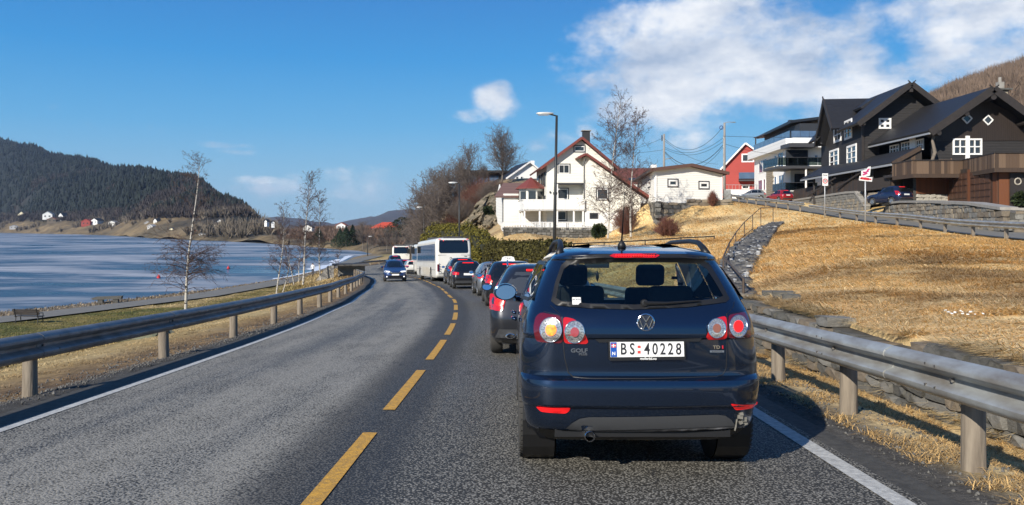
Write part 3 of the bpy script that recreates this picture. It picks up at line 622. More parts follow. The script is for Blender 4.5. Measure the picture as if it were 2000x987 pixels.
P = scatter(LH, 900, lambda P: (P[:, 2] < 22) & (P[:, 2] > -4.5) & inview(P, -50, 545) & (fbm(P[:, 0], P[:, 1], .02, 14) > .55), 15)
sz = 5+6*nrs.rand(len(P)); g = .6+.8*nrs.rand(len(P), 1)
tag(sprays('lakeside_thicket', P, sz, sz*.55, MFOL, w=.4, k=20, col=np.array([[.15, .125, .095]])*g), kind='stuff')
P = scatter(ML, 4200, lambda P: (P[:, 2] > -4) & inview(P, 560, 1000) & (fbm(P[:, 0], P[:, 1], .02, 24) > .42), 16)
sz = 1.6+2.6*nrs.rand(len(P)); g = .5+.9*nrs.rand(len(P), 1)
tag(sprays('bay_thicket', P, sz, sz*.6, MFOL, w=.14, k=18, col=np.array([[.15, .10, .075]])*g), kind='stuff')

# ------------------------------------------------------------------ vehicles
def paint(name, col, rough=.32, metal=.35, flake=.0):
    return M(name, col, rough, metal, col2=tuple(c*.82+.004 for c in col), scale=1.3, coat=1., contrast=.3, croughness=.03)
PBLUE = paint('dark_blue_paint', (.021, .041, .086), .22, .85)
PGREY = paint('anthracite_paint', (.024, .026, .034), .34, .5)
PBLACK = paint('black_paint', (.010, .011, .015), .3, .3)
PSILV = paint('silver_paint', (.30, .32, .34), .35, .7)
PBLUE2 = paint('mid_blue_paint', (.022, .048, .15), .33, .4)
PWHITE = paint('white_car_paint', (.62, .62, .60), .35, .0)
PRED = paint('red_car_paint', (.30, .012, .015), .3, .1)
PBUS = M('bus_white', (.76, .75, .72), .4, col2=(.62, .59, .52), scale=.9, coat=.4, contrast=.3)
PBUSD = M('bus_dirty_white', (.66, .64, .58), .5, col2=(.50, .45, .36), scale=1.2, coat=.2, contrast=.25)
GLD = M('car_glass_dark', (.006, .008, .010), .03, spec=.8, coat=.6)
GLB = M('car_glass_heated', (.045, .05, .058), .06, spec=.8, coat=.5)
GCLEAR = glass_mat('car_glass_clear', tint=.82)
GTINT = glass_mat('car_glass_tinted', tint=.35)
RLENS = M('red_lens', (.38, .006, .010), .15, spec=.8, coat=1., emit=((1, .02, .01), .12))
RLENSD = M('dark_red_lens', (.10, .004, .012), .12, spec=.8, coat=1.)
RGLOW = M('brake_light_glow', (.7, .01, .01), .3, emit=((1, .02, .015), .8))
OGLOW = M('indicator_glow', (.8, .10, .01), .3, emit=((1, .13, .01), 1.1), col2=(.9, .35, .02), scale=45, contrast=.12)
RREFL = M('red_reflector', (.62, .008, .012), .2, coat=1., emit=((1, .01, .01), .25))
LCLEAR = M('clear_lamp_lens', (.66, .67, .68), .12, .6, col2=(.30, .30, .31), scale=70, coat=1., contrast=.15)
HEADL = M('headlamp_glow', (.85, .86, .88), .1, .2, coat=1., emit=((1, .97, .9), .8))
PLATEW = M('plate_white', (.78, .78, .76), .4)
PLATEBL = M('plate_blue', (.01, .08, .38), .4)
INK = M('plate_ink', (.02, .02, .025), .5)
SEAT = M('seat_fabric', (.032, .034, .04), .9, col2=(.05, .053, .06), scale=20)
BINS = M('bumper_insert', (.040, .042, .046), .6)
TAXIW = M('taxi_sign_white', (.75, .75, .72), .4, emit=((1, 1, .95), .15))

def inpoly(poly, x, y):
    x = np.asarray(x, float); y = np.asarray(y, float); c = np.zeros(x.shape, bool); n = len(poly); j = n-1
    for i in range(n):
        xi, yi = poly[i]; xj, yj = poly[j]
        if yi != yj: c ^= ((yi > y) != (yj > y)) & (x < (xj-xi)*(y-yi)/(yj-yi)+xi)
        j = i
    return c
def round_poly(P, r, k=4):
    out = []; n = len(P)
    for i in range(n):
        a, b, c = Vector(P[i-1]), Vector(P[i]), Vector(P[(i+1) % n]); da = (a-b); dc = (c-b); rr = min(r, da.length*.45, dc.length*.45)
        p0 = b+da.normalized()*rr; p1 = b+dc.normalized()*rr
        for t in np.linspace(0, 1, k): q = p0*(1-t)**2+b*2*t*(1-t)+p1*t*t; out.append((q.x, q.y))
    return out
def dens(P, step):
    out = []
    for i in range(len(P)):
        a = np.array(P[i]); b = np.array(P[(i+1) % len(P)]); n = max(1, int(np.linalg.norm(b-a)/step))
        for k in range(n): out.append(tuple(a+(b-a)*k/n))
    return out
def patch(mb, poly, surf, step=.05, holes=(), thick=None):
    """mesh of a 2D outline laid on the surface surf(a,b); holes are further outlines"""
    loops = [dens(poly, step)]+[dens(h, step) for h in holes]; vs = []; ed = []
    for lp in loops:
        b = len(vs); vs += [Vector(p) for p in lp]; ed += [(b+i, b+(i+1) % len(lp)) for i in range(len(lp))]
    xs = [p[0] for p in poly]; yy = [p[1] for p in poly]
    gx, gy = np.meshgrid(np.arange(min(xs)+step*.6, max(xs), step), np.arange(min(yy)+step*.6, max(yy), step)); gx = gx.ravel(); gy = gy.ravel()
    k = inpoly(poly, gx, gy)
    for h in holes: k &= ~inpoly(h, gx, gy)
    allb = np.array([tuple(v) for v in vs])
    if k.any():
        g = np.stack([gx[k], gy[k]], 1); d = np.min(np.hypot(g[:, None, 0]-allb[None, :, 0], g[:, None, 1]-allb[None, :, 1]), 1); g = g[d > step*.4]
        vs += [Vector(p) for p in g]
    v2, _, f2, *_ = delaunay_2d_cdt([Vector((v.x, v.y)) for v in vs], ed, [], 0, 1e-6)
    keep = []
    for f in f2:
        c = sum((v2[i] for i in f), Vector((0, 0)))/len(f)
        if bool(inpoly(poly, c.x, c.y)) and not any(bool(inpoly(h, c.x, c.y)) for h in holes): keep.append(tuple(f))
    mb.add([surf(v.x, v.y) for v in v2], keep); return mb
def tabf(T):
    a = [t[0] for t in T]; b = [t[1] for t in T]; return lambda z: float(np.interp(z, a, b))
class Shell:
    """car body described by its plan outline at every height: local x right, y forward from the rear, z up"""
    def __init__(s, rear, front, half, cr=.26, cyr=.30, cf=.40, cyf=.50, bowr=.05, bowf=.16, taper=(.015, .07), ztap=(.8, 1.4), L=4.2):
        s.rear, s.front, s.half = tabf(rear), tabf(front), tabf(half); s.cr, s.cyr, s.cf, s.cyf, s.bowr, s.bowf, s.taper, s.ztap, s.L = cr, cyr, cf, cyf, bowr, bowf, taper, ztap, L
        s.zs_ = sorted(set([t[0] for t in rear]+[t[0] for t in front]+[t[0] for t in half]))
    def hw(s, z, y):
        h = s.half(z); k = float(np.interp(z, s.ztap, s.taper)); m = s.L*.42
        t = (m-y)/m if y < m else (y-m)/(s.L-m)
        return h*(1-k*min(1.2, max(0, t))**2)
    def ry(s, x, z):
        y0 = s.rear(z); h = s.hw(z, y0+.1); c = min(s.cr, h*.5); ax = min(abs(x), h); y = y0+s.bowr*(min(ax, h-c)/h)**2
        if ax > h-c: t = (ax-(h-c))/c; y = y0+s.bowr*((h-c)/h)**2+s.cyr*(1-math.sqrt(max(0, 1-t*t)))
        return y
    def fy(s, x, z):
        y0 = s.front(z); h = s.hw(z, y0-.1); c = min(s.cf, h*.5); ax = min(abs(x), h); y = y0-s.bowf*(min(ax, h-c)/h)**2
        if ax > h-c: t = (ax-(h-c))/c; y = y0-s.bowf*((h-c)/h)**2-s.cyf*(1-math.sqrt(max(0, 1-t*t)))
        return y
    def outline(s, z, n=(10, 6, 36, 8, 8)):
        yr = s.rear(z); yf = s.front(z); P = []
        hr = s.hw(z, yr+.1); c = min(s.cr, hr*.5)
        for i in range(n[0]): x = (hr-c)*i/n[0]; P.append((x, s.ry(x, z)))
        for i in range(n[1]+1):
            a = math.pi/2*i/n[1]; x = hr-c+c*math.sin(a); P.append((x, s.ry(min(x, hr), z)))
        ya = P[-1][1]; hf = s.hw(z, yf-.1); cf = min(s.cf, hf*.5); yb = s.fy(hf, z)
        for i in range(1, n[2]):
            y = ya+(yb-ya)*i/n[2]; P.append((s.hw(z, y) if yb > ya else hr, y))
        for i in range(n[3]+1):
            a = math.pi/2*(1-i/n[3]); x = hf-cf+cf*math.sin(a); P.append((x, s.fy(min(x, hf), z)))
        for i in range(1, n[4]+1): x = (hf-cf)*(1-i/n[4]); P.append((x, s.fy(x, z)))
        # smooth the side joint
        full = P+[(-x, y) for x, y in reversed(P[1:-1])]
        return full
    def mesh(s, zlist, wheels=(), wr=.34, rear_hole=None, side_holes=(), front_hole=None, n=(10, 6, 36, 8, 8), top=True):
        rings = [s.outline(z, n) for z in zlist]; m = len(rings[0]); V = np.array([[(x, y, z) for x, y in r] for r, z in zip(rings, zlist)])
        for (wy, wz) in wheels:
            d = np.hypot(V[..., 1]-wy, V[..., 2]-wz); side = np.abs(V[..., 0]) > .6*s.half(.6); inn = (d < wr) & (d > wr*.80) & side
            k = wr/np.maximum(d, 1e-6); V[..., 1] = np.where(inn, wy+(V[..., 1]-wy)*k, V[..., 1]); V[..., 2] = np.where(inn, np.maximum(wz+(V[..., 2]-wz)*k, zlist[0]), V[..., 2])
        F_ = []
        for i in range(len(zlist)-1):
            for j in range(m):
                q = (i*m+j, i*m+(j+1) % m, (i+1)*m+(j+1) % m, (i+1)*m+j); c = (V[i, j]+V[i, (j+1) % m]+V[i+1, (j+1) % m]+V[i+1, j])/4
                h = s.half(c[2]); yr = s.rear(c[2]); yf = s.front(c[2])
                sideface = abs(V[i, j, 0]-V[i, (j+1) % m, 0]) < abs(V[i, j, 1]-V[i, (j+1) % m, 1])
                if any(math.hypot(c[1]-wy, c[2]-wz) < wr*.96 and abs(c[0]) > .6*h for wy, wz in wheels): continue
                if rear_hole and c[1] < yr+.5 and inpoly(rear_hole, c[0], c[2]) and not (abs(c[0]) > h*.97): continue
                if front_hole and c[1] > yf-.5 and inpoly(front_hole, c[0], c[2]): continue
                if sideface and any(inpoly(sh, c[1], c[2]) for sh in side_holes): continue
                F_.append(q)
        b = len(V.reshape(-1, 3)); F_.append(tuple(range(m-1, -1, -1)))
        if top: F_.append(tuple((len(zlist)-1)*m+j for j in range(m)))
        mb = MB(); mb.add(V.reshape(-1, 3).tolist(), F_); return mb
def wheel(root, x, y, r=.315, w=.205, detail=False, side=1, rim=MALLOY):
    Mx = Matrix.Translation((x, y, r)) @ Matrix.Rotation(R(90)*side, 4, 'Y')
    prof = [(r*.62, -w/2+.01), (r*.70, -w/2), (r*.90, -w/2), (r*.975, -w/2+.018), (r, -w/2+.04), (r*1.004, 0), (r, w/2-.04), (r*.975, w/2-.018), (r*.90, w/2), (r*.70, w/2), (r*.62, w/2-.01)]
    if detail:
        xs = []; gro = [-.055, -.02, .02, .055]
        prof = [(r*.62, -w/2+.01), (r*.70, -w/2), (r*.90, -w/2), (r*.97, -w/2+.016), (r*.99, -w/2+.03)]
        for g in gro: prof += [(r, g-.008), (r-.012, g-.0065), (r-.012, g+.0065), (r, g+.008)]
        prof += [(r*.99, w/2-.03), (r*.97, w/2-.016), (r*.90, w/2), (r*.70, w/2), (r*.62, w/2-.01)]
    mb = MB(); mb.lathe(prof, 40 if detail else 24, Mx)
    if detail:   # tread blocks
        for k in range(48):
            a = 2*math.pi*k/48
            for j, (xc, ww) in enumerate(((-.08, .036), (-.037, .027), (.037, .027), (.08, .036))):
                Mb = Mx @ Matrix.Rotation(a+j*.03, 4, 'Z') @ Matrix.Translation((r+.004, 0, xc)) @ Matrix.Rotation(.25*(1 if xc < 0 else -1), 4, 'X')
                mb.box((0, 0, 0), (.014, r*2*math.pi/48*.66, ww), mat=Mb)
    ty = mb.build('tyre', MRUB, root, smooth=30)
    rm = MB(); rm.lathe([(r*.62, w/2-.012), (r*.58, w/2-.03), (r*.55, w/2-.05), (0.001, w/2-.055)], 20, Mx)
    for k in range(5):
        a = 2*math.pi*k/5; Mb = Mx @ Matrix.Rotation(a, 4, 'Z') @ Matrix.Translation((r*.34, 0, w/2-.028)); rm.box((0, 0, 0), (r*.52, r*.17, .03), mat=Mb)
    rm.lathe([(r*.16, w/2-.055), (r*.15, w/2-.012), (.001, w/2-.01)], 12, Mx)
    rm.build('rim', rim, ty, smooth=30)
def text_obj(txt, parent, mat, loc, size, rot=(R(90), 0, 0), ext=.002, name='lettering', sx=1.0, off=0.0, align='CENTER', bold=0.0):
    cu = bpy.data.curves.new(name, 'FONT'); cu.body = txt; cu.size = size; cu.extrude = ext; cu.align_x = align; cu.align_y = 'CENTER'; cu.offset = bold; cu.resolution_u = 3
    t = bpy.data.objects.new(name, cu); C.objects.link(t); dg = bpy.context.evaluated_depsgraph_get(); me = bpy.data.meshes.new_from_object(t.evaluated_get(dg)); bpy.data.objects.remove(t); bpy.data.curves.remove(cu)
    me.name = name; me.materials.clear(); me.materials.append(mat); o = link(name, me, parent); o.location = loc; o.rotation_euler = rot; o.scale = (sx, 1, 1); return o

# --- generic car -----------------------------------------------------------------------------
def profile(kind, L, H, bt):
    """bt: belt height. rear/front/half tables"""
    W = 1.0
    if kind == 'wagon':
        rear = [(.2, .22), (.30, .06), (.45, .02), (.60, 0), (.68, .02), (bt-.06, .07), (bt, .12), (H-.22, .34), (H-.08, .48), (H-.03, .62), (H, 1.2)]
    elif kind == 'hatch':
        rear = [(.2, .22), (.30, .06), (.45, .02), (.60, 0), (.68, .02), (bt-.06, .08), (bt, .14), (H-.2, .42), (H-.08, .52), (H-.03, .66), (H, 1.1)]
    elif kind == 'suv':
        rear = [(.24, .22), (.34, .06), (.5, .02), (.66, 0), (.74, .03), (bt-.06, .07), (bt, .11), (H-.2, .28), (H-.08, .36), (H-.03, .52), (H, 1.2)]
    front = [(.2, L-.22), (.30, L-.05), (.45, L), (.6, L-.02), (.72, L-.12), (.80, L-.35), (bt-.06, L-.98), (bt, L-1.12), (H-.25, L-1.62), (H-.1, L-1.9), (H-.03, L-2.15), (H, L-2.5)]
    return rear, front
CARZ = lambda H, z0=.2: sorted(set([z0, z0+.08, .33, .38, .43, .48, .53, .58, .63, .68, .73, .78, .83, .88, .93, .98, 1.03, 1.08, 1.14, 1.20, 1.26, 1.32]+[H-.16, H-.12, H-.08, H-.05, H-.03, H-.015, H]))
def make_car(name, label, body, kind='hatch', L=4.2, W=1.75, H=1.48, glass=GLD, group=None, rails=None, tail='side', taxi=False, cat='car', lit=True, plate=True, front=False, wr=.31, bt=.93):
    root = thing(name, label, cat, group=group)
    rear, fr = profile(kind, L, H, bt); w = W/2
    half = [(.2, w-.10), (.30, w-.03), (.5, w-.005), (.7, w), (bt-.06, w-.02), (bt, w-.045), (H-.2, w-.21), (H-.1, w-.27), (H-.05, w-.32), (H-.02, w-.40), (H, w-.55)]
    S = Shell(rear, fr, half, cr=.22, cyr=.28, L=L)
    wy = (.80, L-.85); zl = [z for z in CARZ(H) if z <= H]
    S.mesh(zl, wheels=[(wy[0], wr), (wy[1], wr)], wr=wr+.055, n=(8, 6, 44, 6, 6)).build('body', body, root, smooth=40)
    un = MB(); un.box((0, L/2, .30), (W-.42, L-.5, .22)); un.build('underbody', MBLACK, root)
    sx = 1
    for y in wy:
        for sgn in (-1, 1): wheel(root, sgn*(w-.12), y, r=wr, side=sgn, w=.2)
    o = .006
    rs = lambda a, b: (a, S.ry(a, b)-o, b)
    gw = [(-w+.26, H-.14), (w-.26, H-.14), (w-.13, bt+.04), (-w+.13, bt+.04)]
    patch(MB(), round_poly(gw, .05), rs, .12).build('rear_window', glass, root, smooth=True)
    fs = lambda a, b: (a, S.fy(a, b)+o, b)
    fw = [(-w+.27, H-.09), (w-.27, H-.09), (w-.12, bt+.03), (-w+.12, bt+.03)]
    patch(MB(), round_poly(fw, .05), fs, .12).build('windscreen', glass, root, smooth=True)
    yb = S.rear(bt+.05); yf = S.front(bt+.05)
    sw = [(yb+.42, bt+.05), (yf-.30, bt+.03), (S.front(H-.12)-.22, H-.12), (S.rear(H-.12)+.36, H-.12)]
    b1 = L*.30; b2 = L*.52
    def cut(P, a, b): # clip polygon to y in [a,b]
        out = []
        for i in range(len(P)):
            p, q = P[i], P[(i+1) % len(P)]
            for lim, sg in ((a, 1), (b, -1)): pass
            out.append(p)
        return out
    def lerp_edge(P0, P1, y): t = (y-P0[0])/(P1[0]-P0[0]); return P0[1]+(P1[1]-P0[1])*t
    def sidepart(a, b):
        lo0, lo1, up1, up0 = sw[0], sw[1], sw[2], sw[3]
        A = max(a, lo0[0]); B = min(b, lo1[0]); low = [(A, lerp_edge(lo0, lo1, A)), (B, lerp_edge(lo0, lo1, B))]
        ua = max(a, up0[0]); ub = min(b, up1[0]); return low+[(ub, lerp_edge(up0, up1, ub)), (ua, lerp_edge(up0, up1, ua))]
    for sgn in (-1, 1):
        ss = lambda a, b: (sgn*(S.hw(b, a)+o), a, b)
        for (a, b) in ((0, b1-.04), (b1+.02, b2-.04), (b2+.02, 9)):
            P_ = sidepart(a, b)
            patch(MB(), round_poly(P_, .03, 3), ss, .15).build('side_window', glass, root, smooth=True)
        m = MB(); m.lathe([(.001, -.02), (.07, -.03), (.095, .0), (.07, .06), (.001, .09)], 10, Matrix.Translation((sgn*(w+.09), S.front(bt)-.55, bt+.05)) @ Matrix.Rotation(R(-90), 4, 'X') @ Matrix.Diagonal((1.15, .8, 1, 1)))
        mm = m.build('mirror', body, root, smooth=True)
        m = MB(); m.disc(.075, 12, Matrix.Translation((sgn*(w+.09), S.front(bt)-.585, bt+.05)) @ Matrix.Rotation(R(80), 4, 'X') @ Matrix.Diagonal((1.15, .8, 1, 1))); m.build('mirror_glass', MCHROME, mm)
        # lamps
        if tail == 'tall': lp = [(sgn*(w-.28), bt-.02), (sgn*(w-.015), bt+.03), (sgn*(w+.0), bt-.22), (sgn*(w-.22), bt-.24)]
        elif tail == 'high': lp = [(sgn*(w-.20), bt+.10), (sgn*(w-.06), bt+.12), (sgn*(w+.0), bt-.20), (sgn*(w-.20), bt-.22)]
        else: lp = [(sgn*(w-.36), bt-.05), (sgn*(w-.02), bt-.0), (sgn*(w+.0), bt-.18), (sgn*(w-.34), bt-.19)]
        tl = patch(MB(), round_poly(lp, .03, 3), lambda a, b: (a, S.ry(a, b)-.014, b), .06).build('tail_light', RLENS, root, smooth=True)
        cxp = sgn*(w-.17); czp = bt-.10; k = .075
        patch(MB(), [(cxp+k*math.cos(t), czp+k*.8*math.sin(t)) for t in np.linspace(0, 6.28, 12, endpoint=False)], lambda a, b: (a, S.ry(a, b)-.02, b), .06).build('lamp', RGLOW if lit else LCLEAR, tl, smooth=True)
        hp = [(sgn*(w-.52), .66), (sgn*(w-.04), .70), (sgn*(w-.10), .80), (sgn*(w-.46), .76)]
        patch(MB(), round_poly(hp, .03, 3), lambda a, b: (a, S.fy(a, b)+.01, b), .08).build('headlight', HEADL, root, smooth=True)
    th = patch(MB(), [(-.30, H-.095), (.30, H-.095), (.30, H-.125), (-.30, H-.125)], lambda a, b: (a, S.ry(a, b)-.016, b), .1).build('high_brake_light', RGLOW, root)
    if plate:
        z = .80 if kind != 'hatch' else .78
        p = MB(); p.box((0, S.ry(0, z)-.02, z), (.52, .02, .11)); p.build('number_plate', PLATEW, root)
    ins = patch(MB(), [(-w+.1, .30), (w-.1, .30), (w-.16, .44), (-w+.16, .44)], lambda a, b: (a, S.ry(a, b)-.008, b), .1).build('bumper_insert', BINS, root)
    if front or True:
        patch(MB(), round_poly([(-.42, .68), (.42, .68), (.36, .55), (-.36, .55)], .03, 3), lambda a, b: (a, S.fy(a, b)+.012, b), .1).build('grille', MBLACK, root)
        patch(MB(), round_poly([(-.55, .42), (.55, .42), (.50, .30), (-.50, .30)], .03, 3), lambda a, b: (a, S.fy(a, b)+.012, b), .1).build('air_intake', MBLACK, root)
        p = MB(); p.box((0, S.fy(0, .5)+.02, .50), (.52, .02, .11)); p.build('front_plate', PLATEW, root)
    if rails:
        for sgn in (-1, 1):
            m = MB(); y0 = S.rear(H)+.0; y1 = S.front(H-.02)+.1; x = sgn*(w-.30)
            m.tube([(x, y0-.15, H-.06), (x, y0, H+.02), (x, (y0+y1)/2, H+.045), (x, y1-.1, H+.02), (x, y1, H-.05)], .016, 6); m.build('roof_rail', rails, root, smooth=True)
    if taxi:
        m = MB(); P_ = [(-.24, 0), (.24, 0), (.20, .12), (.12, .155), (-.12, .155), (-.20, .12)]; m.prism(P_, (0, L*.48, H+.0), (1, 0, 0), (0, 0, 1), (0, 1, 0), .16); ts = m.build('taxi_sign', TAXIW, root)
    return root
def place_on_road(o, s, off, flip=False, pitch=True):
    p, hd = road_at(s, off); p2, _ = road_at(s+3, off); sl = (p2.z-p.z)/3
    o.location = p; o.rotation_mode = 'XYZ'
    e = Matrix.Rotation(hd+(math.pi if flip else 0), 4, 'Z') @ Matrix.Rotation(math.atan(sl)*(-1 if flip else 1), 4, 'X'); o.rotation_euler = e.to_euler()

# --- the dark blue car in front ----------------------------------------------------------------
GY = 5.70; GX = .93
def golf():
    root = thing('estate_car', 'large dark blue hatchback with plate BS 40228 filling the lane right in front', 'car', (GX, GY, float(zs(GY))), (math.atan(-.04), 0, 0))
    Rm = Matrix.Rotation(math.atan(-.04), 3, 'X'); Ri = Rm.transposed(); O_ = Vector((GX, GY, float(zs(GY))))
    rear = [(.20, .30), (.28, .16), (.31, .095), (.345, .07), (.42, .055), (.475, .045), (.485, .015), (.50, .004), (.54, .0), (.62, -.004), (.67, .006), (.690, .03), (.70, .058), (.715, .06), (.74, .062), (.80, .058), (.90, .056), (.955, .055), (.968, .036), (.99, .03),
            (1.06, .036), (1.12, .056), (1.165, .085), (1.18, .10), (1.30, .175), (1.42, .25), (1.50, .305), (1.515, .30), (1.528, .262), (1.545, .255), (1.565, .275), (1.585, .36), (1.61, .58), (1.635, .95), (1.652, 1.35)]
    L = 4.2
    front = [(.2, L-.25), (.30, L-.06), (.45, L), (.6, L-.02), (.74, L-.12), (.84, L-.34), (.97, L-.86), (1.03, L-1.0), (1.2, L-1.36), (1.4, L-1.78), (1.52, L-2.08), (1.60, L-2.4), (1.652, L-2.8)]
    half = [(.20, .78), (.28, .825), (.345, .845), (.42, .855), (.50, .872), (.62, .886), (.72, .89), (.80, .888), (.90, .884), (1.0, .875), (1.08, .862), (1.165, .838), (1.18, .833), (1.30, .782), (1.42, .722), (1.50, .676), (1.545, .644), (1.585, .59), (1.61, .53), (1.635, .44), (1.652, .30)]
    S = Shell(rear, front, half, cr=.27, cyr=.26, bowr=.055, taper=(.02, .06), L=L)
    def cp(u, v, surf=S.ry):
        r = Ri @ ray(u, v); o = Ri @ (Vector((0, 0, CAMZ))-O_); y = .05; p = None
        for _ in range(30):
            t = (y-o.y)/r.y; p = o+r*t; y = .5*y+.5*surf(max(-.9, min(.9, p.x)), max(.2, min(1.65, p.z)))
        return (p.x, p.z)
    def CPs(L_): return [cp(*q) for q in L_]
    glass_out = CPs([(1076, 588), (1084, 552), (1096, 518), (1106, 509), (1180, 503), (1330, 503), (1372, 507), (1388, 519), (1408, 552), (1425, 584), (1418, 590), (1340, 600), (1240, 604.5), (1150, 602), (1086, 596)])
    glass_in = CPs([(1086, 582), (1092, 552), (1101, 526), (1112, 517), (1180, 513), (1330, 513), (1366, 516), (1380, 526), (1398, 554), (1412, 578), (1398, 583), (1340, 590), (1240, 595), (1150, 593), (1096, 588)])
    band = 1.19
    sideA = [(.62, 1.215), (1.42, 1.19), (1.42, 1.50), (.74, 1.50)]; sideB = [(1.50, 1.19), (2.38, 1.16), (2.20, 1.50), (1.50, 1.51)]; sideC = [(2.44, 1.16), (3.02, 1.12), (2.42, 1.46), (2.30, 1.48)]; sideQ = [(.34, 1.24), (.56, 1.22), (.68, 1.48), (.55, 1.46)]
    zl = sorted(set([t[0] for t in rear]+[1.0+.03*i for i in range(18)]+[.56, .585, .65, .77, .85]+[t[0] for t in half]))
    zl = [z for i, z in enumerate(zl) if i == 0 or z-zl[i-1] > .004]
    wheels = [(.74, .315), (3.32, .315)]
    fwin = [(-.60, 1.50), (.60, 1.50), (.74, 1.08), (-.74, 1.08)]
    body = S.mesh(zl, wheels=wheels, wr=.37, rear_hole=[(a*.985, b) for a, b in glass_in] if 0 else [(x*1.015, 1.34+(z-1.34)*1.06) for x, z in glass_in], side_holes=[[(y, z) for y, z in q] for q in (sideA, sideB, sideC, sideQ)], front_hole=fwin, n=(26, 14, 90, 8, 16))
    body.build('body', PBLUE, root, smooth=28)
    ry = lambda off: (lambda a, b: (a, S.ry(a, b)-off, b))
    # glass, black surround
    patch(MB(), glass_out, ry(.004), .06).build('rear_window', GCLEAR, root, smooth=True)
    patch(MB(), glass_out, ry(.0065), .05, holes=[glass_in]).build('window_surround', MBLACK, root, smooth=True)
    fr = lambda off: (lambda a, b: (a, S.fy(a, b)+off, b))
    patch(MB(), [(x*1.03, 1.29+(z-1.29)*1.05) for x, z in fwin], fr(.004), .1).build('windscreen', GCLEAR, root, smooth=True)
    for sgn in (-1, 1):
        for q in (sideQ, sideA, sideB, sideC):
            c = (sum(p[0] for p in q)/4, sum(p[1] for p in q)/4); qq = [(c[0]+(y-c[0])*1.05, c[1]+(z-c[1])*1.07) for y, z in q]; qi = [(c[0]+(y-c[0])*.95, c[1]+(z-c[1])*.88) for y, z in q]
            sw_ = patch(MB(), round_poly(qq, .03, 3), lambda a, b: (sgn*(S.hw(b, a)+.004), a, b), .08).build('side_window', GTINT, root, smooth=True)
            patch(MB(), qq, lambda a, b: (sgn*(S.hw(b, a)+.006), a, b), .08, holes=[qi]).build('window_seal', MBLACK, sw_, smooth=True)
    # spoiler underside strip with the high brake light
    patch(MB(), CPs([(1092, 508), (1100, 500.5), (1180, 496.5), (1240, 495.5), (1330, 496.5), (1378, 500.5), (1386, 508), (1330, 503.5), (1180, 503.5)]), ry(.008), .06).build('spoiler_trim', MBLACK, root, smooth=True)
    patch(MB(), CPs([(1190, 500), (1198, 495.5), (1280, 495), (1288, 499), (1280, 503.5), (1200, 503.5)]), ry(.014), .05).build('high_brake_light', RLENS, root, smooth=True)
    led = MB()
    for i in range(16): x, z = cp(1203+i*4.9, 499.3); led.box((x, S.ry(x, z)-.018, z), (.011, .008, .011))
    led.build('led_row', RGLOW, root.children[-1])
    # tailgate joint lines as dark gaps
    gap = MB(); gw = .0045
    def line(P, off=.0015, w=gw):
        Q = [cp(*p) for p in P]; Q = [q for q in Q]
        pts = []
        for i in range(len(Q)-1):
            n = max(2, int(math.hypot(Q[i+1][0]-Q[i][0], Q[i+1][1]-Q[i][1])/.03))
            for k in range(n): t = k/n; x = Q[i][0]+(Q[i+1][0]-Q[i][0])*t; z = Q[i][1]+(Q[i+1][1]-Q[i][1])*t; pts.append((x, S.ry(x, z)+off, z))
        x, z = Q[-1]; pts.append((x, S.ry(x, z)+off, z)); gap.tube(pts, w, 5)
    line([(1097.5, 619), (1100, 668), (1103, 700), (1110, 728), (1120, 737), (1150, 739.5), (1260, 740), (1400, 736), (1412, 732), (1418, 720), (1419.5, 690), (1420, 664), (1419, 613)])
    line([(1062, 609), (1097, 617), (1085, 606), (1075, 597)], w=.003)
    line([(1455, 607), (1419, 614), (1432, 600), (1434, 590)], w=.003)
    line([(1060, 797.5), (1110, 798), (1260, 797), (1430, 792), (1470, 787)], w=.003)
    gap.build('panel_gap', MBLACK, root)
    # tail lights: outer on the body, inner on the tailgate
    def lamp(outer, cxy, ru, rv, inn, glow, gr, name):
        lo = patch(MB(), round_poly(CPs(outer), .03, 4), ry(.010), .04).build(name, RLENSD if outer[0][0] in (1046, 1421) else RLENS, root, smooth=True)
        e = lambda k: [cp(cxy[0]+ru*k*math.cos(t), cxy[1]+rv*k*math.sin(t)) for t in np.linspace(0, 2*math.pi, 28, endpoint=False)]
        patch(MB(), e(1), ry(.016), .05).build('clear_ring', LCLEAR, lo, smooth=True)
        rim = MB()
        ee = e(1.04)+[e(1.04)[0]]; rim.tube([(x, S.ry(x, z)-.018, z) for x, z in ee], .0035, 5, cap=False); rim.build('ring_rim', MCHROME, lo, smooth=True)
        patch(MB(), e(gr), ry(.022), .05).build('bulb_lens', glow, lo, smooth=True)
        dots = MB()
        for k in range(20):
            a = 2*math.pi*k/20
            for rr in (.70, .86):
                if rr > gr+.1: x, z = cp(cxy[0]+ru*rr*math.cos(a), cxy[1]+rv*rr*math.sin(a)); dots.box((x, S.ry(x, z)-.018, z), (.005, .004, .005))
        dots.build('reflector_facets', MDARKTRIM, lo)
    lamp([(1046, 618), (1056, 610), (1096, 617), (1099, 671), (1046, 667), (1041, 640)], (1075.5, 644), 20.5, 23, None, OGLOW, .52, 'tail_light')
    lamp([(1099, 618), (1122, 623), (1134, 634), (1149, 668), (1145, 672), (1101, 671)], (1122, 648.5), 18.5, 21, None, M('pink_lens', (.35, .06, .07), .15, coat=1.), .45, 'tail_light')
    lamp([(1421, 615), (1455, 608), (1464, 640), (1466, 656), (1462, 660), (1421, 661)], (1441, 637), 16.5, 21, None, RGLOW, .56, 'tail_light')
    lamp([(1418, 616), (1396, 622), (1388, 636), (1378, 658), (1382, 664), (1418, 663)], (1399, 641), 16.5, 18.5, None, M('brown_lens', (.25, .09, .05), .15, coat=1.), .48, 'tail_light')
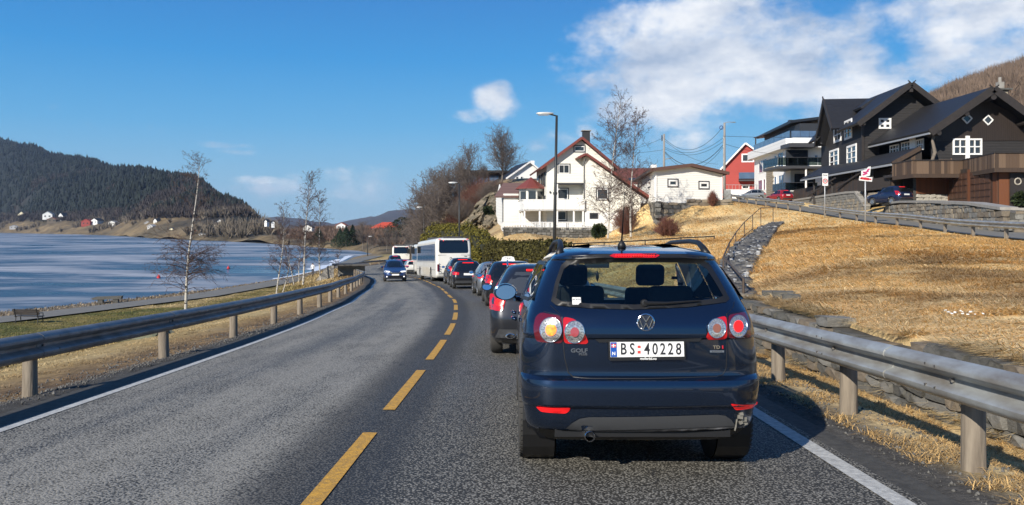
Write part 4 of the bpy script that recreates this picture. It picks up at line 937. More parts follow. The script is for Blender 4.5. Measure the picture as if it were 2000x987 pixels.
    # plate recess, plate
    def slab(name, P, off, th, mat, par=root, bev=0, yy=None):
        Q = CPs(P); m = MB(); x0 = sum(q[0] for q in Q)/len(Q); z0 = sum(q[1] for q in Q)/len(Q); y0 = (S.ry(x0, z0)-off) if yy is None else yy
        m.prism([(x, z) for x, z in Q], (0, y0, 0), (1, 0, 0), (0, 0, 1), (0, -1, 0), th); return m.build(name, mat, par, fix=True), y0-th
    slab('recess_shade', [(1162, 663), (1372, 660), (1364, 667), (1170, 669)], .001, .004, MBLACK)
    fr_, y1 = slab('plate_frame', [(1187, 668), (1189, 665.5), (1334, 664.5), (1336.5, 667), (1337.5, 698), (1336, 701.5), (1190.5, 704), (1188, 701)], .012, .012, MBLACK)
    pl, y2 = slab('number_plate', [(1190.5, 667.5), (1333.5, 666.5), (1334.5, 695.5), (1191.5, 697)], .0255, .003, PLATEW)
    eu, y3 = slab('country_band', [(1191.0, 668), (1203, 668), (1204, 696.3), (1192, 696.5)], .029, .0015, PLATEBL, pl, yy=y2-.0002)
    def txt(s_, u, v, h, mat, name='lettering', par=pl, sx=1., y=None, bold=0., ext=.001, off=0):
        x, z = cp(u, v); return text_obj(s_, par, mat, (x, (y if y is not None else S.ry(x, z)-.006)-off, z), h, name=name, sx=sx, bold=bold, ext=ext)
    for ch, u in (('B', 1216.5), ('S', 1233.5), ('4', 1262.5), ('0', 1278), ('2', 1293), ('2', 1308), ('8', 1323.5)):
        txt(ch, u, 682, .113, INK, y=y2-.001, sx=.72, bold=.0015)
    txt('N', 1197.5, 690, .032, PLATEW, y=y3-.001, bold=.001)
    fl, _ = slab('flag', [(1193, 671), (1202, 671), (1202, 678), (1193, 678)], .031, .001, M('flag_red', (.6, .05, .06), .5), pl, yy=y3-.0002)
    slab('flag_cross', [(1196, 671), (1198, 671), (1198, 678), (1196, 678)], .0325, .001, PLATEW, pl, yy=y3-.0014); slab('flag_cross', [(1193, 674), (1202, 674), (1202, 675.2), (1193, 675.2)], .0325, .001, PLATEW, pl, yy=y3-.0018)
    slab('tax_sticker', [(1244, 674.5), (1250, 674.5), (1250, 690), (1244, 690)], .031, .001, M('sticker_red', (.6, .06, .05), .5), pl, yy=y2-.0002); slab('sticker_band', [(1244, 679.5), (1250, 679.5), (1250, 684.5), (1244, 684.5)], .0325, .001, PLATEW, pl, yy=y2-.0014)
    txt('mollerbil.no', 1265, 700, .024, PLATEW, par=fr_, y=y1-.001, bold=.0006)
    # badges
    txt('GOLF', 1131, 685, .038, MCHROME, 'model_lettering', root, sx=1.25, bold=.0014, ext=.003); txt('PLUS', 1138.5, 692, .023, MCHROME, 'model_lettering', root, sx=1.2, bold=.0008, ext=.003)
    txt('TD', 1399, 678.5, .032, MCHROME, 'engine_lettering', root, sx=1.2, bold=.001, ext=.003); txt('I', 1411, 678.5, .032, M('badge_red', (.5, .02, .03), .3), 'engine_lettering', root, sx=1.6, bold=.001, ext=.003)
    x, z = cp(1400, 686.5); m = MB(); m.box((x, S.ry(x, z)-.006, z), (.10, .004, .014)); bm_ = m.build('technology_badge', MALLOY, root); txt('BLUEMOTION', 1400, 686.5, .012, MDARKTRIM, par=bm_, off=.003)
    x, z = cp(1261, 629.5); y = S.ry(x, z)-.008; Mb = Matrix.Translation((x, y, z)) @ Matrix.Rotation(R(90), 4, 'X') @ Matrix.Rotation(0, 4, 'Z')
    m = MB(); m.lathe([(.060, -.004), (.062, .006), (.056, .009), (.052, .005)], 36, Mb); bd = m.build('badge', MCHROME, root, smooth=30)
    m = MB(); m.disc(.053, 36, Mb); m.build('badge_ground', M('badge_blue_black', (.012, .02, .04), .2, coat=1.), bd)
    m = MB(); yy_ = y-.006
    def st(a, b, w=.0085): m.bar((x+a[0], yy_, z+a[1]), (x+b[0], yy_, z+b[1]), w, .005)
    for sg in (-1, 1):
        st((sg*.026, .044), (sg*.001, .004)); st((sg*.047, .024), (sg*.020, -.046)); st((sg*.020, -.046), (sg*.0, -.004))
    m.build('badge_letters', MCHROME, bd)
    # lower bumper insert, reflectors, exhaust, tow cover damage
    patch(MB(), CPs([(1097, 842), (1118, 826), (1132, 818), (1150, 815), (1260, 814), (1400, 810), (1416, 812), (1428, 820), (1436, 832), (1400, 834), (1260, 839), (1150, 841)]), ry(.006), .04).build('bumper_insert', BINS, root, smooth=True)
    patch(MB(), CPs([(1097, 841), (1260, 839.5), (1434, 832.5), (1434, 835.5), (1260, 843), (1095, 844.5)]), ry(.014), .04).build('insert_edge', M('grey_plastic_edge', (.10, .10, .105), .4), root, smooth=True)
    patch(MB(), round_poly(CPs([(1046, 794), (1115, 796.5), (1112, 803), (1104, 808), (1056, 804)]), .012, 3), ry(.008), .04).build('reflector', RREFL, root, smooth=True)
    patch(MB(), round_poly(CPs([(1426, 788.5), (1480, 784.5), (1478, 791), (1468, 797), (1436, 801)]), .012, 3), ry(.008), .04).build('reflector', RREFL, root, smooth=True)
    x, z = cp(1149, 846); Mb = Matrix.Translation((x, .14, z)) @ Matrix.Rotation(R(90), 4, 'X'); m = MB(); m.lathe([(.032, -.3), (.034, .075), (.037, .08), (.034, .083), (.0305, .078), (.030, -.25)], 20, Mb); m.build('exhaust_pipe', MCHROME, root, smooth=30)
    m = MB(); q = [(1446, 808, .013), (1444, 814, .017), (1451, 818, .018), (1453, 825, .016), (1445, 824, .013)]
    for (u, v, s_) in q: x, z = cp(u, v); m.box((x, S.ry(x, z)-.02, z), (s_*2, .03, s_*1.7), mat=Matrix.Rotation(rnd.uniform(-.4, .4), 4, 'Y') @ Matrix.Rotation(rnd.uniform(-.3, .3), 4, 'X'))
    x, z = cp(1438, 832); m.tube([(x, S.ry(x, z)-.02, z+.05), (x-.008, S.ry(x, z)-.02, z), (x-.016, S.ry(x, z)-.02, z-.03)], .006, 5); m.build('torn_socket_wrap', M('grey_tape', (.20, .19, .165), .7, col2=(.10, .095, .08), scale=40), root)
    patch(MB(), [(-.72, .205), (.72, .205), (.74, .31), (-.74, .31)], ry(.006), .08).build('sparkle_mask', MBLACK, root, smooth=True)  # black patch added to blot out sunlit sparkle on the lower body paint
    # wiper
    pts = [cp(1256, 590), cp(1262, 592), cp(1300, 592), cp(1366, 587)]; m = MB(); m.tube([(x, S.ry(x, z)-.03, z) for x, z in pts], [.016, .014, .010, .005], 6)
    x, z = cp(1258, 592); m.lathe([(.028, 0), (.024, .03), (.001, .034)], 14, Matrix.Translation((x, S.ry(x, z)-.005, z)) @ Matrix.Rotation(R(90), 4, 'X')); m.build('wiper', MBLACK, root, smooth=40)
    # rear sticker in the window
    x, z = cp(1126, 588); m = MB(); m.box((x, S.ry(x, z)-.008, z), (.062, .002, .058), mat=Matrix.Rotation(R(-30), 4, 'X')); sk = m.build('window_sticker', PLATEW, root); text_obj('Bir & Fyl', sk, INK, (x, S.ry(x, z)-.012, z+.012), .017, rot=(R(60), 0, 0), ext=.0008)
    # roof rails: ends show as black loops
    for sgn in (-1, 1):
        m = MB(); xx = sgn*.555; m.tube([(xx*1.03, .52, 1.555), (xx, .58, 1.605), (xx*.985, .72, 1.655), (xx*.97, 1.0, 1.675), (xx*.97, 1.8, 1.682), (xx*.98, 2.35, 1.64), (xx, 2.45, 1.57)], [.030, .026, .021, .019, .019, .02, .026], 8); m.build('roof_rail', MBLACK, root, smooth=True)
    # antenna
    x = cp(1227, 480)[0]; m = MB(); m.lathe([(.001, .0), (.034, .0), (.030, .03), (.016, .05), (.009, .062), (.001, .064)], 16, Matrix.Translation((-.075, .62, 1.612))); m.tube([(-.075, .62, 1.66), (-.075, .50, 1.90), (-.075, .44, 2.03)], [.007, .004, .002], 6); m.build('antenna', MBLACK, root, smooth=True)
    # door mirrors
    for sgn in (-1, 1):
        Mm = Matrix.Translation((sgn*1.0, 2.75, 1.19)) @ Matrix.Rotation(R(-90), 4, 'X') @ Matrix.Diagonal((1.12, .80, 1, 1))
        m = MB(); m.lathe([(.001, .16), (.06, .14), (.098, .08), (.112, .0), (.105, -.035), (.092, -.04)], 24, Mm); m.tube([(sgn*.90, 2.8, 1.12), (sgn*.80, 2.85, 1.10)], .03, 8); mi = m.build('door_mirror', PBLUE, root, smooth=45)
        m = MB(); m.disc(.098, 24, Matrix.Translation((sgn*1.0, 2.712, 1.19)) @ Matrix.Rotation(R(84), 4, 'X') @ Matrix.Rotation(R(8)*sgn, 4, 'Y') @ Matrix.Diagonal((1.10, .78, 1, 1))); m.build('mirror_glass', M('mirror_silver', (.42, .45, .47), .15, 1.), mi)
    for sgn in (-1, 1):
        for y in (1.55, 2.45): m = MB(); m.tube([(sgn*.895, y, .99), (sgn*.925, y+.03, 1.0), (sgn*.925, y+.15, 1.0), (sgn*.895, y+.19, .99)], .014, 6); m.build('door_handle', PBLUE, root, smooth=True)
    for y in (.74, 3.32):
        for sgn in (-1, 1): wheel(root, sgn*.775, y, r=.315, w=.21, detail=True, side=sgn)
    m = MB(); m.box((0, .5, .36), (1.25, .75, .2)); m.box((0, 2.1, .30), (1.3, 3.6, .12)); m.build('underbody', MBLACK, root)
    for sgn in (-1, 1):
        for y in (.74, 3.32): m = MB(); m.lathe([(.36, -.12), (.36, .12)], 20, Matrix.Translation((sgn*.73, y, .33)) @ Matrix.Rotation(R(90), 4, 'Y')); m.disc(.36, 20, Matrix.Translation((sgn*.60, y, .33)) @ Matrix.Rotation(R(90), 4, 'Y')); m.build('wheel_arch', MBLACK, root)
    # inside: seats, dashboard, mirror
    def seat(x, y, w=.46, z=.55, h=1.22, head=True):
        m = MB(); B = lambda c, s_, rx=0: m.box(c, s_, mat=Matrix.Rotation(R(rx), 4, 'X'))
        B((x, y+.25, z), (w, .5, .16)); B((x, y-.02, (z+h)/2+.02), (w, .12, h-z), 12)
        o = m.build('seat', SEAT, root); bv = o.modifiers.new('soft', 'BEVEL'); bv.width = .045; bv.segments = 3
        if head:
            m = MB(); m.box((x, y-.12, h+.13), (w*.58, .10, .20), mat=Matrix.Rotation(R(8), 4, 'X')); hr = m.build('headrest', SEAT, o); bv = hr.modifiers.new('soft', 'BEVEL'); bv.width = .045; bv.segments = 3
    seat(-.36, 2.02, h=1.25); seat(.36, 2.02, h=1.25)
    seat(-.36, 1.05, w=.62, h=1.08); seat(.36, 1.05, w=.62, h=1.08)
    m = MB(); m.box((0, 2.95, 1.0), (1.5, .5, .22)); m.build('dashboard', MBLACK, root); m = MB(); m.box((0, .5, .98), (1.35, .72, .03)); m.build('parcel_shelf', MBLACK, root)
    m = MB(); m.tube([(.36+.17*math.cos(a)*-1-.72, 2.55+.05*math.sin(a), 1.09+.17*math.sin(a)) for a in np.linspace(0, 6.28, 18)], .012, 5); m.build('steering_wheel', MBLACK, root)
    m = MB(); m.box((-.07, 2.55, 1.475), (.25, .02, .07)); m.box((-.07, 2.6, 1.52), (.05, .05, .06)); rm_ = m.build('inside_mirror', MBLACK, root)
    m = MB(); m.lathe([(.001, -.06), (.017, -.02), (.015, .02), (.001, .055)], 10, Matrix.Translation((-.07, 2.5, 1.36))); m.tube([(-.07, 2.52, 1.44), (-.07, 2.5, 1.40)], .002, 4); m.build('hanging_freshener', MBLACK, rm_)
    return root
golf()

# --- the queue ---------------------------------------------------------------------------------
QG = 'vehicles queueing in the right lane'
w1 = make_car('estate_car', 'anthracite estate car with tall red tail lights, directly ahead of the dark blue hatchback', PGREY, 'wagon', L=4.6, W=1.80, H=1.47, glass=GLB, rails=MCHROME, tail='tall', group=QG, bt=.96, wr=.32)
place_on_road(w1, 12.72, 1.80)
for sgn in (-1, 1): m = MB(); m.lathe([(.045, 0), (.05, .02), (.042, .022), (.04, -.05)], 16, Matrix.Translation((sgn*.56, .0, .34)) @ Matrix.Rotation(R(90), 4, 'X') @ Matrix.Diagonal((1.5, .8, 1, 1))); m.build('exhaust_tip', MCHROME, w1, smooth=30)
w2 = make_car('taxi_car', 'dark estate taxi with a white roof sign behind the grey hatchback', PBLACK, 'wagon', L=4.6, W=1.80, H=1.50, rails=MBLACK, tail='high', taxi=True, group=QG, cat='taxi')
ts = [c for c in w2.children if c.name.startswith('taxi_sign')][0]; text_obj('TAXI', ts, INK, (0, 4.6*.48-.004, 1.50+.085), .10, ext=.002)
place_on_road(w2, 26.6, 1.85)
w3 = make_car('hatchback_car', 'silver grey hatchback between the taxi and the small black hatchback', PSILV, 'hatch', L=4.2, W=1.75, H=1.47, group=QG)
place_on_road(w3, 34.4, 2.05)
w4 = make_car('hatchback_car', 'small black hatchback with lit brake lights between silver hatchback and dark SUV', PBLACK, 'hatch', L=3.95, W=1.72, H=1.50, group=QG)
place_on_road(w4, 43.6, 1.42)
w5 = make_car('suv_car', 'dark SUV with roof rails and pale tailgate directly behind the white bus', PBLACK, 'suv', L=4.5, W=1.82, H=1.68, rails=MBLACK, tail='high', group=QG, wr=.35, bt=1.05, cat='SUV')
place_on_road(w5, 50.4, 1.75)
patch(MB(), [(-.55, .98), (.55, .98), (.55, .80), (-.55, .80)], lambda a, b: (a, float(np.interp(b, [.74, .99], [.03, .07]))+.05*(a/.9)**2-.012, b), .15).build('pale_tailgate_panel', M('beige_panel', (.36, .33, .28), .4), w5)
# oncoming
on = make_car('oncoming_car', 'blue compact car with its headlights facing us, alone in the left lane', PBLUE2, 'suv', L=4.2, W=1.70, H=1.60, tail='high', bt=1.0, wr=.31)
place_on_road(on, 64.9, -2.25, flip=True)
for c in on.children:
    if c.name.startswith(('grille',)): c.scale = (1.05, 1, 1)
m = MB(); m.tube([(-.43, 4.17, .69), (-.2, 4.21, .665), (0, 4.22, .655), (.2, 4.21, .665), (.43, 4.17, .69)], .016, 6); m.build('grille_bar', MCHROME, on, smooth=True)
for sgn in (-1, 1): m = MB(); m.lathe([(.05, 0), (.001, .02)], 12, Matrix.Translation((sgn*.62, 4.08, .36)) @ Matrix.Rotation(R(-90), 4, 'X')); m.build('fog_light', HEADL, on)
far = [(88.0, 1.8, PWHITE, 'hatch', 'white and red hatchback just beyond the two white buses', 1.46, 'hatchback_car'), (95.0, 1.8, PBLUE2, 'hatch', 'light blue hatchback second beyond the white buses', 1.5, 'hatchback_car'),
       (103.0, 1.7, PBLACK, 'wagon', 'black estate car right behind the far bus at the bend', 1.5, 'estate_car')]
for s_, o_, p_, k_, lb, H_, nm in far: c = make_car(nm, lb, p_, k_, L=4.1, W=1.75, H=H_, group=QG); place_on_road(c, s_, o_)
vn = make_car('van_car', 'dark blue people carrier standing in front of the far white bus', PBLUE2, 'suv', L=4.7, W=1.9, H=1.9, group=QG, bt=1.1, wr=.34, cat='van'); place_on_road(vn, 108.5, 1.6)

# --- buses -------------------------------------------------------------------------------------
def make_bus(label, L=12.2, W=2.55, H=3.15):
    root = thing('coach_bus', label, 'bus', group='white buses in the queue'); w = W/2
    rear = [(.30, .25), (.40, .10), (.55, .04), (1.2, 0), (2.0, .03), (2.9, .20), (3.0, .26), (3.1, .42), (3.15, .7)]
    front = [(.30, L-.2), (.45, L-.05), (.8, L), (1.3, L-.04), (2.8, L-.30), (3.0, L-.42), (3.1, L-.6), (3.15, L-.9)]
    half = [(.30, w-.04), (.45, w), (2.7, w), (2.95, w-.04), (3.05, w-.10), (3.1, w-.18), (3.15, w-.35)]
    S = Shell(rear, front, half, cr=.20, cyr=.16, cf=.25, cyf=.25, bowr=.05, bowf=.12, taper=(0, 0), L=L)
    wh = [(2.9, .5), (L-2.6, .5)]
    S.mesh([.3, .38, .46, .55, .64, .73, .82, .91, 1.0, 1.1, 1.3, 1.5, 1.7, 1.9, 2.1, 2.3, 2.5, 2.7, 2.8, 2.9, 3.0, 3.05, 3.1, 3.13, 3.15], wheels=wh, wr=.56, n=(8, 5, 90, 5, 6)).build('body', PBUS, root, smooth=35)
    patch(MB(), round_poly([(-1.02, 2.98), (1.02, 2.98), (1.06, 2.16), (.98, 2.05), (-.98, 2.05), (-1.06, 2.16)], .12, 5), lambda a, b: (a, S.ry(a, b)-.02, b), .15).build('rear_window', GLD, root, smooth=True)
    fs = lambda a, b: (a, S.fy(a, b)+.02, b)
    patch(MB(), round_poly([(-1.15, 3.0), (1.15, 3.0), (1.17, 1.35), (-1.17, 1.35)], .12, 5), fs, .2).build('windscreen', GLD, root, smooth=True)
    for sgn in (-1, 1):
        for k in range(6):
            y0 = .6+k*(L-1.4)/6; P_ = [(y0, 1.50), (y0+(L-1.4)/6-.06, 1.50), (y0+(L-1.4)/6-.06, 2.72), (y0, 2.72)]
            patch(MB(), P_, lambda a, b: (sgn*(w+.012), a, b), .9).build('side_window', GLD, root)
        m = MB(); m.box((sgn*(w+.003), L/2, .85), (.012, L-.9, .02)); m.box((sgn*(w+.003), L/2, 1.42), (.012, L-.9, .03)); m.build('side_trim', MDARKTRIM, root)
        for k in range(3): m = MB(); m.box((sgn*(w+.006), 4.2+k*1.55, .72), (.012, 1.48, .56)); m.build('luggage_door', PBUSD, root)
        tl = MB(); tl.box((sgn*1.14, .0, 1.0), (.12, .06, .5)); tl.build('tail_light', RLENSD, root)
        m = MB(); m.box((sgn*1.0, .17, 3.04), (.16, .06, .05)); m.build('roof_light', RREFL, root)
        m = MB(); m.lathe([(.035, 0), (.001, .015)], 10, Matrix.Translation((sgn*.72, .2, 2.93)) @ Matrix.Rotation(R(90), 4, 'X')); m.build('marker_lamp', RGLOW, root)
        hm = MB(); hm.tube([(sgn*1.1, L-.35, 3.0), (sgn*1.45, L+.1, 2.95), (sgn*1.52, L+.12, 2.7)], .03, 6); hm.box((sgn*1.55, L+.1, 2.42), (.28, .14, .55)); hm.build('mirror_arm', MBLACK, root)
        for y in (2.9, L-2.6): wheel(root, sgn*(w-.16), y, r=.5, w=.29, side=sgn, rim=M('steel_rim', (.35, .35, .34), .5, .6))
        m = MB(); m.box((sgn*.62, L-.0, .75), (.36, .05, .14)); m.build('headlight', HEADL, root)
    m = MB()
    for k in range(4): m.lathe([(.032, 0), (.034, .02), (.001, .022)], 10, Matrix.Translation((-1.05+.03*k, .0-.012, 1.28-.18*k)) @ Matrix.Rotation(R(90), 4, 'X'))
    m.build('round_vent', MBLACK, root)
    m = MB(); m.box((0, .06, 1.9), (2.35, .05, .018)); m.box((0, .0, .62), (2.3, .05, .015)); m.build('panel_line', MDARKTRIM, root)
    m = MB(); m.box((0, L*.55, 3.22), (1.7, 2.6, .2)); m.build('roof_unit', MDARKTRIM, root); m = MB(); m.box((0, 1.0, 3.19), (1.3, .9, .12)); m.build('roof_unit', MDARKTRIM, root)
    m = MB(); m.box((0, L/2, .4), (2.1, L-.8, .3)); m.build('underbody', MBLACK, root)
    m = MB(); m.box((0, -.01, .82), (.52, .03, .11)); m.build('number_plate', PLATEW, root)
    text_obj('IRISBUS', root, MCHROME, (0, .13, 2.10), .09, name='lettering', sx=1.2, ext=.004)
    text_obj('TIDE', root, MDARKTRIM, (.85, .03, 1.80), .11, name='lettering', ext=.004)
    return root
b1 = make_bus('white coach with its dark rear window facing us, directly ahead of the dark SUV'); place_on_road(b1, 58.5, 1.85); b1.rotation_euler.z += R(4)
b2 = copy_tree(b1); b2['label'] = 'white coach mostly hidden in front of the nearest coach, only its left side showing'; place_on_road(b2, 78, 2.9); b2.rotation_euler.z -= R(.5)
b3 = copy_tree(b1); b3['label'] = 'distant white coach at the bend above the dark blue people carrier'; place_on_road(b3, 119, 2.6)
b4 = copy_tree(b1); b4['label'] = 'farthest white coach, partly hidden to the right of the distant one'; place_on_road(b4, 131, 1.7)

# ------------------------------------------------------------------ guard rails
def wbeam(mb, pts, side, h=.31, t=.018, depth=.08, nd=1):
    """W-shaped beam along pts (top-edge points); side=+1: ridges towards +normal (right), -1 left"""
    prof = [(0, 0), (.02, -.008), (.072, -.035), (.086, -.058), (.086, -.082), (.072, -.100), (.012, -.125), (0, -.14), (0, -.17), (.012, -.185), (.072, -.21), (.086, -.228), (.086, -.252), (.072, -.275), (.02, -.302), (0, -.31)]
    back = [(p[0]-.006, p[1]) for p in reversed(prof)]
    pf = prof+back; n = len(pf); vs = []
    for i, p in enumerate(pts):
        a = Vector(pts[max(i-1, 0)]); b = Vector(pts[min(i+1, len(pts)-1)]); d = (b-a); d.z = 0; d.normalize(); nr = Vector((d.y, -d.x, 0))*side
        for q, h_ in pf: vs.append(Vector(p)+nr*q+Vector((0, 0, h_)))
    fs = [(i*n+j, i*n+(j+1) % n, (i+1)*n+(j+1) % n, (i+1)*n+j) for i in range(len(pts)-1) for j in range(n)]
    fs += [tuple(range(n)), tuple((len(pts)-1)*n+j for j in range(n-1, -1, -1))]
    mb.add(vs, fs)
def guard_rail(label, pfun, s0, s1, post_s, side, mat, post_mat, name='guard_rail', seglen=4.0, top=.74, post_r=.085, bolts=(), sink=.25, square=False, post_off=.14, ds=.5, start=None, posttop=-.10):
    p0 = pfun(s0, 0); root = thing(name, label, 'guard rail', tuple(p0), worldparts=True)
    s = s0 if start is None else start
    while s < s1-.01:
        e = min(s+seglen, s1); n = max(2, int((e-s)/ds)+1); P = [pfun(x, 0)+Vector((0, 0, top)) for x in np.linspace(max(s, s0), e, n)]
        m = MB(); wbeam(m, P, side); m.build('rail_segment', mat, root, smooth=35)
        # overlap joint
        if s > s0:
            q = [pfun(x, 0)+Vector((0, 0, top+.003)) for x in (s-.01, s+.32)]
            dd = (q[1]-q[0]).normalized(); nr = Vector((dd.y, -dd.x, 0))*side; q = [v+nr*.005 for v in q]; m = MB(); wbeam(m, q, side); m.build('rail_joint', mat, root, smooth=35)
        s = e
    for x in post_s:
        if x < s0 or x > s1: continue
        p = pfun(x, -side*post_off); gz = tz(p.x, p.y)
        m = MB(); tp = pfun(x, 0).z+top+posttop
        if square: m.box((p.x, p.y, (tp+gz-sink)/2), (post_r*1.5, post_r*1.5, tp-gz+sink))
        else:
            q = [Vector((p.x+rnd.uniform(-.01, .01), p.y, gz-sink)), Vector((p.x, p.y, (gz+tp)/2)), Vector((p.x, p.y, tp))]; m.tube(q, [post_r*1.08, post_r, post_r*.96], 12)
        m.build('post', post_mat, root, smooth=35)
        b = pfun(x, 0)+Vector((0, 0, top-.155)); dd = pfun(x+.1, 0)-pfun(x, 0); dd.z = 0; dd.normalize(); nr = Vector((dd.y, -dd.x, 0))*side
        if b.y < 30:
            m = MB()
            m.tube([b+nr*.0, b+nr*.028], .016, 6); m.build('bolt', MBOLT, root)
            for dx, dz in ((.16, .085), (.30, .085), (.16, -.075), (.30, -.075)):
                pb = pfun(x, 0)+Vector((0, 0, top-.155+dz))+dd*(dx-.05); m = MB(); m.tube([pb+nr*.055, pb+nr*.088], .011, 6); m.build('bolt', MBOLT, root)
    return root
LR = lambda s: -LLINE(s)-.82
def lr(s, o): p, _ = road_at(s, LR(s)+o); return Vector((p.x, p.y, float(zs(s))-.03))
guard_rail('long dark steel guard rail with round posts along the left road edge by the lake', lr, -8, 205, [1.6, 5.6]+[9.7+4*k for k in range(50)], 1, MGALVD, MPOSTW, seglen=4.0, start=-8.0+1.6, top=.70, post_r=.082)
RR = lambda s: 4.46
def rr_(s, o): p, _ = road_at(s, RR(s)+o); return Vector((p.x, p.y, float(zs(s))-.02))
guard_rail('pale galvanised guard rail on thick round wooden posts right of the blue hatchback', rr_, -6, 26, [-.5, 1.6, 3.75, 5.95, 8.15, 10.3, 12.5, 14.7, 17, 21, 25], -1, MGALV, MPOSTW, seglen=4.3, start=-6, top=.82, post_r=.083, ds=.6)
def ur(y, o): p = up_pt(y, -o); return Vector(p)
guard_rail('long guard rail on square posts along the upper road above the grass bank', ur, 19, 73, [19.5+4.1*k for k in range(13)], -1, MGALV, MPOSTW, seglen=4.1, top=.72, square=True, ds=1, post_off=-.10, posttop=.05)
guard_rail('farther double guard rail on the upper road between the gully steps and the utility pole', lambda y, o: up_pt(y, -o-.1)+Vector((0, 0, .05)), 74, 118, [76+4.2*k for k in range(10)], -1, MGALV, MPOSTW, seglen=4.2, top=.80, square=True, ds=1, post_off=-.10, posttop=.05)

# ------------------------------------------------------------------ stone walls
STM = []
for k in range(14):
    r_ = random.Random(k); m = bmesh.new(); bmesh.ops.create_cube(m, size=1.0)
    bmesh.ops.subdivide_edges(m, edges=m.edges, cuts=1)
    for v in m.verts:
        c = v.co; n_ = sum(abs(abs(x)-.5) < .01 for x in c); c *= {3: .90, 2: .96, 1: 1.02}.get(n_, 1)
        v.co = c+Vector((r_.uniform(-.055, .055), r_.uniform(-.055, .055), r_.uniform(-.055, .055)))
    me = bpy.data.meshes.new('stone'); m.to_mesh(me); m.free(); STM.append(me)
STV = {}
def stone_mesh(k, mat):
    key = (k, mat.name)
    if key not in STV: me = STM[k].copy(); me.materials.append(mat); STV[key] = me
    return STV[key]
def stone_wall(label, A, B, zbot, ztop, course=.2, ln=.42, thick=.35, mats=(0, 1, 3), limit=290, cap=None, name='stone_wall', rot_deg=0, seed=1, cat='wall', rough=.03, core=True):
    """courses of single stones from A to B (x,y); zbot/ztop are functions of t in 0..1"""
    A = Vector((*A, 0)); B = Vector((*B, 0)); d = (B-A); L_ = d.length; d.normalize(); nr = Vector((d.y, -d.x, 0)); ang = math.atan2(d.y, d.x)
    root = thing(name, label, cat, (A.x, A.y, zbot(0)), worldparts=True); r_ = random.Random(seed); off = ROOT[root.name]; cnt = 0; rest = MB()
    if core:
        m = MB(); n = max(2, int(L_/1.5)); vs = []; fs = []
        for i in range(n+1):
            t = i/n; p = A+d*(L_*t)-nr*(.03); q = p-nr*thick; vs += [(p.x, p.y, zbot(t)-.4), (p.x, p.y, ztop(t)-.13), (q.x, q.y, ztop(t)-.13), (q.x, q.y, zbot(t)-.4)]
        for i in range(n): fs += [tuple(i*4+j for j in (0, 1))+tuple((i+1)*4+j for j in (1, 0)), (i*4+1, i*4+2, i*4+6, i*4+5), (i*4+2, i*4+3, i*4+7, i*4+6)]
        fs += [(0, 3, 2, 1), (n*4, n*4+1, n*4+2, n*4+3)]; m.add(vs, fs); m.build('wall_core', MMORTAR, root)
    row = 0; zmin = min(zbot(0), zbot(1), zbot(.5))-.05; zmax = max(ztop(0), ztop(1), ztop(.5)); z = zmin
    while z < zmax:
        h = course*r_.uniform(.75, 1.3); x = -r_.uniform(0, ln)
        while x < L_:
            w = ln*r_.uniform(.45, 1.6); t = min(1, max(0, (x+w/2)/L_)); zz = z+h/2
            if zz < ztop(t)-.02 and zz > zbot(t)-h*.8 and x+w*.3 > 0:
                hh = min(h, (ztop(t)-z)*1.02); p = A+d*(x+w/2)+nr*r_.uniform(-rough, rough)-nr*(thick*.4)
                mt = MSTONE[r_.choice(mats)]; k = r_.randrange(len(STM))
                if cnt < limit:
                    o = link('stone', stone_mesh(k, mt), root, loc=(p.x-off.x, p.y-off.y, z+hh/2-off.z), rot=(r_.uniform(-.05, .05), r_.uniform(-.06, .06)+rot_deg, ang+r_.uniform(-.05, .05)), scale=(w*.97, thick, hh*.95)); cnt += 1
                else: rest.box((p.x, p.y, z+hh/2), (w*.95, thick, hh*.92), rz=ang+r_.uniform(-.05, .05))
            x += w
        z += h*.98; row += 1
    if rest.v: rest.build('stone_course', MSTONE[mats[0]], root, kind='stuff')
    if cap: cap(root, A, d, L_, nr, ztop)
    return root
def cap_fn(over, th, mat, back=.5):
    def f(root, A, d, L_, nr, ztop):
        m = MB(); n = 10; vs = []
        for i in range(n+1):
            t = i/n; p = A+d*(L_*t)+nr*over; q = p-nr*(over+back); z = ztop(t); vs += [(p.x, p.y, z), (p.x, p.y, z+th), (q.x, q.y, z+th), (q.x, q.y, z)]
        fs = [(i*4+j, i*4+(j+1) % 4, i*4+4+(j+1) % 4, i*4+4+j) for i in range(n) for j in range(4)]+[(3, 2, 1, 0), (n*4, n*4+1, n*4+2, n*4+3)]
        m.add(vs, fs); m.build('capping', mat, root)
    return f
# roadside retaining wall behind the right rail: near stretch and stretch by the steps
wx = lambda y: float(cx(y))+WALLO
zb = lambda y0, y1: (lambda t: float(zy(y0+(y1-y0)*t))-.18)
zt = lambda y0, y1: (lambda t: float(wall_top(y0+(y1-y0)*t))+.03*math.sin(t*23)+.02*math.sin(t*61))
stone_wall('low dark drystone wall holding the grass bank behind the right guard rail', (wx(16.6)+.02, 16.6), (wx(2), 2), (lambda t: float(zy(16.6-14.6*t))-.18), (lambda t: float(wall_top(16.6-14.6*t))+.03*math.sin(t*23)+.02*math.sin(t*61)+.03), course=.15, ln=.36, thick=.42, mats=(0, 1, 1, 3), seed=3, name='retaining_wall')
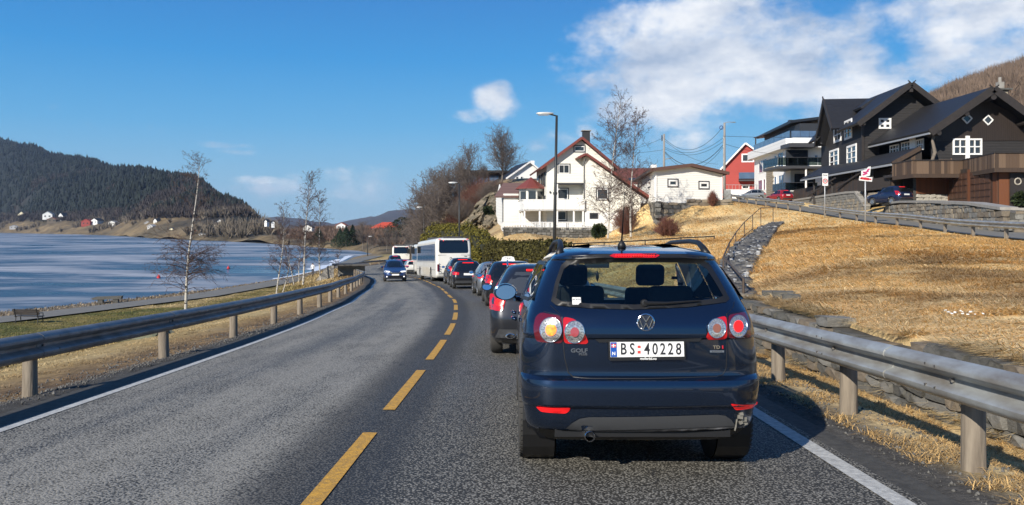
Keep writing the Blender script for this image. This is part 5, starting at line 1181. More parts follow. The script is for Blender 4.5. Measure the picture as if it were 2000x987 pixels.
# upper road driveway wall
WA, WB = (29.9, 66.0), (25.95, 43.4)
dz_b = lambda t: 2.25-.85*t
dz_t = lambda t: float(np.interp(t, [0, .15, .45, .8, 1], [3.25, 3.42, 3.22, 2.85, 2.45]))
stone_wall('tan rough block wall with a concrete lip below the driveway of the dark timber house', WA, WB, dz_b, dz_t, course=.27, ln=.62, thick=.4, mats=(2, 0, 3, 2), seed=8, cap=cap_fn(.10, .16, MCONC, .8), name='retaining_wall')
stone_wall('stone wall turning the corner at the right end of the driveway block wall', (26.3, 43.2), (32, 38.5), lambda t: 1.35-.1*t, lambda t: 2.45-.5*t, course=.27, ln=.5, mats=(0, 3), seed=9, cap=cap_fn(.10, .14, MCONC), name='retaining_wall', limit=60)
# rubble wall with plank fence further up the road
W2a, W2b = (33.0, 96.0), (31.0, 72.0)
w2top = lambda t: float(np.interp(t, [0, .85, .93, 1], [4.62, 4.72, 4.6, 3.4]))
w2bot = lambda t: 4.0-1.35*t
stone_wall('grey rubble wall under the dark plank fence beside the upper road', W2a, W2b, w2bot, w2top, course=.24, ln=.34, thick=.4, mats=(0, 0, 2), seed=11, cap=cap_fn(.12, .20, MCONC), name='rubble_wall')
MDWOOD = M('dark_stained_wood', (.050, .038, .030), .7, col2=(.028, .023, .020), scale=4, stretch=(3, 3, .4), bump=.3, bscale=20)
MBROWNW = [M('brown_board_%d' % i, c, .75, col2=c2, scale=5, stretch=(3, 3, .35), bump=.3, bscale=20) for i, (c, c2) in enumerate([((.125, .078, .048), (.07, .045, .03)), ((.075, .048, .032), (.045, .03, .022)), ((.19, .125, .08), (.11, .072, .046))])]
MORB = [M('orange_board_%d' % i, c, .7, col2=c2, scale=4, stretch=(3, 3, .35), bump=.3, bscale=20) for i, (c, c2) in enumerate([((.20, .070, .028), (.13, .048, .02)), ((.165, .060, .026), (.10, .04, .018))])]
PLK = {}
def plank_mesh(mat):
    if mat.name not in PLK:
        m = MB(); m.box((0, 0, .5), (1, 1, 1)); me = bpy.data.meshes.new('plank'); me.from_pydata(m.v, [], m.f); me.materials.append(mat); PLK[mat.name] = me
    return PLK[mat.name]
def planks(root, A, B, zb_, zt_, w, t, mats, seed=0, gap=.008, name='plank'):
    A = Vector((*A, 0)); B = Vector((*B, 0)); d = B-A; L_ = d.length; d.normalize(); nr = Vector((d.y, -d.x, 0)); ang = math.atan2(d.y, d.x); n = max(1, round(L_/w)); w = L_/n; r_ = random.Random(seed); off = ROOT[root.name]
    for i in range(n):
        k = (i+.5)/n; p = A+d*(L_*k)+nr*(t/2+r_.uniform(0, .006)); z0 = zb_(k); z1 = zt_(k)+r_.uniform(-.012, .012)
        o = link(name, plank_mesh(r_.choice(mats)), root, loc=(p.x-off.x, p.y-off.y, z0-off.z), rot=(0, 0, ang), scale=(w-gap, t, z1-z0))
fr = thing('plank_fence', 'dark upright plank fence standing on the grey rubble wall', 'fence', (33, 96, 4.8), worldparts=True)
planks(fr, (33.02, 96), (31.55, 74.0), lambda t: 4.80+.06*t, lambda t: 5.85+.06*t, .24, .03, [MDWOOD, MDWOOD, MBROWNW[1]], 3)
planks(fr, (31.5, 73.9), (31.2, 72.0), lambda t: 4.8-1.1*t, lambda t: 5.8-1.1*t, .22, .03, [MDWOOD], 4)
m = MB(); m.bar((33.1, 96, 5.92), (31.62, 74, 5.98), .12, .06); m.build('top_rail', MDWOOD, fr)
for k in range(8): t = k/7; m = MB(); m.box((33.12-1.5*t, 96-22*t, 5.3), (.1, .1, 1.1)); m.build('post', MDWOOD, fr)

# ------------------------------------------------------------------ building helpers
def wall_poly(mb, P, base, ang, th=.12, back=True):
    """upright wall outline P [(run, z)] on the vertical plane through base with run angle ang; thickness goes inward (left of run)"""
    d = Vector((math.cos(ang), math.sin(ang), 0)); n = Vector((-math.sin(ang), math.cos(ang), 0))
    mb.prism(P, (base[0], base[1], 0), d, (0, 0, 1), n, th)
def window(root, base, ang, s0, s1, z0, z1, nx=2, nz=1, fmat=None, gmat=None, surround=None, name='window', fw=.07, bar=.045, depth=.06, sw=.11, sill=False):
    fmat = fmat or MTRIM; gmat = gmat or MPANE
    d = Vector((math.cos(ang), math.sin(ang), 0)); n = Vector((-math.sin(ang), math.cos(ang), 0)); o = Vector((base[0], base[1], 0))
    if s0 > s1: s0, s1 = s1, s0
    if z0 > z1: z0, z1 = z1, z0
    f = MB(); Q = Matrix.Rotation(ang, 4, 'Z')
    def bx(a0, a1, b0, b1, out, dp, mb): c = o+d*((a0+a1)/2)+Vector((0, 0, (b0+b1)/2))-n*(out-dp/2); mb.box(c, (a1-a0, dp, b1-b0), mat=Q)
    bx(s0, s1, z1-fw, z1, depth, depth, f); bx(s0, s1, z0, z0+fw, depth, depth, f); bx(s0, s0+fw, z0+fw, z1-fw, depth, depth, f); bx(s1-fw, s1, z0+fw, z1-fw, depth, depth, f)
    for i in range(1, nx): x = s0+(s1-s0)*i/nx; bx(x-bar/2, x+bar/2, z0+fw, z1-fw, depth-.008, depth*.7, f)
    for j in range(1, nz): z = z0+(z1-z0)*j/nz; bx(s0+fw, s1-fw, z-bar/2, z+bar/2, depth-.012, depth*.6, f)
    w = f.build(name, fmat, root)
    g = MB(); bx(s0+fw*.5, s1-fw*.5, z0+fw*.5, z1-fw*.5, .015, .012, g); g.build('pane', gmat, w)
    if surround is not None:
        m = MB(); bx(s0-sw, s1+sw, z1, z1+sw, depth*.75, depth*.7, m); bx(s0-sw, s1+sw, z0-sw, z0, depth*.75, depth*.7, m); bx(s0-sw, s0, z0, z1, depth*.75, depth*.7, m); bx(s1, s1+sw, z0, z1, depth*.75, depth*.7, m); m.build('surround', surround, w)
    return w
def pwin(root, base, ang, u0, v0, u1, v1, **k):
    """window from its corners in the photograph"""
    um = (u0+u1)/2; a, z1 = hit(u0, (v0), base, ang); b, _ = hit(u1, v0, base, ang); c, zt_ = hit(um, v0, base, ang); _, zb_ = hit(um, v1, base, ang)
    return window(root, base, ang, a, b, zb_, zt_, **k)
def slab_roof(root, ridge0, ridge1, eave0, eave1, th, mat, name='roof'):
    a, b, c, d = map(Vector, (ridge0, ridge1, eave1, eave0)); n = (b-a).cross(d-a).normalized()
    if n.z < 0: n = -n
    m = MB(); vs = [a, b, c, d, a+n*th, b+n*th, c+n*th, d+n*th]; m.add(vs, [(0, 3, 2, 1), (4, 5, 6, 7), (0, 1, 5, 4), (1, 2, 6, 5), (2, 3, 7, 6), (3, 0, 4, 7)]); return m.build(name, mat, root, fix=True)
def tiles(name, col, col2, pitch=.32, rough=.7):
    m = cladding(name, col, pitch, col2, rough=rough, depth=.05, dark=.7); return m
MCLAP = cladding('cream_clapboard', (.80, .78, .70), .15, (.75, .73, .66), depth=.02, dark=.45)
MCLAPW = cladding('white_clapboard', (.82, .81, .77), .17, (.77, .76, .71), depth=.02, dark=.45)
MSTUCCO = M('white_stucco', (.84, .84, .82), .7, col2=(.78, .78, .76), scale=1.5)
MRTILE = tiles('red_roof_tile', (.20, .065, .042), (.13, .048, .034)); MRTRIM = M('red_brown_trim', (.17, .045, .035), .5)
MBTILE = tiles('brown_roof_tile', (.20, .115, .095), (.15, .09, .075)); MBRTRIM = M('brown_trim', (.12, .065, .05), .5)
MREDCLAP = cladding('red_clapboard', (.42, .055, .045), .18, (.35, .05, .04), dark=.6)
MBLKCLAP = cladding('dark_log_wall', (.030, .027, .026), .24, (.018, .017, .018), depth=.06, dark=.35, rough=.75)
MBLKV = cladding('dark_upright_boards', (.045, .033, .027), .16, (.026, .020, .018), vertical=True, depth=.03, dark=.4)
MSLATE = tiles('slate_roof', (.022, .022, .024), (.014, .014, .016), .3, .55)
MBARGE = M('dark_barge_board', (.040, .032, .028), .6, col2=(.022, .019, .018), scale=3)
def D_(ang): return Vector((math.cos(ang), math.sin(ang), 0))
def balustrade(root, A, B, z0, z1, mat, bw=.09, pitch=.14, name='railing', mode='boards'):
    A = Vector((A[0], A[1], 0)); B = Vector((B[0], B[1], 0)); d = B-A; L_ = d.length; d.normalize(); ang = math.atan2(d.y, d.x)
    m = MB(); Z = Vector((0, 0, 1)); m.bar(A+Z*(z1-.03), B+Z*(z1-.03), .09, .06); m.bar(A+Z*(z0+.05), B+Z*(z0+.05), .06, .06)
    r = m.build(name, mat, root)
    k = 0; n = max(1, int(L_/pitch)); bb = MB()
    for i in range(n+1):
        p = A+d*(L_*i/n)+Z*((z0+z1)/2); bb.box(p, (bw, .03, z1-z0-.08), rz=ang)
    bb.build('baluster', mat, r, kind='stuff')
    return r

# ------------------------------------------------------------------ cream house by the road
def cream_house():
    a = R(4); P0 = (3.6, 85.0); d = D_(a); n = Vector((-d.y, d.x, 0)); at = lambda s, b=0: Vector((P0[0], P0[1], 0))+d*s+n*b
    root = thing('wooden_house', 'large cream clapboard house with red roof edges, balconies and terrace behind the trimmed hedge', 'house', (3.6, 85, 1.0), worldparts=True)
    W = 7.0; DP = 10.5; ez = 8.05; pk = 10.75; s_pk = 3.62
    m = MB(); wall_poly(m, [(0, .6), (W, .6), (W, ez-.1), (s_pk, pk-.15), (0, ez)], P0, a, DP); m.build('wall', MCLAP, root)
    # roof with overhang
    f = -.55; bk = DP+.4
    rl = (pk-ez)/s_pk; rr = (pk-ez+.1)/(W-s_pk)
    slab_roof(root, at(s_pk, f)+Vector((0, 0, pk)), at(s_pk, bk)+Vector((0, 0, pk)), at(-.7, f)+Vector((0, 0, ez-.7*rl+.02)), at(-.7, bk)+Vector((0, 0, ez-.7*rl+.02)), .18, MRTILE)
    slab_roof(root, at(s_pk, f)+Vector((0, 0, pk)), at(s_pk, bk)+Vector((0, 0, pk)), at(W+.5, f)+Vector((0, 0, ez-.1-.5*rr)), at(W+.5, bk)+Vector((0, 0, ez-.1-.5*rr)), .18, MRTILE)
    for (s1, z1) in ((-.7, ez-.7*rl), (W+.5, ez-.1-.5*rr)):
        m = MB(); m.bar(at(s_pk, f-.02)+Vector((0, 0, pk+.08)), at(s1, f-.02)+Vector((0, 0, z1+.08)), .05, .26); m.build('barge_board', MRTRIM, root)
    m = MB(); c = at(4.6, 3.0); m.box((c.x, c.y, 11.0), (.75, .75, 1.7), rz=a); ch = m.build('chimney', M('chimney_black', (.03, .03, .032), .6), root); m = MB(); m.box((c.x, c.y, 11.95), (1.0, 1.0, .1), rz=a); m.build('chimney_cap', MCONC, ch)
    # forward extension with its own gable
    fe = 1.5; e0, e1 = 3.75, 10.1; b2 = (at(0, -fe).x, at(0, -fe).y); pke = 8.95
    m = MB(); wall_poly(m, [(e0, .3), (e1-.7, 1.6), (e1-.55, 4.7), (e0+.25, pke-.15), (e0, pke-.2)], b2, a, fe+5.0); m.build('extension_wall', MCLAP, root)
    m = MB(); wall_poly(m, [(e0-.02, .28), (e1-.68, 1.58), (e1-.66, 3.05), (e0-.02, 3.05)], (at(0, -fe-.03).x, at(0, -fe-.03).y), a, .2); m.build('plinth_wall', MSTUCCO, root)
    s1, z1 = e1+.6, 4.35; s0, z0 = e0-.75, 8.55
    for (sa, za, sb, zb_) in ((e0+.05, pke, s1, z1), (e0+.05, pke, s0, z0)):
        slab_roof(root, at(sa, -fe-.55)+Vector((0, 0, za)), at(sa, .2)+Vector((0, 0, za)), at(sb, -fe-.55)+Vector((0, 0, zb_)), at(sb, .2)+Vector((0, 0, zb_)), .16, MRTILE)
        m = MB(); m.bar(at(sa, -fe-.57)+Vector((0, 0, za+.07)), at(sb, -fe-.57)+Vector((0, 0, zb_+.07)), .05, .24); m.build('barge_board', MRTRIM, root)
    m = MB(); m.tube([at(e0-.08, -fe-.06)+Vector((0, 0, .6)), at(e0-.08, -fe-.06)+Vector((0, 0, 8.0)), at(e0+.1, -fe-.3)+Vector((0, 0, 8.6))], .05, 6); m.build('drainpipe', MDARKTRIM, root)
    k = dict(surround=MDARKTRIM)
    pwin(root, b2, a, 1166, 369, 1187.5, 390, nx=1, **k); pwin(root, (at(0, -fe-.04).x, at(0, -fe-.04).y), a, 1151.5, 416, 1168, 427.5, nx=1, fmat=MDARKTRIM)
    pwin(root, P0, a, 1122, 286, 1141.5, 296, nx=1, **k); pwin(root, P0, a, 1091, 322, 1112, 339, nx=2, **k); pwin(root, P0, a, 1089, 369, 1109, 389, nx=1, **k); pwin(root, P0, a, 1086.5, 413, 1106, 430, nx=1, **k)
    # left side wall windows
    al = a+R(90); pl_ = (P0[0]-.02*d.x, P0[1])
    bl = (at(0, 0).x, at(0, 0).y)
    for b0, b1, z0_, z1_ in ((1.0, 2.2, 5.9, 7.4), (3.4, 4.6, 5.9, 7.4), (6.2, 7.4, 5.9, 7.4), (1.0, 2.2, 3.3, 4.9)):
        # wall faces left, run towards the back; build outward to the left
        w = MB(); o = at(-.06, (b0+b1)/2); w.box((o.x, o.y, (z0_+z1_)/2), (.1, b1-b0, z1_-z0_), rz=a); fw_ = w.build('window', MDARKTRIM, root)
        for q in (-1, 1): m = MB(); o = at(-.13, (b0+b1)/2+q*(b1-b0)*.22); m.box((o.x, o.y, (z0_+z1_)/2), (.06, (b1-b0)*.4, (z1_-z0_)*.82), rz=a); m.build('pane', MPANE, fw_)
    # upper balcony
    def box(s0_, s1_, b0, b1, z0_, z1_, name, mat, par=root): m = MB(); c = at((s0_+s1_)/2, (b0+b1)/2); m.box((c.x, c.y, (z0_+z1_)/2), (s1_-s0_, b1-b0, z1_-z0_), rz=a); return m.build(name, mat, par)
    box(.9, 3.7, -1.4, 0, 5.95, 6.12, 'balcony_floor', MDARKTRIM); box(.9, 3.7, -1.42, -1.36, 6.1, 7.05, 'balcony_front', MCLAP); box(.86, .92, -1.4, 0, 6.1, 7.05, 'balcony_side', MCLAP)
    # terrace around the corner
    box(-2.6, 3.7, -1.7, 0, 3.25, 3.42, 'terrace_floor', MTRIM); box(-2.6, 0, 0, 4.5, 3.25, 3.42, 'terrace_floor', MTRIM)
    for s0_, s1_, b0, b1 in ((-2.6, 3.7, -1.75, -1.70), ):
        p, q = at(s0_, b0), at(s1_, b0); off = ROOT[root.name]
        planks(root, (p.x, p.y), (q.x, q.y), lambda t: 3.35, lambda t: 4.35, .15, .04, [MTRIM, MWHITE], 5, gap=.02)
    p, q = at(-2.62, 4.6), at(-2.62, -1.7); planks(root, (p.x, p.y), (q.x, q.y), lambda t: 3.35, lambda t: 4.35, .15, .04, [MTRIM, MWHITE], 6, gap=.02)
    box(-2.7, 3.75, -1.80, -1.66, 4.33, 4.40, 'handrail', MTRIM); box(-2.72, -2.58, -1.7, 4.6, 4.33, 4.40, 'handrail', MTRIM)
    for s_, b_ in ((-2.45, -1.55), (-.9, -1.55), (.9, -1.55), (2.6, -1.55), (3.55, -1.55), (-2.45, 1.5), (-2.45, 4.2)):
        box(s_-.08, s_+.08, b_-.08, b_+.08, 1.2, 3.3, 'terrace_post', MTRIM)
    box(.86, 1.0, -1.4, -1.26, 4.3, 6.0, 'terrace_post', MTRIM)
    p, q = at(-4.6, -2.1), at(6.4, -2.1); balustrade(root, p, q, 1.15, 2.1, MTRIM, pitch=.16); p, q = at(-4.6, 2.8), at(-4.6, -2.1); balustrade(root, p, q, 1.15, 2.1, MTRIM, pitch=.16)
    box(-4.6, 6.4, -2.1, 0, .9, 1.15, 'terrace_floor', MCONC)
    # bay window with red roof
    c = at(-1.35, 3.2); m = MB(); m.lathe([(1.35, 3.4), (1.35, 5.7)], 8, Matrix.Translation((c.x, c.y, 0)) @ Matrix.Rotation(a+R(22.5), 4, 'Z')); bay = m.build('bay_window', MCLAP, root)
    m = MB(); m.lathe([(1.8, 5.65), (1.75, 5.75), (.02, 6.95)], 8, Matrix.Translation((c.x, c.y, 0)) @ Matrix.Rotation(a+R(22.5), 4, 'Z')); m.build('bay_roof', MRTRIM, bay, fix=True)
    for k_ in (4, 5, 6, 3):
        an = a+R(45*k_+45); o = c+D_(an)*1.28; m = MB(); m.box((o.x, o.y, 4.85), (.08, .75, 1.1), rz=an); m.build('pane', MPANE, bay)
    # dim rear wall behind ground-floor terrace is the main wall; lamp and vent
    for s_, z_ in ((.35, 5.2), (1.2, 5.25)): m = MB(); c = at(s_, -.08); m.lathe([(.06, -.1), (.09, .05), (.02, .12)], 8, Matrix.Translation((c.x, c.y, z_))); m.build('wall_lamp', MDARKTRIM, root)
cream_house()
def gable_block(root, P0, a, W, DP, zb_, ze, zp, wall_mat, roof_mat, trim, over=.4, wname='wall', sp=None, f=-.4, peak_trim=True, th=.15):
    sp = W/2 if sp is None else sp; d = D_(a); n = Vector((-d.y, d.x, 0)); at = lambda s, b=0, z=0: Vector((P0[0], P0[1], z))+d*s+n*b
    m = MB(); wall_poly(m, [(0, zb_), (W, zb_), (W, ze), (sp, zp-.05), (0, ze)], P0, a, DP); m.build(wname, wall_mat, root)
    for s1, q in ((-over, (zp-ze)/sp), (W+over, (zp-ze)/(W-sp))):
        z1 = ze-over*q
        slab_roof(root, at(sp, f, zp), at(sp, DP+.3, zp), at(s1, f, z1), at(s1, DP+.3, z1), th, roof_mat)
        m = MB(); m.bar(at(sp, f-.03, zp+.06), at(s1, f-.03, z1+.06), .05, .24); m.build('barge_board', trim, root)
    return at
# outbuilding with brown tiles left of the cream house
t_ = thing('tiled_outbuilding', 'white outbuilding with brown tiled roof at the left side of the cream house', 'outbuilding', (-1.4, 88, 1), worldparts=True)
P0 = (-1.3, 89.0); m = MB(); m.box((.9, 92, 2.9), (4.6, 6.0, 4.6), rz=R(9)); m.build('wall', MCLAPW, t_)
slab_roof(t_, (-1.0, 92.8, 6.45), (4.2, 93.2, 6.45), (-1.9, 88.3, 4.75), (3.6, 89.1, 4.75), .15, MBTILE); slab_roof(t_, (-1.0, 92.8, 6.45), (4.2, 93.2, 6.45), (-1.9, 97, 4.75), (3.6, 97.5, 4.75), .15, MBTILE)
m = MB(); m.tube([(-1.0, 88.8, 1.2), (-1.0, 88.8, 4.7)], .05, 6); m.build('drainpipe', MDARKTRIM, t_)
window(t_, (-1.4, 89.0), R(9), .5, 1.3, 2.0, 3.6, nx=1, fmat=MTRIM)
m = MB(); m.prism([(-2.9, 4.6), (0, 6.4), (2.9, 4.6)], (-1.45, 92.3, 0), (-.156, .988, 0), (0, 0, 1), (1, 0, 0), .1); m.build('gable_wall', MCLAPW, t_)
# small white house behind
t_ = thing('white_house', 'small plain white gabled house behind the brown tiled outbuilding', 'house', (-.7, 122, 6), worldparts=True)
at = gable_block(t_, (-.6, 122), R(14), 6.2, 8, 4, 9.0, 11.3, MSTUCCO, MSLATE, MTRIM, sp=3.3)
for s_ in (1.4, 2.1, 4.9, 5.6): window(t_, (-.6, 122), R(14), s_-.22, s_+.22, 8.0, 9.2, nx=1, fmat=MTRIM)
m = MB(); c = at(4.6, 3, 11); m.box(c, (.6, .6, 1.6)); m.build('chimney', MSTUCCO, t_)
# dark roofed pavilion up among the trees
t_ = thing('glazed_cabin', 'dark flat-roofed cabin with blue glazing among the bare trees left of the houses', 'cabin', (-5, 128, 8), worldparts=True)
m = MB(); m.box((-4.2, 131, 8.6), (7.5, 5, 3.0), rz=R(5)); m.build('wall', M('maroon_boards', (.06, .03, .03), .7), t_)
m = MB(); m.box((-4.2, 130.5, 10.3), (8.4, 6.2, .3), rz=R(5)); m.build('roof', MSLATE, t_)
for k in range(4): window(t_, (-7.4, 128.2), R(5), .4+1.7*k, 1.95+1.7*k, 8.3, 9.7, nx=2, gmat=MPANEB, fmat=MDARKTRIM)
# red roofed house behind the annex
t_ = thing('red_roofed_house', 'house with broad red tiled roof and skylight, seen between the cream house and the annex', 'house', (13, 100, 5), worldparts=True)
slab_roof(t_, (9.5, 106, 9.0), (21, 108, 9.2), (11.0, 98, 5.9), (20.2, 99, 5.9), .2, MRTILE); m = MB(); m.box((15.3, 104, 5.2), (9, 9, 3.2), rz=R(6)); m.build('wall', MCLAP, t_)
m = MB(); m.box((15.0, 101.9, 7.55), (1.0, .8, .1), mat=Matrix.Rotation(R(21), 4, 'X')); m.build('skylight', MPANE, t_)
m = MB(); m.box((18.0, 104.2, 8.9), (.7, .7, 1.2)); m.build('chimney', MTRIM, t_)
m = MB(); m.bar((11.0, 97.9, 6.0), (20.2, 98.9, 6.0), .1, .2); m.build('gutter', MRTRIM, t_)

# annex
def annex():
    P0 = (13.62, 78.0); a = R(14); d = D_(a); n = Vector((-d.y, d.x, 0)); at = lambda s, b=0, z=0: Vector((P0[0], P0[1], z))+d*s+n*b
    root = thing('garage_annex', 'long low cream clapboard building with brown low-pitched roof on the high stone base', 'outbuilding', (13.62, 78, 4), worldparts=True)
    W = hit(1410.5, 360, P0, a)[0]; sp = hit(1347, 330, P0, a)[0]; zl = 6.95; zp = hit(1347, 326, P0, a)[1]; zr = hit(1410, 341, P0, a)[1]; st = hit(1344, 390, P0, a)[0]
    m = MB(); wall_poly(m, [(0, 4.0), (st, 3.85), (st, 4.25), (W, 4.2), (W, zr), (sp, zp), (0, zl)], P0, a, .2); m.build('wall', MCLAPW, root)
    E0 = Vector((14.9, 97.5, 0)); al = math.atan2(-(E0.y-P0[1]), -(E0.x-P0[0]))
    LW = (Vector((P0[0], P0[1], 0))-E0).length; m = MB(); wall_poly(m, [(0, 4.3), (LW-.01, 4.0), (LW-.01, zl), (0, zl)], (E0.x, E0.y), al, .2); m.build('side_wall', MCLAPW, root)
    bkr = Vector((at(W).x+1.3, at(W).y+19, 0)); Z = lambda v, z: Vector((v.x, v.y, z))
    pf = at(sp, -.5); pb = Vector((pf.x+1.3, pf.y+20, 0)); lf = at(-.7, -.5); lb = Vector((E0.x-.7, E0.y+.5, 0)); rf = at(W+.5, -.5); rb = Vector((bkr.x+.5, bkr.y, 0))
    slab_roof(root, Z(pf, zp+.08), Z(pb, zp+.08), Z(lf, zl-.02), Z(lb, zl-.02), .14, MBTILE); slab_roof(root, Z(pf, zp+.08), Z(pb, zp+.08), Z(rf, zr+.02), Z(rb, zr+.02), .14, MBTILE)
    for v, z in ((lf, zl-.02), (rf, zr+.02)): m = MB(); m.bar(Z(pf, zp+.14), Z(v, z+.06), .06, .30); m.build('barge_board', MBRTRIM, root)
    m = MB(); m.bar(Z(lf, zl+.0), Z(lb, zl+.0), .12, .16); m.build('gutter', MDARKTRIM, root)
    m = MB(); m.bar(at(.06, -.03, 4.0), at(.06, -.03, zl), .12, .08); m.build('corner_board', MTRIM, root); m = MB(); m.bar(at(W-.06, -.03, 4.2), at(W-.06, -.03, zr), .12, .08); m.build('corner_board', MTRIM, root)
    for q in ((1305.5, 351.5, 1323, 364), (1366, 356, 1383.5, 368)): pwin(root, P0, a, *q, nx=1, surround=MDARKTRIM, fw=.16)
    for q in ((1266, 353.5, 1270.5, 365), (1248.5, 358, 1252.5, 371)): pwin(root, (E0.x, E0.y), al, *q, nx=1, surround=MDARKTRIM, fw=.1)
    m = MB(); m.bar(at(0, -.05, 4.02), at(st, -.05, 3.87), .08, .12); m.build('base_board', MTRIM, root)
    # stone base
    A = at(0, -.12); B = at(st, -.12); stone_wall('high grey block wall carrying the left part of the cream garage', (A.x, A.y), (B.x, B.y), lambda t: 1.7+1.1*t, lambda t: 4.0-.12*t, course=.34, ln=.75, thick=.5, mats=(0, 0, 1, 2), seed=21, name='base_wall', limit=200)
    A = at(st, -.12); B = at(W, -.12); stone_wall('shorter tan block wall carrying the right part of the cream garage', (A.x, A.y), (B.x, B.y), lambda t: 2.7+1.0*t, lambda t: 4.28, course=.36, ln=1.0, thick=.5, mats=(2, 0, 3), seed=22, name='base_wall', limit=100)
    A = Vector((14.2, 86, 0)); stone_wall('dark block wall under the left flank of the cream garage', (A.x, A.y), (at(0, -.12).x, at(0, -.12).y), lambda t: 2.2-.4*t, lambda t: 4.15-.1*t, course=.34, ln=.7, thick=.5, mats=(0, 1), seed=23, name='base_wall', limit=120)
annex()
# grey rubble wall under the cream house terrace
stone_wall('dark grey rubble wall below the cream house terrace behind the hedge', (-.75, 81.6), (8.3, 83.2), lambda t: .2, lambda t: 1.52-.05*t, course=.26, ln=.42, thick=.5, mats=(0, 1, 1), seed=31, name='rubble_wall', limit=290, cap=cap_fn(.03, .06, MCONC))

# red house
t_ = thing('red_house', 'bright red gabled clapboard house with white roof edges beyond the utility pole', 'house', (33, 130, 6), worldparts=True)
P0 = (33.3, 131.5); a = R(-12); W = 9.6
at = gable_block(t_, P0, a, W, 10, 5.5, 10.6, 14.9, MREDCLAP, MSLATE, MTRIM, sp=4.0, f=-.5)
pwin(t_, P0, a, 1450, 302, 1471, 315.5, nx=2, surround=MTRIM, sw=.14); pwin(t_, P0, a, 1450, 363, 1462, 369, nx=1, surround=MTRIM)
m = MB(); A = at(2.9, -1.2, 0); B = at(5.6, -1.2, 0)
m = MB(); c = at(4.4, -.7, 9.0); m.box(c, (2.9, 1.4, .22), rz=a); bal = m.build('balcony', MDARKTRIM, t_); m = MB(); c = at(4.4, -1.38, 9.75); m.box(c, (2.9, .03, 1.0), rz=a); m.build('balcony_glass', MPANEB, bal); c = at(2.97, -.7, 9.75); m = MB(); m.box(c, (.03, 1.35, 1.0), rz=a); m.build('balcony_glass', MPANEB, bal)
wf = thing('white_garden_wall', 'low white wall with railing in front of the red house', 'wall', (31, 122, 5), worldparts=True)
m = MB(); m.box((34.2, 121.5, 6.3), (5.4, .3, 1.7), rz=R(4)); m.build('wall', MSTUCCO, wf)
balustrade(wf, (31.6, 121.3), (36.8, 121.7), 7.15, 7.9, MGPOLE, pitch=.5, bw=.04)

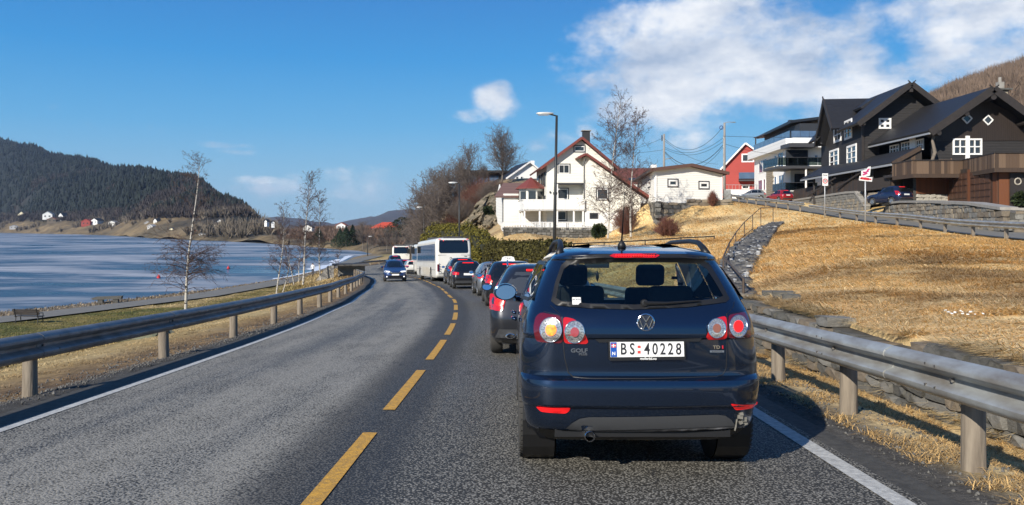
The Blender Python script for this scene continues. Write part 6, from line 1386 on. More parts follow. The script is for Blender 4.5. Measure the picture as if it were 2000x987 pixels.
# modern white flats
def modern():
    C0 = Vector((35.7, 105.0, 0)); E = Vector((36.6, 123.7, 0)); root = thing('apartment_block', 'modern white apartment block with glass balconies and dark penthouse between red and black houses', 'apartment building', (36, 110, 5), worldparts=True)
    # left facade: run from the far end E to the corner C0 (outside is to the left of the camera side)
    al = math.atan2(C0.y-E.y, C0.x-E.x); L_ = (C0-E).length; eb = (E.x, E.y); cb = (C0.x, C0.y); ztop = 12.8
    m = MB(); m.add([(E.x, E.y, 5.0), (C0.x, C0.y, 4.4), (C0.x+12, C0.y+1, 4.4), (E.x+12, E.y+1, 5), (E.x, E.y, ztop), (C0.x, C0.y, ztop), (C0.x+12, C0.y+1, ztop), (E.x+12, E.y+1, ztop)], [(0, 3, 2, 1), (4, 5, 6, 7), (0, 1, 5, 4), (1, 2, 6, 5), (2, 3, 7, 6), (3, 0, 4, 7)]); m.build('wall', MSTUCCO, root, fix=True)
    m = MB(); m.box((C0.x+.2, C0.y+9.3, 12.35), (1.2, 20.2, 1.1), rz=R(-2.7)); m.build('parapet', cladding('white_panels', (.77, .77, .76), .5, (.74, .74, .73), dark=.75, depth=.01), root)
    m = MB(); m.box((C0.x+5.5, C0.y-.4, 12.3), (11.5, 1.2, 1.2), rz=R(5)); m.build('parapet', MSTUCCO, root)
    G = dict(gmat=MPANEB)
    for q, nx in (((1482.5, 312, 1498, 337), 2), ((1481, 352, 1489.5, 374), 1), ((1491.5, 350, 1495.5, 372), 1), ((1513, 303, 1517.5, 333), 1), ((1520, 298, 1530.5, 331), 2), ((1512.5, 345, 1517, 364), 1), ((1521, 342, 1531, 368), 2)): pwin(root, eb, al, *q, nx=nx, **G)
    s0 = hit(1498, 340, eb, al)[0]; s1 = hit(1509.3, 340, eb, al)[0]
    st = thing; r_ = random.Random(3); off = ROOT[root.name]; dd = (C0-E).normalized(); nn = Vector((dd.y, -dd.x, 0))
    z = 5.2
    while z < 11.0:
        h = .28; s_ = s0
        while s_ < s1:
            w = r_.uniform(.4, .9); p = E+dd*(s_+w/2)+nn*.03
            link('stone', stone_mesh(r_.randrange(14), MSTONE[2]), root, loc=(p.x-off.x, p.y-off.y, z-off.z), rot=(0, 0, al), scale=(w*.95, .22, h*.93)); s_ += w
        z += h
    for q in ((1590, 302.8, 1597.5, 311), (1604, 303, 1609, 311)): pwin(root, cb, R(5), *q, nx=1, **G)
    def boxw(c, s_, name, mat, par=root, rz=0): m = MB(); m.box(c, s_, rz=rz); return m.build(name, mat, par)
    # corner balconies
    boxw((36.0, 104.4, 9.0), (6.2, 6.0, .3), 'balcony_floor', MDARKTRIM); boxw((36.0, 104.4, 5.9), (4.0, 5.0, .28), 'balcony_floor', MDARKTRIM)
    for (x0, y0, x1, y1, z0) in ((32.9, 101.4, 39.1, 101.4, 9.2), (32.9, 107.4, 32.9, 101.4, 9.2), (34.0, 101.9, 38.0, 101.9, 6.1), (34.0, 106.9, 34.0, 101.9, 6.1)):
        dx, dy = x1-x0, y1-y0; ln_ = math.hypot(dx, dy); n_ = max(1, round(ln_/1.25)); an = math.atan2(dy, dx)
        for k in range(n_): t = (k+.5)/n_; boxw((x0+dx*t, y0+dy*t, z0+.52), (ln_/n_-.04, .02, .95), 'balcony_glass', GTINT, rz=an)
        m = MB(); m.bar((x0, y0, z0+1.03), (x1, y1, z0+1.03), .05, .05); m.build('handrail', MDARKTRIM, root)
    boxw((36.4, 104.7, 10.3), (2.8, .12, 2.3), 'balcony_door', MPANE); boxw((37.3, 104.65, 7.3), (2.4, .12, 2.2), 'balcony_door', MPANE); boxw((36.6, 104.5, 11.9), (3.6, 3.4, .5), 'balcony_roof', MDARKTRIM)
    m = MB(); m.tube([(36.5, 101.7, 4.6), (36.5, 101.7, 9)], .12, 8); m.build('column', MTRIM, root)
    for k in range(2): ch = boxw((35.2+1.6*k, 103.2, 9.6), (.55, .55, .08), 'patio_chair', MBLACK); boxw((35.2+1.6*k, 103.45, 9.9), (.55, .06, .6), 'chair_back', MBLACK, ch)
    # penthouse
    boxw((41.5, 115, 14.0), (7.5, 15, 2.4), 'penthouse_wall', M('anthracite_panel', (.03, .032, .036), .5)); m = MB()
    m.add([(36.9, 123.6, 14.9), (36.9, 108.5, 15.4), (46.5, 108.5, 16.6), (46.5, 123.6, 16.1), (36.9, 123.6, 15.25), (36.9, 108.5, 15.75), (46.5, 108.5, 16.95), (46.5, 123.6, 16.45)], [(0, 3, 2, 1), (4, 5, 6, 7), (0, 1, 5, 4), (1, 2, 6, 5), (2, 3, 7, 6), (3, 0, 4, 7)]); m.build('penthouse_roof', M('dark_roof_metal', (.03, .034, .042), .4, .4), root, fix=True)
    for k in range(15): t = (k+.5)/15; boxw((E.x-.1+(C0.x-E.x)*t, E.y+(C0.y-E.y)*t, 13.4), (.03, 1.2, 1.15), 'terrace_glass', MPANEB, rz=al+R(90))
    for k in range(8): boxw((36.4+1.2*k, 105.1+.1*k, 13.4), (1.15, .03, 1.1), 'terrace_glass', MPANEB, rz=R(5))
    for x, y in ((36.7, 123.4), (38.4, 123.4)): boxw((x, y, 14.0), (.16, .16, 2.2), 'pergola_post', MDARKTRIM)
    m = MB(); m.bar((36.4, 123.4, 15.1), (40, 123.0, 15.1), .14, .16); m.bar((36.7, 123.4, 15.1), (36.7, 119, 15.1), .14, .16); m.build('pergola_beam', MDARKTRIM, root)
    boxw((38.5, 113, 15.9), (.7, .7, .9), 'roof_vent', MDARKTRIM)
    # garage below
    boxw((36.3, 115.2, 4.9), (1.0, 7.5, 2.4), 'garage_wall', M('tan_stone', (.33, .29, .23), .9, col2=(.2, .17, .13), scale=5, bump=.5)); boxw((35.76, 115.0, 4.8), (.05, 4.0, 1.9), 'garage_door', MDARKTRIM)
modern()

# ------------------------------------------------------------------ dark timber house
def dark_house():
    root = thing('timber_house', 'big black-brown timber house with three gables, white windows and a plank balcony', 'house', (36, 70, 3.5), worldparts=True)
    V = Vector; Z = lambda x, y, z: V((x, y, z))
    def box(c, s, name, mat, par=root, rz=0, mat4=None): m = MB(); m.box(c, s, rz=rz, mat=mat4); return m.build(name, mat, par)
    # --- main block: left facade faces the road, from far corner E to near corner C0
    E = V((35.3, 93.5, 0)); C0 = V((33.4, 78.0, 0)); al = math.atan2(C0.y-E.y, C0.x-E.x); L_ = (C0-E).length; eb = (E.x, E.y); dd = (C0-E).normalized(); nn = V((-dd.y, dd.x, 0))   # inward
    at = lambda s, b=0, z=0: V((E.x, E.y, z))+dd*s+nn*b
    sg = hit(1631, 240, eb, al)[0]; zg = hit(1632, 195, eb, al)[1]-.3
    m = MB(); wall_poly(m, [(0, 3.5), (L_, 3.5), (L_, 11.5), (sg+3.5, 11.5), (sg, zg-.6), (sg-3.3, 11.2), (0, 11.2)], eb, al, .25); m.build('left_wall', MBLKCLAP, root)
    WF = 12.0; hx = 4.0
    m = MB(); wall_poly(m, [(0, 3.5), (WF, 3.5), (WF, 8.5), (8.0, 11.4), (hx+.05, 14.5), (0, 11.5)], (C0.x+.02, C0.y), 0, .3); m.build('wall', MBLKCLAP, root); m = MB(); wall_poly(m, [(0, 3.5), (WF-2.3, 3.5), (WF-2.3, 8.0), (6.0, 11.0), (2.3, 13.9), (0, 11.9)], (C0.x+2.2, C0.y+.31), 0, 14.6); m.build('inner_block', MBLKCLAP, root)
    # main roof: ridge runs away from us above x = C0.x+hx
    rx = C0.x+hx; rz_ = 14.95; f = C0.y-1.3; bk = 94.5
    el = (C0.x-1.0, 11.15)
    slab_roof(root, Z(rx, f, rz_), Z(rx+.2, 83.6, rz_), Z(el[0], f, el[1]), Z(el[0]+.8, 83.6, el[1]), .22, MSLATE); slab_roof(root, Z(rx+.2, 83.6, rz_), Z(rx+.6, bk, rz_), Z(rx-1.7, 83.6, rz_-1.3), Z(rx-1.0, bk, rz_-1.3), .22, MSLATE); slab_roof(root, Z(rx-1.3, 90.8, rz_-1.1), Z(rx-1.0, bk, rz_-1.3), Z(el[0]+1.4, 90.8, el[1]), Z(el[0]+1.9, bk, el[1]), .22, MSLATE)
    slab_roof(root, Z(rx, f, rz_), Z(rx+.6, bk, rz_), Z(rx+5.3, f, 10.9), Z(rx+6.5, bk, 10.9), .22, MSLATE)
    for x1, z1 in ((el[0], el[1]), (rx+5.3, 10.9)):
        m = MB(); m.bar(Z(rx, f-.05, rz_+.05), Z(x1, f-.05, z1+.05), .10, .50); m.build('barge_board', MBARGE, root)
        m = MB(); s_ = -1 if x1 < rx else 1; m.bar(Z(rx+s_*.2, f-.10, rz_-.15), Z(rx-s_*.36, f-.10, rz_+.34), .05, .09); m.build('ridge_finial', MBARGE, root)
        m = MB(); t_ = .88; m.bar(Z(rx+(x1-rx)*t_, f, rz_+(z1-rz_)*t_-.38), Z(rx+(x1-rx)*t_, C0.y+.1, rz_+(z1-rz_)*t_-.38), .22, .22); m.build('purlin', MBARGE, root)
    m = MB(); m.bar(Z(rx, f, rz_-.55), Z(rx, C0.y+.2, rz_-.55), .32, .32); m.build('purlin', MBARGE, root)
    # side gable roof: ridge runs inwards from the left facade
    pg = at(sg, -1.2, zg+.25); pi_ = at(sg, 5.0, zg+.25)
    for q, zq in ((-3.9, 10.6), (3.4, 11.6)):
        a_, b_ = at(sg+q, -1.2, zq), at(sg+q, 3.0, zq+.2)
        slab_roof(root, pg, pi_, a_, b_, .2, MSLATE); m = MB(); m.bar(pg+V((-.03, 0, .04)), a_+V((-.03, 0, .04)), .10, .46); m.build('barge_board', MBARGE, root)
    m = MB(); m.bar(pg+V((0, -.3, -.4)), pg+V((0, .25, .45)), .1, .14); m.build('ridge_finial', MBARGE, root)
    m = MB(); q = at(0, -.6, 11.25); q2 = at(sg-3.3, -.6, 10.9); m.bar(q, q2, .14, .14); m.build('gutter', MDARKTRIM, root)
    K = dict(nx=3, nz=3, fw=.10, bar=.07, depth=.09)
    for q in ((1629.5, 238, 1643, 276), (1650.5, 236, 1664, 270), (1621, 294, 1638, 327), (1655, 285, 1673, 321)): pwin(root, eb, al, *q, surround=MTRIM, sw=.10, nx=2, nz=3, fw=.12, bar=.09, depth=.09)
    pwin(root, (C0.x, C0.y), 0, 1716, 231, 1740, 252, nx=2, nz=2, fw=.16, bar=.22, depth=.09)
    # corner boards
    box((C0.x-.02, C0.y-.02, 7.5), (.22, .22, 8.0), 'corner_post', MBARGE); 
    # --- front wing with the big gable
    gx0, gx1, gy = 34.9, 46.5, 68.2; px_ = 39.15; pz = 12.75; fz = 66.6
    m = MB(); wall_poly(m, [(0, 6.0), (gx1-gx0, 6.0), (gx1-gx0, 8.1), (px_-gx0, pz-.35), (0, 9.35)], (gx0, gy), 0, 9.6); m.build('wing_wall', MBLKCLAP, root)
    m = MB(); zc = 9.0; m.prism([(-3.9, 8.75), (6.9, 8.75), (6.9, 8.9), (0, 12.3), (-3.9, 9.8)], (px_, gy-.06, 0), (1, 0, 0), (0, 0, 1), (0, 1, 0), .05); m.build('gable_boarding', MBLKV, root)
    m = MB(); m.box((41, 72, 4.75), (12, 8, 2.6)); m.build('lower_wall', MBLKCLAP, root)
    ex, ez_ = 34.0, 9.2; ex2, ez2 = 46.2, 7.6
    slab_roof(root, Z(px_, fz, pz), Z(px_, 78.5, pz), Z(ex, fz, ez_), Z(ex, 78.0, ez_), .26, MSLATE); slab_roof(root, Z(px_, fz, pz), Z(px_, 78.5, pz), Z(ex2, fz, ez2), Z(ex2, 78, ez2), .26, MSLATE)
    for x1, z1 in ((ex, ez_), (ex2, ez2)):
        m = MB(); m.bar(Z(px_, fz-.05, pz+.03), Z(x1, fz-.05, z1+.03), .12, .62); m.build('barge_board', MBARGE, root); s_ = -1 if x1 < px_ else 1
        m = MB(); m.bar(Z(px_+s_*.25, fz-.12, pz-.2), Z(px_-s_*.38, fz-.12, pz+.36), .05, .09); m.build('ridge_finial', MBARGE, root)
        for t_ in (.42, .86): m = MB(); cxx, czz = px_+(x1-px_)*t_, pz+(z1-pz)*t_-.48; m.tube([(cxx, fz-.05, czz), (cxx, gy+.1, czz)], .2, 10); m.build('purlin', MBARGE, root)
    m = MB(); m.tube([(px_, fz-.05, pz-.6), (px_, gy+.1, pz-.6)], .24, 10); m.build('purlin', MBARGE, root)
    m = MB(); m.bar(Z(ex-.05, fz, ez_-.02), Z(ex-.05, 78, ez_-.02), .14, .14); m.build('gutter', MGPOLE, root)
    w = pwin(root, (gx0, gy), 0, 1860, 271, 1917, 303, nx=4, nz=2, fw=.14, bar=.09, depth=.12)
    s_mid = hit(1888.5, 290, (gx0, gy), 0)[0]; box((gx0+s_mid, gy-.1, 8.2), (.34, .1, 1.9), 'mullion', MTRIM, w)
    def diamond(u, v):
        s_, z_ = hit(u, v, (gx0, gy-.06), 0); m = MB(); Q = Matrix.Rotation(R(45), 4, 'Y')
        for dx, dz, sx, sz in ((0, .28, .62, .1), (0, -.28, .62, .1), (.28, 0, .1, .5), (-.28, 0, .1, .5)):
            c = Q @ V((dx, 0, dz)); m.box(V((gx0+s_, gy-.12, z_))+c, (sx, .08, sz), mat=Q)
        o = m.build('diamond_window', MTRIM, root); m = MB(); m.box((gx0+s_, gy-.09, z_), (.5, .03, .5), mat=Q); m.build('pane', MPANE, o)
    diamond(1929, 235); diamond(1888, 232)
    # wing left wall windows under the eave (faces the road)
    lw = (gx0, 78.0); la = R(-90); box((gx0+.1, 73.1, 7.6), (.2, 9.7, 3.2), 'wing_side_wall', MBLKCLAP)
    for q in ((1739, 283, 1757, 300), (1761.5, 277, 1780, 297), (1790, 272, 1805, 294)): pwin(root, lw, la, *q, nx=3, nz=2, fw=.12, bar=.09, depth=.09)
    s_, z_ = hit(1785, 284, lw, la); box((gx0-.12, 78-s_, z_), (.05, 1.0, 1.6), 'shutter', MTRIM)
    m = MB(); m.tube([(34.5, 67.2, 5.9), (34.45, 67.2, 7.0), (34.7, 67.2, 7.7), (34.5, 67.2, 8.6), (34.7, 67.3, 9.2)], [.15, .12, .16, .12, .14], 8); m.build('crooked_log_post', M('grey_log', (.22, .18, .14), .8, col2=(.12, .10, .08), scale=6), root, smooth=True)
    # chimney
    c = pt(1953, 195, 74); m = MB(); m.box((c.x, 74, 12.5), (.9, .9, 2.6)); ch = m.build('chimney', MSTONE[2], root); m = MB(); m.box((c.x, 74, 13.95), (1.5, 1.4, .14)); m.build('chimney_slab', MSTONE[1], ch); m = MB(); m.box((c.x, 74, 14.35), (.5, .5, .6)); m.tube([(c.x, 74, 14.6), (c.x, 74, 15.1)], .14, 8); m.build('chimney_pot', MCONC, ch)
    # --- lean-to porch roof along the left facade
    slab_roof(root, Z(33.75, 67.7, 8.05), Z(35.2, 92.5, 8.3), Z(31.4, 67.7, 6.75), Z(31.6, 89.5, 6.7), .16, MSLATE)
    m = MB(); m.bar(Z(31.35, 67.7, 6.72), Z(31.55, 89.5, 6.67), .14, .16); m.build('gutter', MGPOLE, root)
    m = MB(); m.bar(Z(33.75, 67.62, 8.1), Z(31.4, 67.62, 6.8), .10, .34); m.build('barge_board', MBROWNW[1], root)
    off = ROOT[root.name]
    planks(root, (31.6, 67.8), (33.9, 67.8), lambda t: 6.75, lambda t: 6.85+1.2*t, .18, .04, [MBROWNW[0], MDWOOD], 31)
    box((33.6, 74, 5.2), (.2, 12.0, 3.2), 'porch_wall', MBLKV)
    m = MB(); 
    zz = 3.9; prof = []
    while zz < 6.75: prof += [(.10, zz), (.20, zz+.08), (.20, zz+.16), (.11, zz+.24)]; zz += .30
    m.lathe(prof, 10, Matrix.Translation((31.75, 68.2, 0))); m.build('carved_post', MBLKV, root)
    for y in (72.5, 77, 82, 87): m = MB(); m.tube([(31.9+.01*(y-68), y, 4.0), (31.9+.01*(y-68), y, 6.75)], .12, 8); m.build('porch_post', MBARGE, root)
    box((32.4, 78, 5.1), (.06, 2.0, 2.0), 'porch_opening', MBROWNW[0]); box((33.0, 68.9, 5.6), (.9, .06, 1.6), 'porch_window', MTRIM)
    # porch railing planks and stone plinth, steps
    planks(root, (31.2, 67.4), (33.9, 67.2), lambda t: 4.75, lambda t: 5.75, .2, .035, [MDWOOD, MBROWNW[1]], 32)
    planks(root, (31.1, 73.5), (31.2, 67.5), lambda t: 4.75, lambda t: 5.75, .2, .035, [MDWOOD], 33)
    r_ = random.Random(5)
    for zz in (3.7, 4.05, 4.4):
        x = 30.6
        while x < 33.9: w_ = r_.uniform(.4, .8); link('stone', stone_mesh(r_.randrange(14), MSTONE[r_.choice((0, 2))]), root, loc=(x+w_/2-off.x, 67.5-off.y, zz+.15-off.z), scale=(w_*.95, .4, .33)); x += w_
    for k in range(5): box((30.2+.12*k, 69.0-.0*k, 3.6+.19*k), (.9, 1.1, .19), 'stone_step', MSTONE[2])
    for k in range(2): box((31.0, 66.9, 4.75+.0*k), (.2, .2, .2), 'flower_pot', M('terracotta', (.35, .12, .05), .8)) if k == 0 else None
    # --- garage block below the balcony
    G1 = (34.75, 65.4); G2 = (34.15, 57.6)
    zg0 = 3.2
    m = MB(); m.add([(G1[0], 70.2, 2.9), (G1[0], G1[1], 2.9), (G2[0], G2[1], 2.9), (46, 57.4, 2.9), (46, 70.2, 2.9), (G1[0], 70.2, 6.0), (G1[0], G1[1], 6.0), (G2[0], G2[1], 6.0), (46, 57.4, 6.0), (46, 70.2, 6.0)], [(4, 3, 2, 1, 0), (5, 6, 7, 8, 9), (0, 1, 6, 5), (1, 2, 7, 6), (2, 3, 8, 7), (3, 4, 9, 8), (4, 0, 5, 9)]); m.build('garage_wall', MDWOOD, root, fix=True)
    for (ya, yb) in ((64.9, 62.0), (61.3, 58.5)):
        f_ = lambda y: G1[0]+(G2[0]-G1[0])*(G1[1]-y)/(G1[1]-G2[1]); ang = math.atan2(yb-ya, f_(yb)-f_(ya)); c = ((f_(ya)+f_(yb))/2-.06, (ya+yb)/2, 4.45); dr = box(c, (3.0, .06, 2.5), 'garage_door', M('garage_door_brown', (.060, .030, .020), .5, col2=(.04, .02, .015)), rz=ang)
        for i in range(4):
            for j in range(5):
                s_ = -1.12+.75*i; c2 = V((c[0], c[1], 3.5+.48*j))+D_(ang)*s_+V((-.05, 0, 0)); box(c2, (.62, .05, .38), 'door_panel', M('garage_door_panel', (.075, .038, .025), .5), dr, rz=ang)
    planks(root, (34.72, 65.4), (34.67, 64.9), lambda t: 3.1, lambda t: 5.9, .2, .06, MORB, 41); planks(root, (34.5, 62.0), (34.42, 61.3), lambda t: 3.1, lambda t: 5.9, .2, .06, MORB, 42); planks(root, (34.28, 58.4), (34.15, 57.6), lambda t: 3.1, lambda t: 5.9, .2, .06, MORB, 43)
    planks(root, (34.15, 57.5), (44, 57.5), lambda t: 3.0, lambda t: 5.95, .22, .05, MORB+[MBROWNW[2]], 44)
    dx = pt(1988, 380, 57.4).x; box((dx, 57.38, 4.2), (1.15, .08, 2.3), 'side_door', MBARGE); 
    m = MB(); m.lathe([(.22, -.04), (.27, 0), (.22, .04), (.17, 0)], 16, Matrix.Translation((dx-.05, 57.3, 4.75)) @ Matrix.Rotation(R(90), 4, 'X'), close=True); m.build('wreath', M('pale_wreath', (.4, .36, .3), .9), root)
    # recess wall with orange boards above pale crazy stone
    planks(root, (31.85, 64.6), (34.65, 65.3), lambda t: 4.2, lambda t: 5.75, .2, .05, MORB, 45); box((33.25, 65.15, 4.5), (2.9, .3, 2.6), 'recess_wall', MMORTAR, rz=R(14))
    for zz in (3.35, 3.62, 3.89):
        x = 31.85
        while x < 34.5: w_ = r_.uniform(.3, .6); link('stone', stone_mesh(r_.randrange(14), M('pale_stone', (.50, .47, .40), .9, col2=(.36, .33, .28), scale=4, bump=.5)), root, loc=(x+w_/2-off.x, 64.55+(x-31.85)*.25-off.y, zz+.12-off.z), rot=(0, r_.uniform(-.2, .2), R(14)), scale=(w_*.93, .2, .25)); x += w_
    box((34.85, 64.0, 5.0), (.4, .4, 3.6), 'pillar', MORB[1]) if 0 else None
    box((31.2, 63.5, 4.5), (.22, .22, 2.6), 'pillar', MBARGE) if 0 else None; 
    # --- balcony
    zb0, zb1 = 5.6, 6.68
    pts = [(30.9, 66.5), (30.95, 63.2), (34.75, 63.2), (33.55, 56.9), (46.0, 57.0)]
    m = MB(); m.add([(p[0], p[1], 5.62) for p in pts]+[(46, 68.2, 5.62), (30.9, 68.2, 5.62)]+[(p[0], p[1], 5.85) for p in pts]+[(46, 68.2, 5.85), (30.9, 68.2, 5.85)], [tuple(range(6, -1, -1)), tuple(range(7, 14))]+[(i, (i+1) % 7, 7+(i+1) % 7, 7+i) for i in range(7)]); m.build('balcony_floor', MBARGE, root, fix=True)
    for i, (w_, mt) in enumerate(((.24, 0), (.24, 0), (.2, 0), (.24, 0))):
        A, B = pts[i], pts[i+1]; planks(root, A, B, lambda t: zb0, lambda t: zb1, w_, .04, MBROWNW, 50+i)
        m = MB(); m.bar((A[0], A[1]-.03, zb1+.04), (B[0], B[1]-.03, zb1+.04), .16, .07); m.build('handrail', MBARGE, root); m = MB(); m.bar((A[0], A[1]-.06, zb0-.08), (B[0], B[1]-.06, zb0-.08), .12, .30); m.build('balcony_beam', MBROWNW[1], root)
    for k in range(3): box((35.6+1.3*k, 66.4, 6.5), (.08, .08, 1.3), 'inner_post', MBROWNW[2])
    m = MB(); m.bar((34.6, 66.4, 7.0), (39.5, 66.4, 6.92), .1, .1); m.build('inner_rail', MBROWNW[2], root)
    m = MB(); m.lathe([(.001, .0), (.1, .1), (.02, .3)], 8, Matrix.Translation((34.6, 63.0, 5.05))); m.build('wall_lamp', MGPOLE, root)
    # ramp fences left of the porch
    m = MB(); m.bar(Z(31.9, 88.5, 4.9), Z(31.6, 80, 6.4), .08, .16); m.build('stair_rail', MDWOOD, root); m = MB(); m.bar(Z(31.7, 80, 5.4), Z(31.5, 73, 6.7), .08, .16); m.build('stair_rail', MDWOOD, root)
dark_house()

# ------------------------------------------------------------------ parked cars by the houses
c = make_car('small_car', 'tiny dark navy round-backed car parked on the driveway above the block wall', paint('navy_paint', (.022, .034, .085), .25, .6), 'hatch', L=3.55, W=1.63, H=1.49, lit=False, tail='high', bt=.95, wr=.29)
p = pt(1770, 397, 68); c.location = (30.35, 62.9, 3.30); c.rotation_euler = (0, 0, R(-152)+R(180)+R(0)); c.rotation_euler = (0, 0, R(22))
m = MB(); m.box((0, .0, .52), (1.3, .05, .05)); m.build('chrome_strip', MCHROME, c)
c = make_car('small_car', 'red parked car half hidden at the far end of the plank fence', PRED, 'hatch', L=3.8, W=1.65, H=1.45, lit=False, bt=.9)
p = pt(1540, 396, 96); c.location = (p.x, 96, tz(p.x, 96)+.05); c.rotation_euler = (0, 0, R(15))
c = make_car('parked_car', 'grey car under the apartment block beside its stone garage wall', PSILV, 'hatch', L=4.0, W=1.7, H=1.45, lit=False)
p = pt(1505, 392, 112); c.location = (p.x-.6, 112, tz(p.x-.6, 112)+.05); c.rotation_euler = (0, 0, R(80))

# ------------------------------------------------------------------ lamps, poles, wires, signs
def street_lamp(label, x, y, zg, zt_, arm=1.25, r=.075, group=None, dirx=-1, name='street_lamp', lean=0):
    root = thing(name, label, 'street lamp', (x, y, zg), group=group); h = zt_-zg
    m = MB(); m.tube([(0, 0, -.2), (-lean*.5, 0, h*.5), (-lean, 0, h-.1)], [r*1.25, r, r*.75], 10); m.build('pole', MPOLE, root, smooth=True)
    m = MB(); m.tube([(-lean, 0, h-.12), (-lean+dirx*arm*.3, -.0, h-.03)], .035, 6); m.build('arm', MPOLE, root)
    m = MB(); m.lathe([(.001, 0), (.06, .03), (.11, .25), (.12, .5), (.09, .78), (.03, .86), (.001, .87)], 10, Matrix.Translation((-lean+dirx*arm*.12, 0, h+.0)) @ Matrix.Rotation(R(90)*dirx, 4, 'Y') @ Matrix.Diagonal((.65, 1.3, 1, 1))); hd = m.build('lamp_head', M('lamp_head_grey', (.62, .62, .60), .4, .2), root, smooth=True)
    m = MB(); m.box((-lean+dirx*(arm*.12+.5), 0, h-.07), (.5, .2, .04)); m.build('lamp_glass', LCLEAR, hd)
    m = MB(); m.tube([(-lean*.55, 0, h*.55), (-lean*.55, 0, h*.55+.12)], r*1.35, 10); m.build('collar', MPOLE, root)
    return root
GL = 'street lamps along the right side of the road'
street_lamp('tall street lamp nearest us, in front of the cream house', 2.05, 40.5, tz(2.05, 40.5), pt(1088, 222, 40.5).z, r=.08, lean=-.16, group=GL)
street_lamp('street lamp rising behind the nearest coach in front of the rocks', pt(897, 0, 76).x, 76, tz(-4.9, 76), pt(898, 357, 76).z, group=GL)
street_lamp('street lamp above the second coach beside the yellow hedge end', pt(828, 0, 110).x, 110, -3.9, pt(828, 405, 110).z, group=GL)
street_lamp('farthest street lamp above the coach roofs', pt(815, 0, 142).x, 142, -4.4, pt(815, 428, 142).z, group=GL)
street_lamp('small street lamp far behind between bare trees beyond the bay', pt(718, 0, 190).x, 190, -5.0, pt(716, 462, 190).z, group='lamps', name='street_lamp', dirx=1)['group'] = GL
up = thing('utility_pole', 'grey utility pole with lamp arm and steel cabinet at its foot', 'utility pole', (pt(1415, 0, 92).x, 92, tz(23.9, 92)))
h_ = pt(1415, 240, 92).z-up.location.z; MWIREP = M('weathered_pole', (.30, .29, .27), .85, col2=(.2, .19, .18), scale=4, stretch=(3, 3, .4))
m = MB(); m.tube([(0, 0, -.3), (0, 0, h_)], [.15, .12], 10); m.build('pole', MWIREP, up, smooth=True)
m = MB(); m.tube([(.02, 0, h_-.05), (.4, 0, h_+.08), (1.1, -.0, h_+.05)], .035, 6); m.build('arm', MGPOLE, up)
m = MB(); m.lathe([(.001, 0), (.08, .1), (.1, .4), (.001, .6)], 8, Matrix.Translation((.75, 0, h_+.05)) @ Matrix.Rotation(R(90), 4, 'Y') @ Matrix.Diagonal((.6, 1, 1, 1))); m.build('lamp_head', MGALV, up)
m = MB(); m.box((.25, -.1, .9), (.75, .5, 2.0)); m.build('cabinet', MGALV, up); m = MB(); m.tube([(-.12, -.05, 2), (-.12, -.05, h_-1.5)], .05, 6); m.build('cable_pipe', MGALV, up)
m = MB(); m.lathe([(.2, -.03), (.24, 0), (.2, .03), (.16, 0)], 12, Matrix.Translation((-.35, 0, h_-.55)) @ Matrix.Rotation(R(90), 4, 'X'), close=True); m.build('cable_coil', M('blue_cable', (.03, .06, .2), .5), up)
p2 = pt(1297, 262, 100); up2 = thing('utility_pole', 'pale utility pole standing behind the cream annex roof', 'utility pole', (p2.x, 100, 4.5)); m = MB(); m.tube([(0, 0, 0), (0, 0, p2.z-4.5)], [.16, .12], 10); m.build('pole', MWIREP, up2, smooth=True)
m = MB(); m.box((-.25, 0, p2.z-5.0), (.12, .12, .7)); m.build('insulator', MDARKTRIM, up2)
m = MB(); m.tube([(0, 0, p2.z-7.6), (1.1, 0, p2.z-7.4)], .05, 6); m.build('bracket', MGPOLE, up2)
def wire(a, b, sag, label, r=.019):
    a, b = Vector(a), Vector(b); P_ = []
    for t in np.linspace(0, 1, 15): q = a.lerp(b, t); q.z -= sag*4*t*(1-t); P_.append(q)
    m = MB(); m.tube(P_, r, 5); o = m.build('power_cable', MBLACK, loc=tuple(a)); tag(o, label, 'cable', 'overhead cables between the utility poles'); return o
A1 = lambda v: pt(1412, v, 92); B1 = lambda v: pt(1299, v, 100)
wire(A1(248), B1(272), 1.9, 'topmost sagging cable between the two utility poles', .022)
wire(A1(270), B1(288), 1.1, 'upper pair cable sagging slightly between the utility poles'); wire(A1(277), B1(291), 1.1, 'second cable just under the upper one between the utility poles')
wire(A1(284), B1(297), 1.9, 'deepest sagging thick cable between the utility poles', .034); wire(A1(288), B1(299), 2.2, 'lowest sagging cable between the utility poles')
wire(B1(276), pt(1403, 321, 118), .7, 'cable dropping from the far pole to the red house')
wire(A1(266), pt(1600, 267, 80), .1, 'straight cable from the near pole to the dark timber house'); wire(A1(280), pt(1560, 300, 104), .5, 'cable from the near pole to the apartment block', .02)
wire(B1(268), pt(1180, 300, 130), .5, 'cable leaving the far pole towards the cream house roof'); wire(B1(292), pt(1190, 296, 112), .3, 'lower cable from the far pole behind the birch crowns')

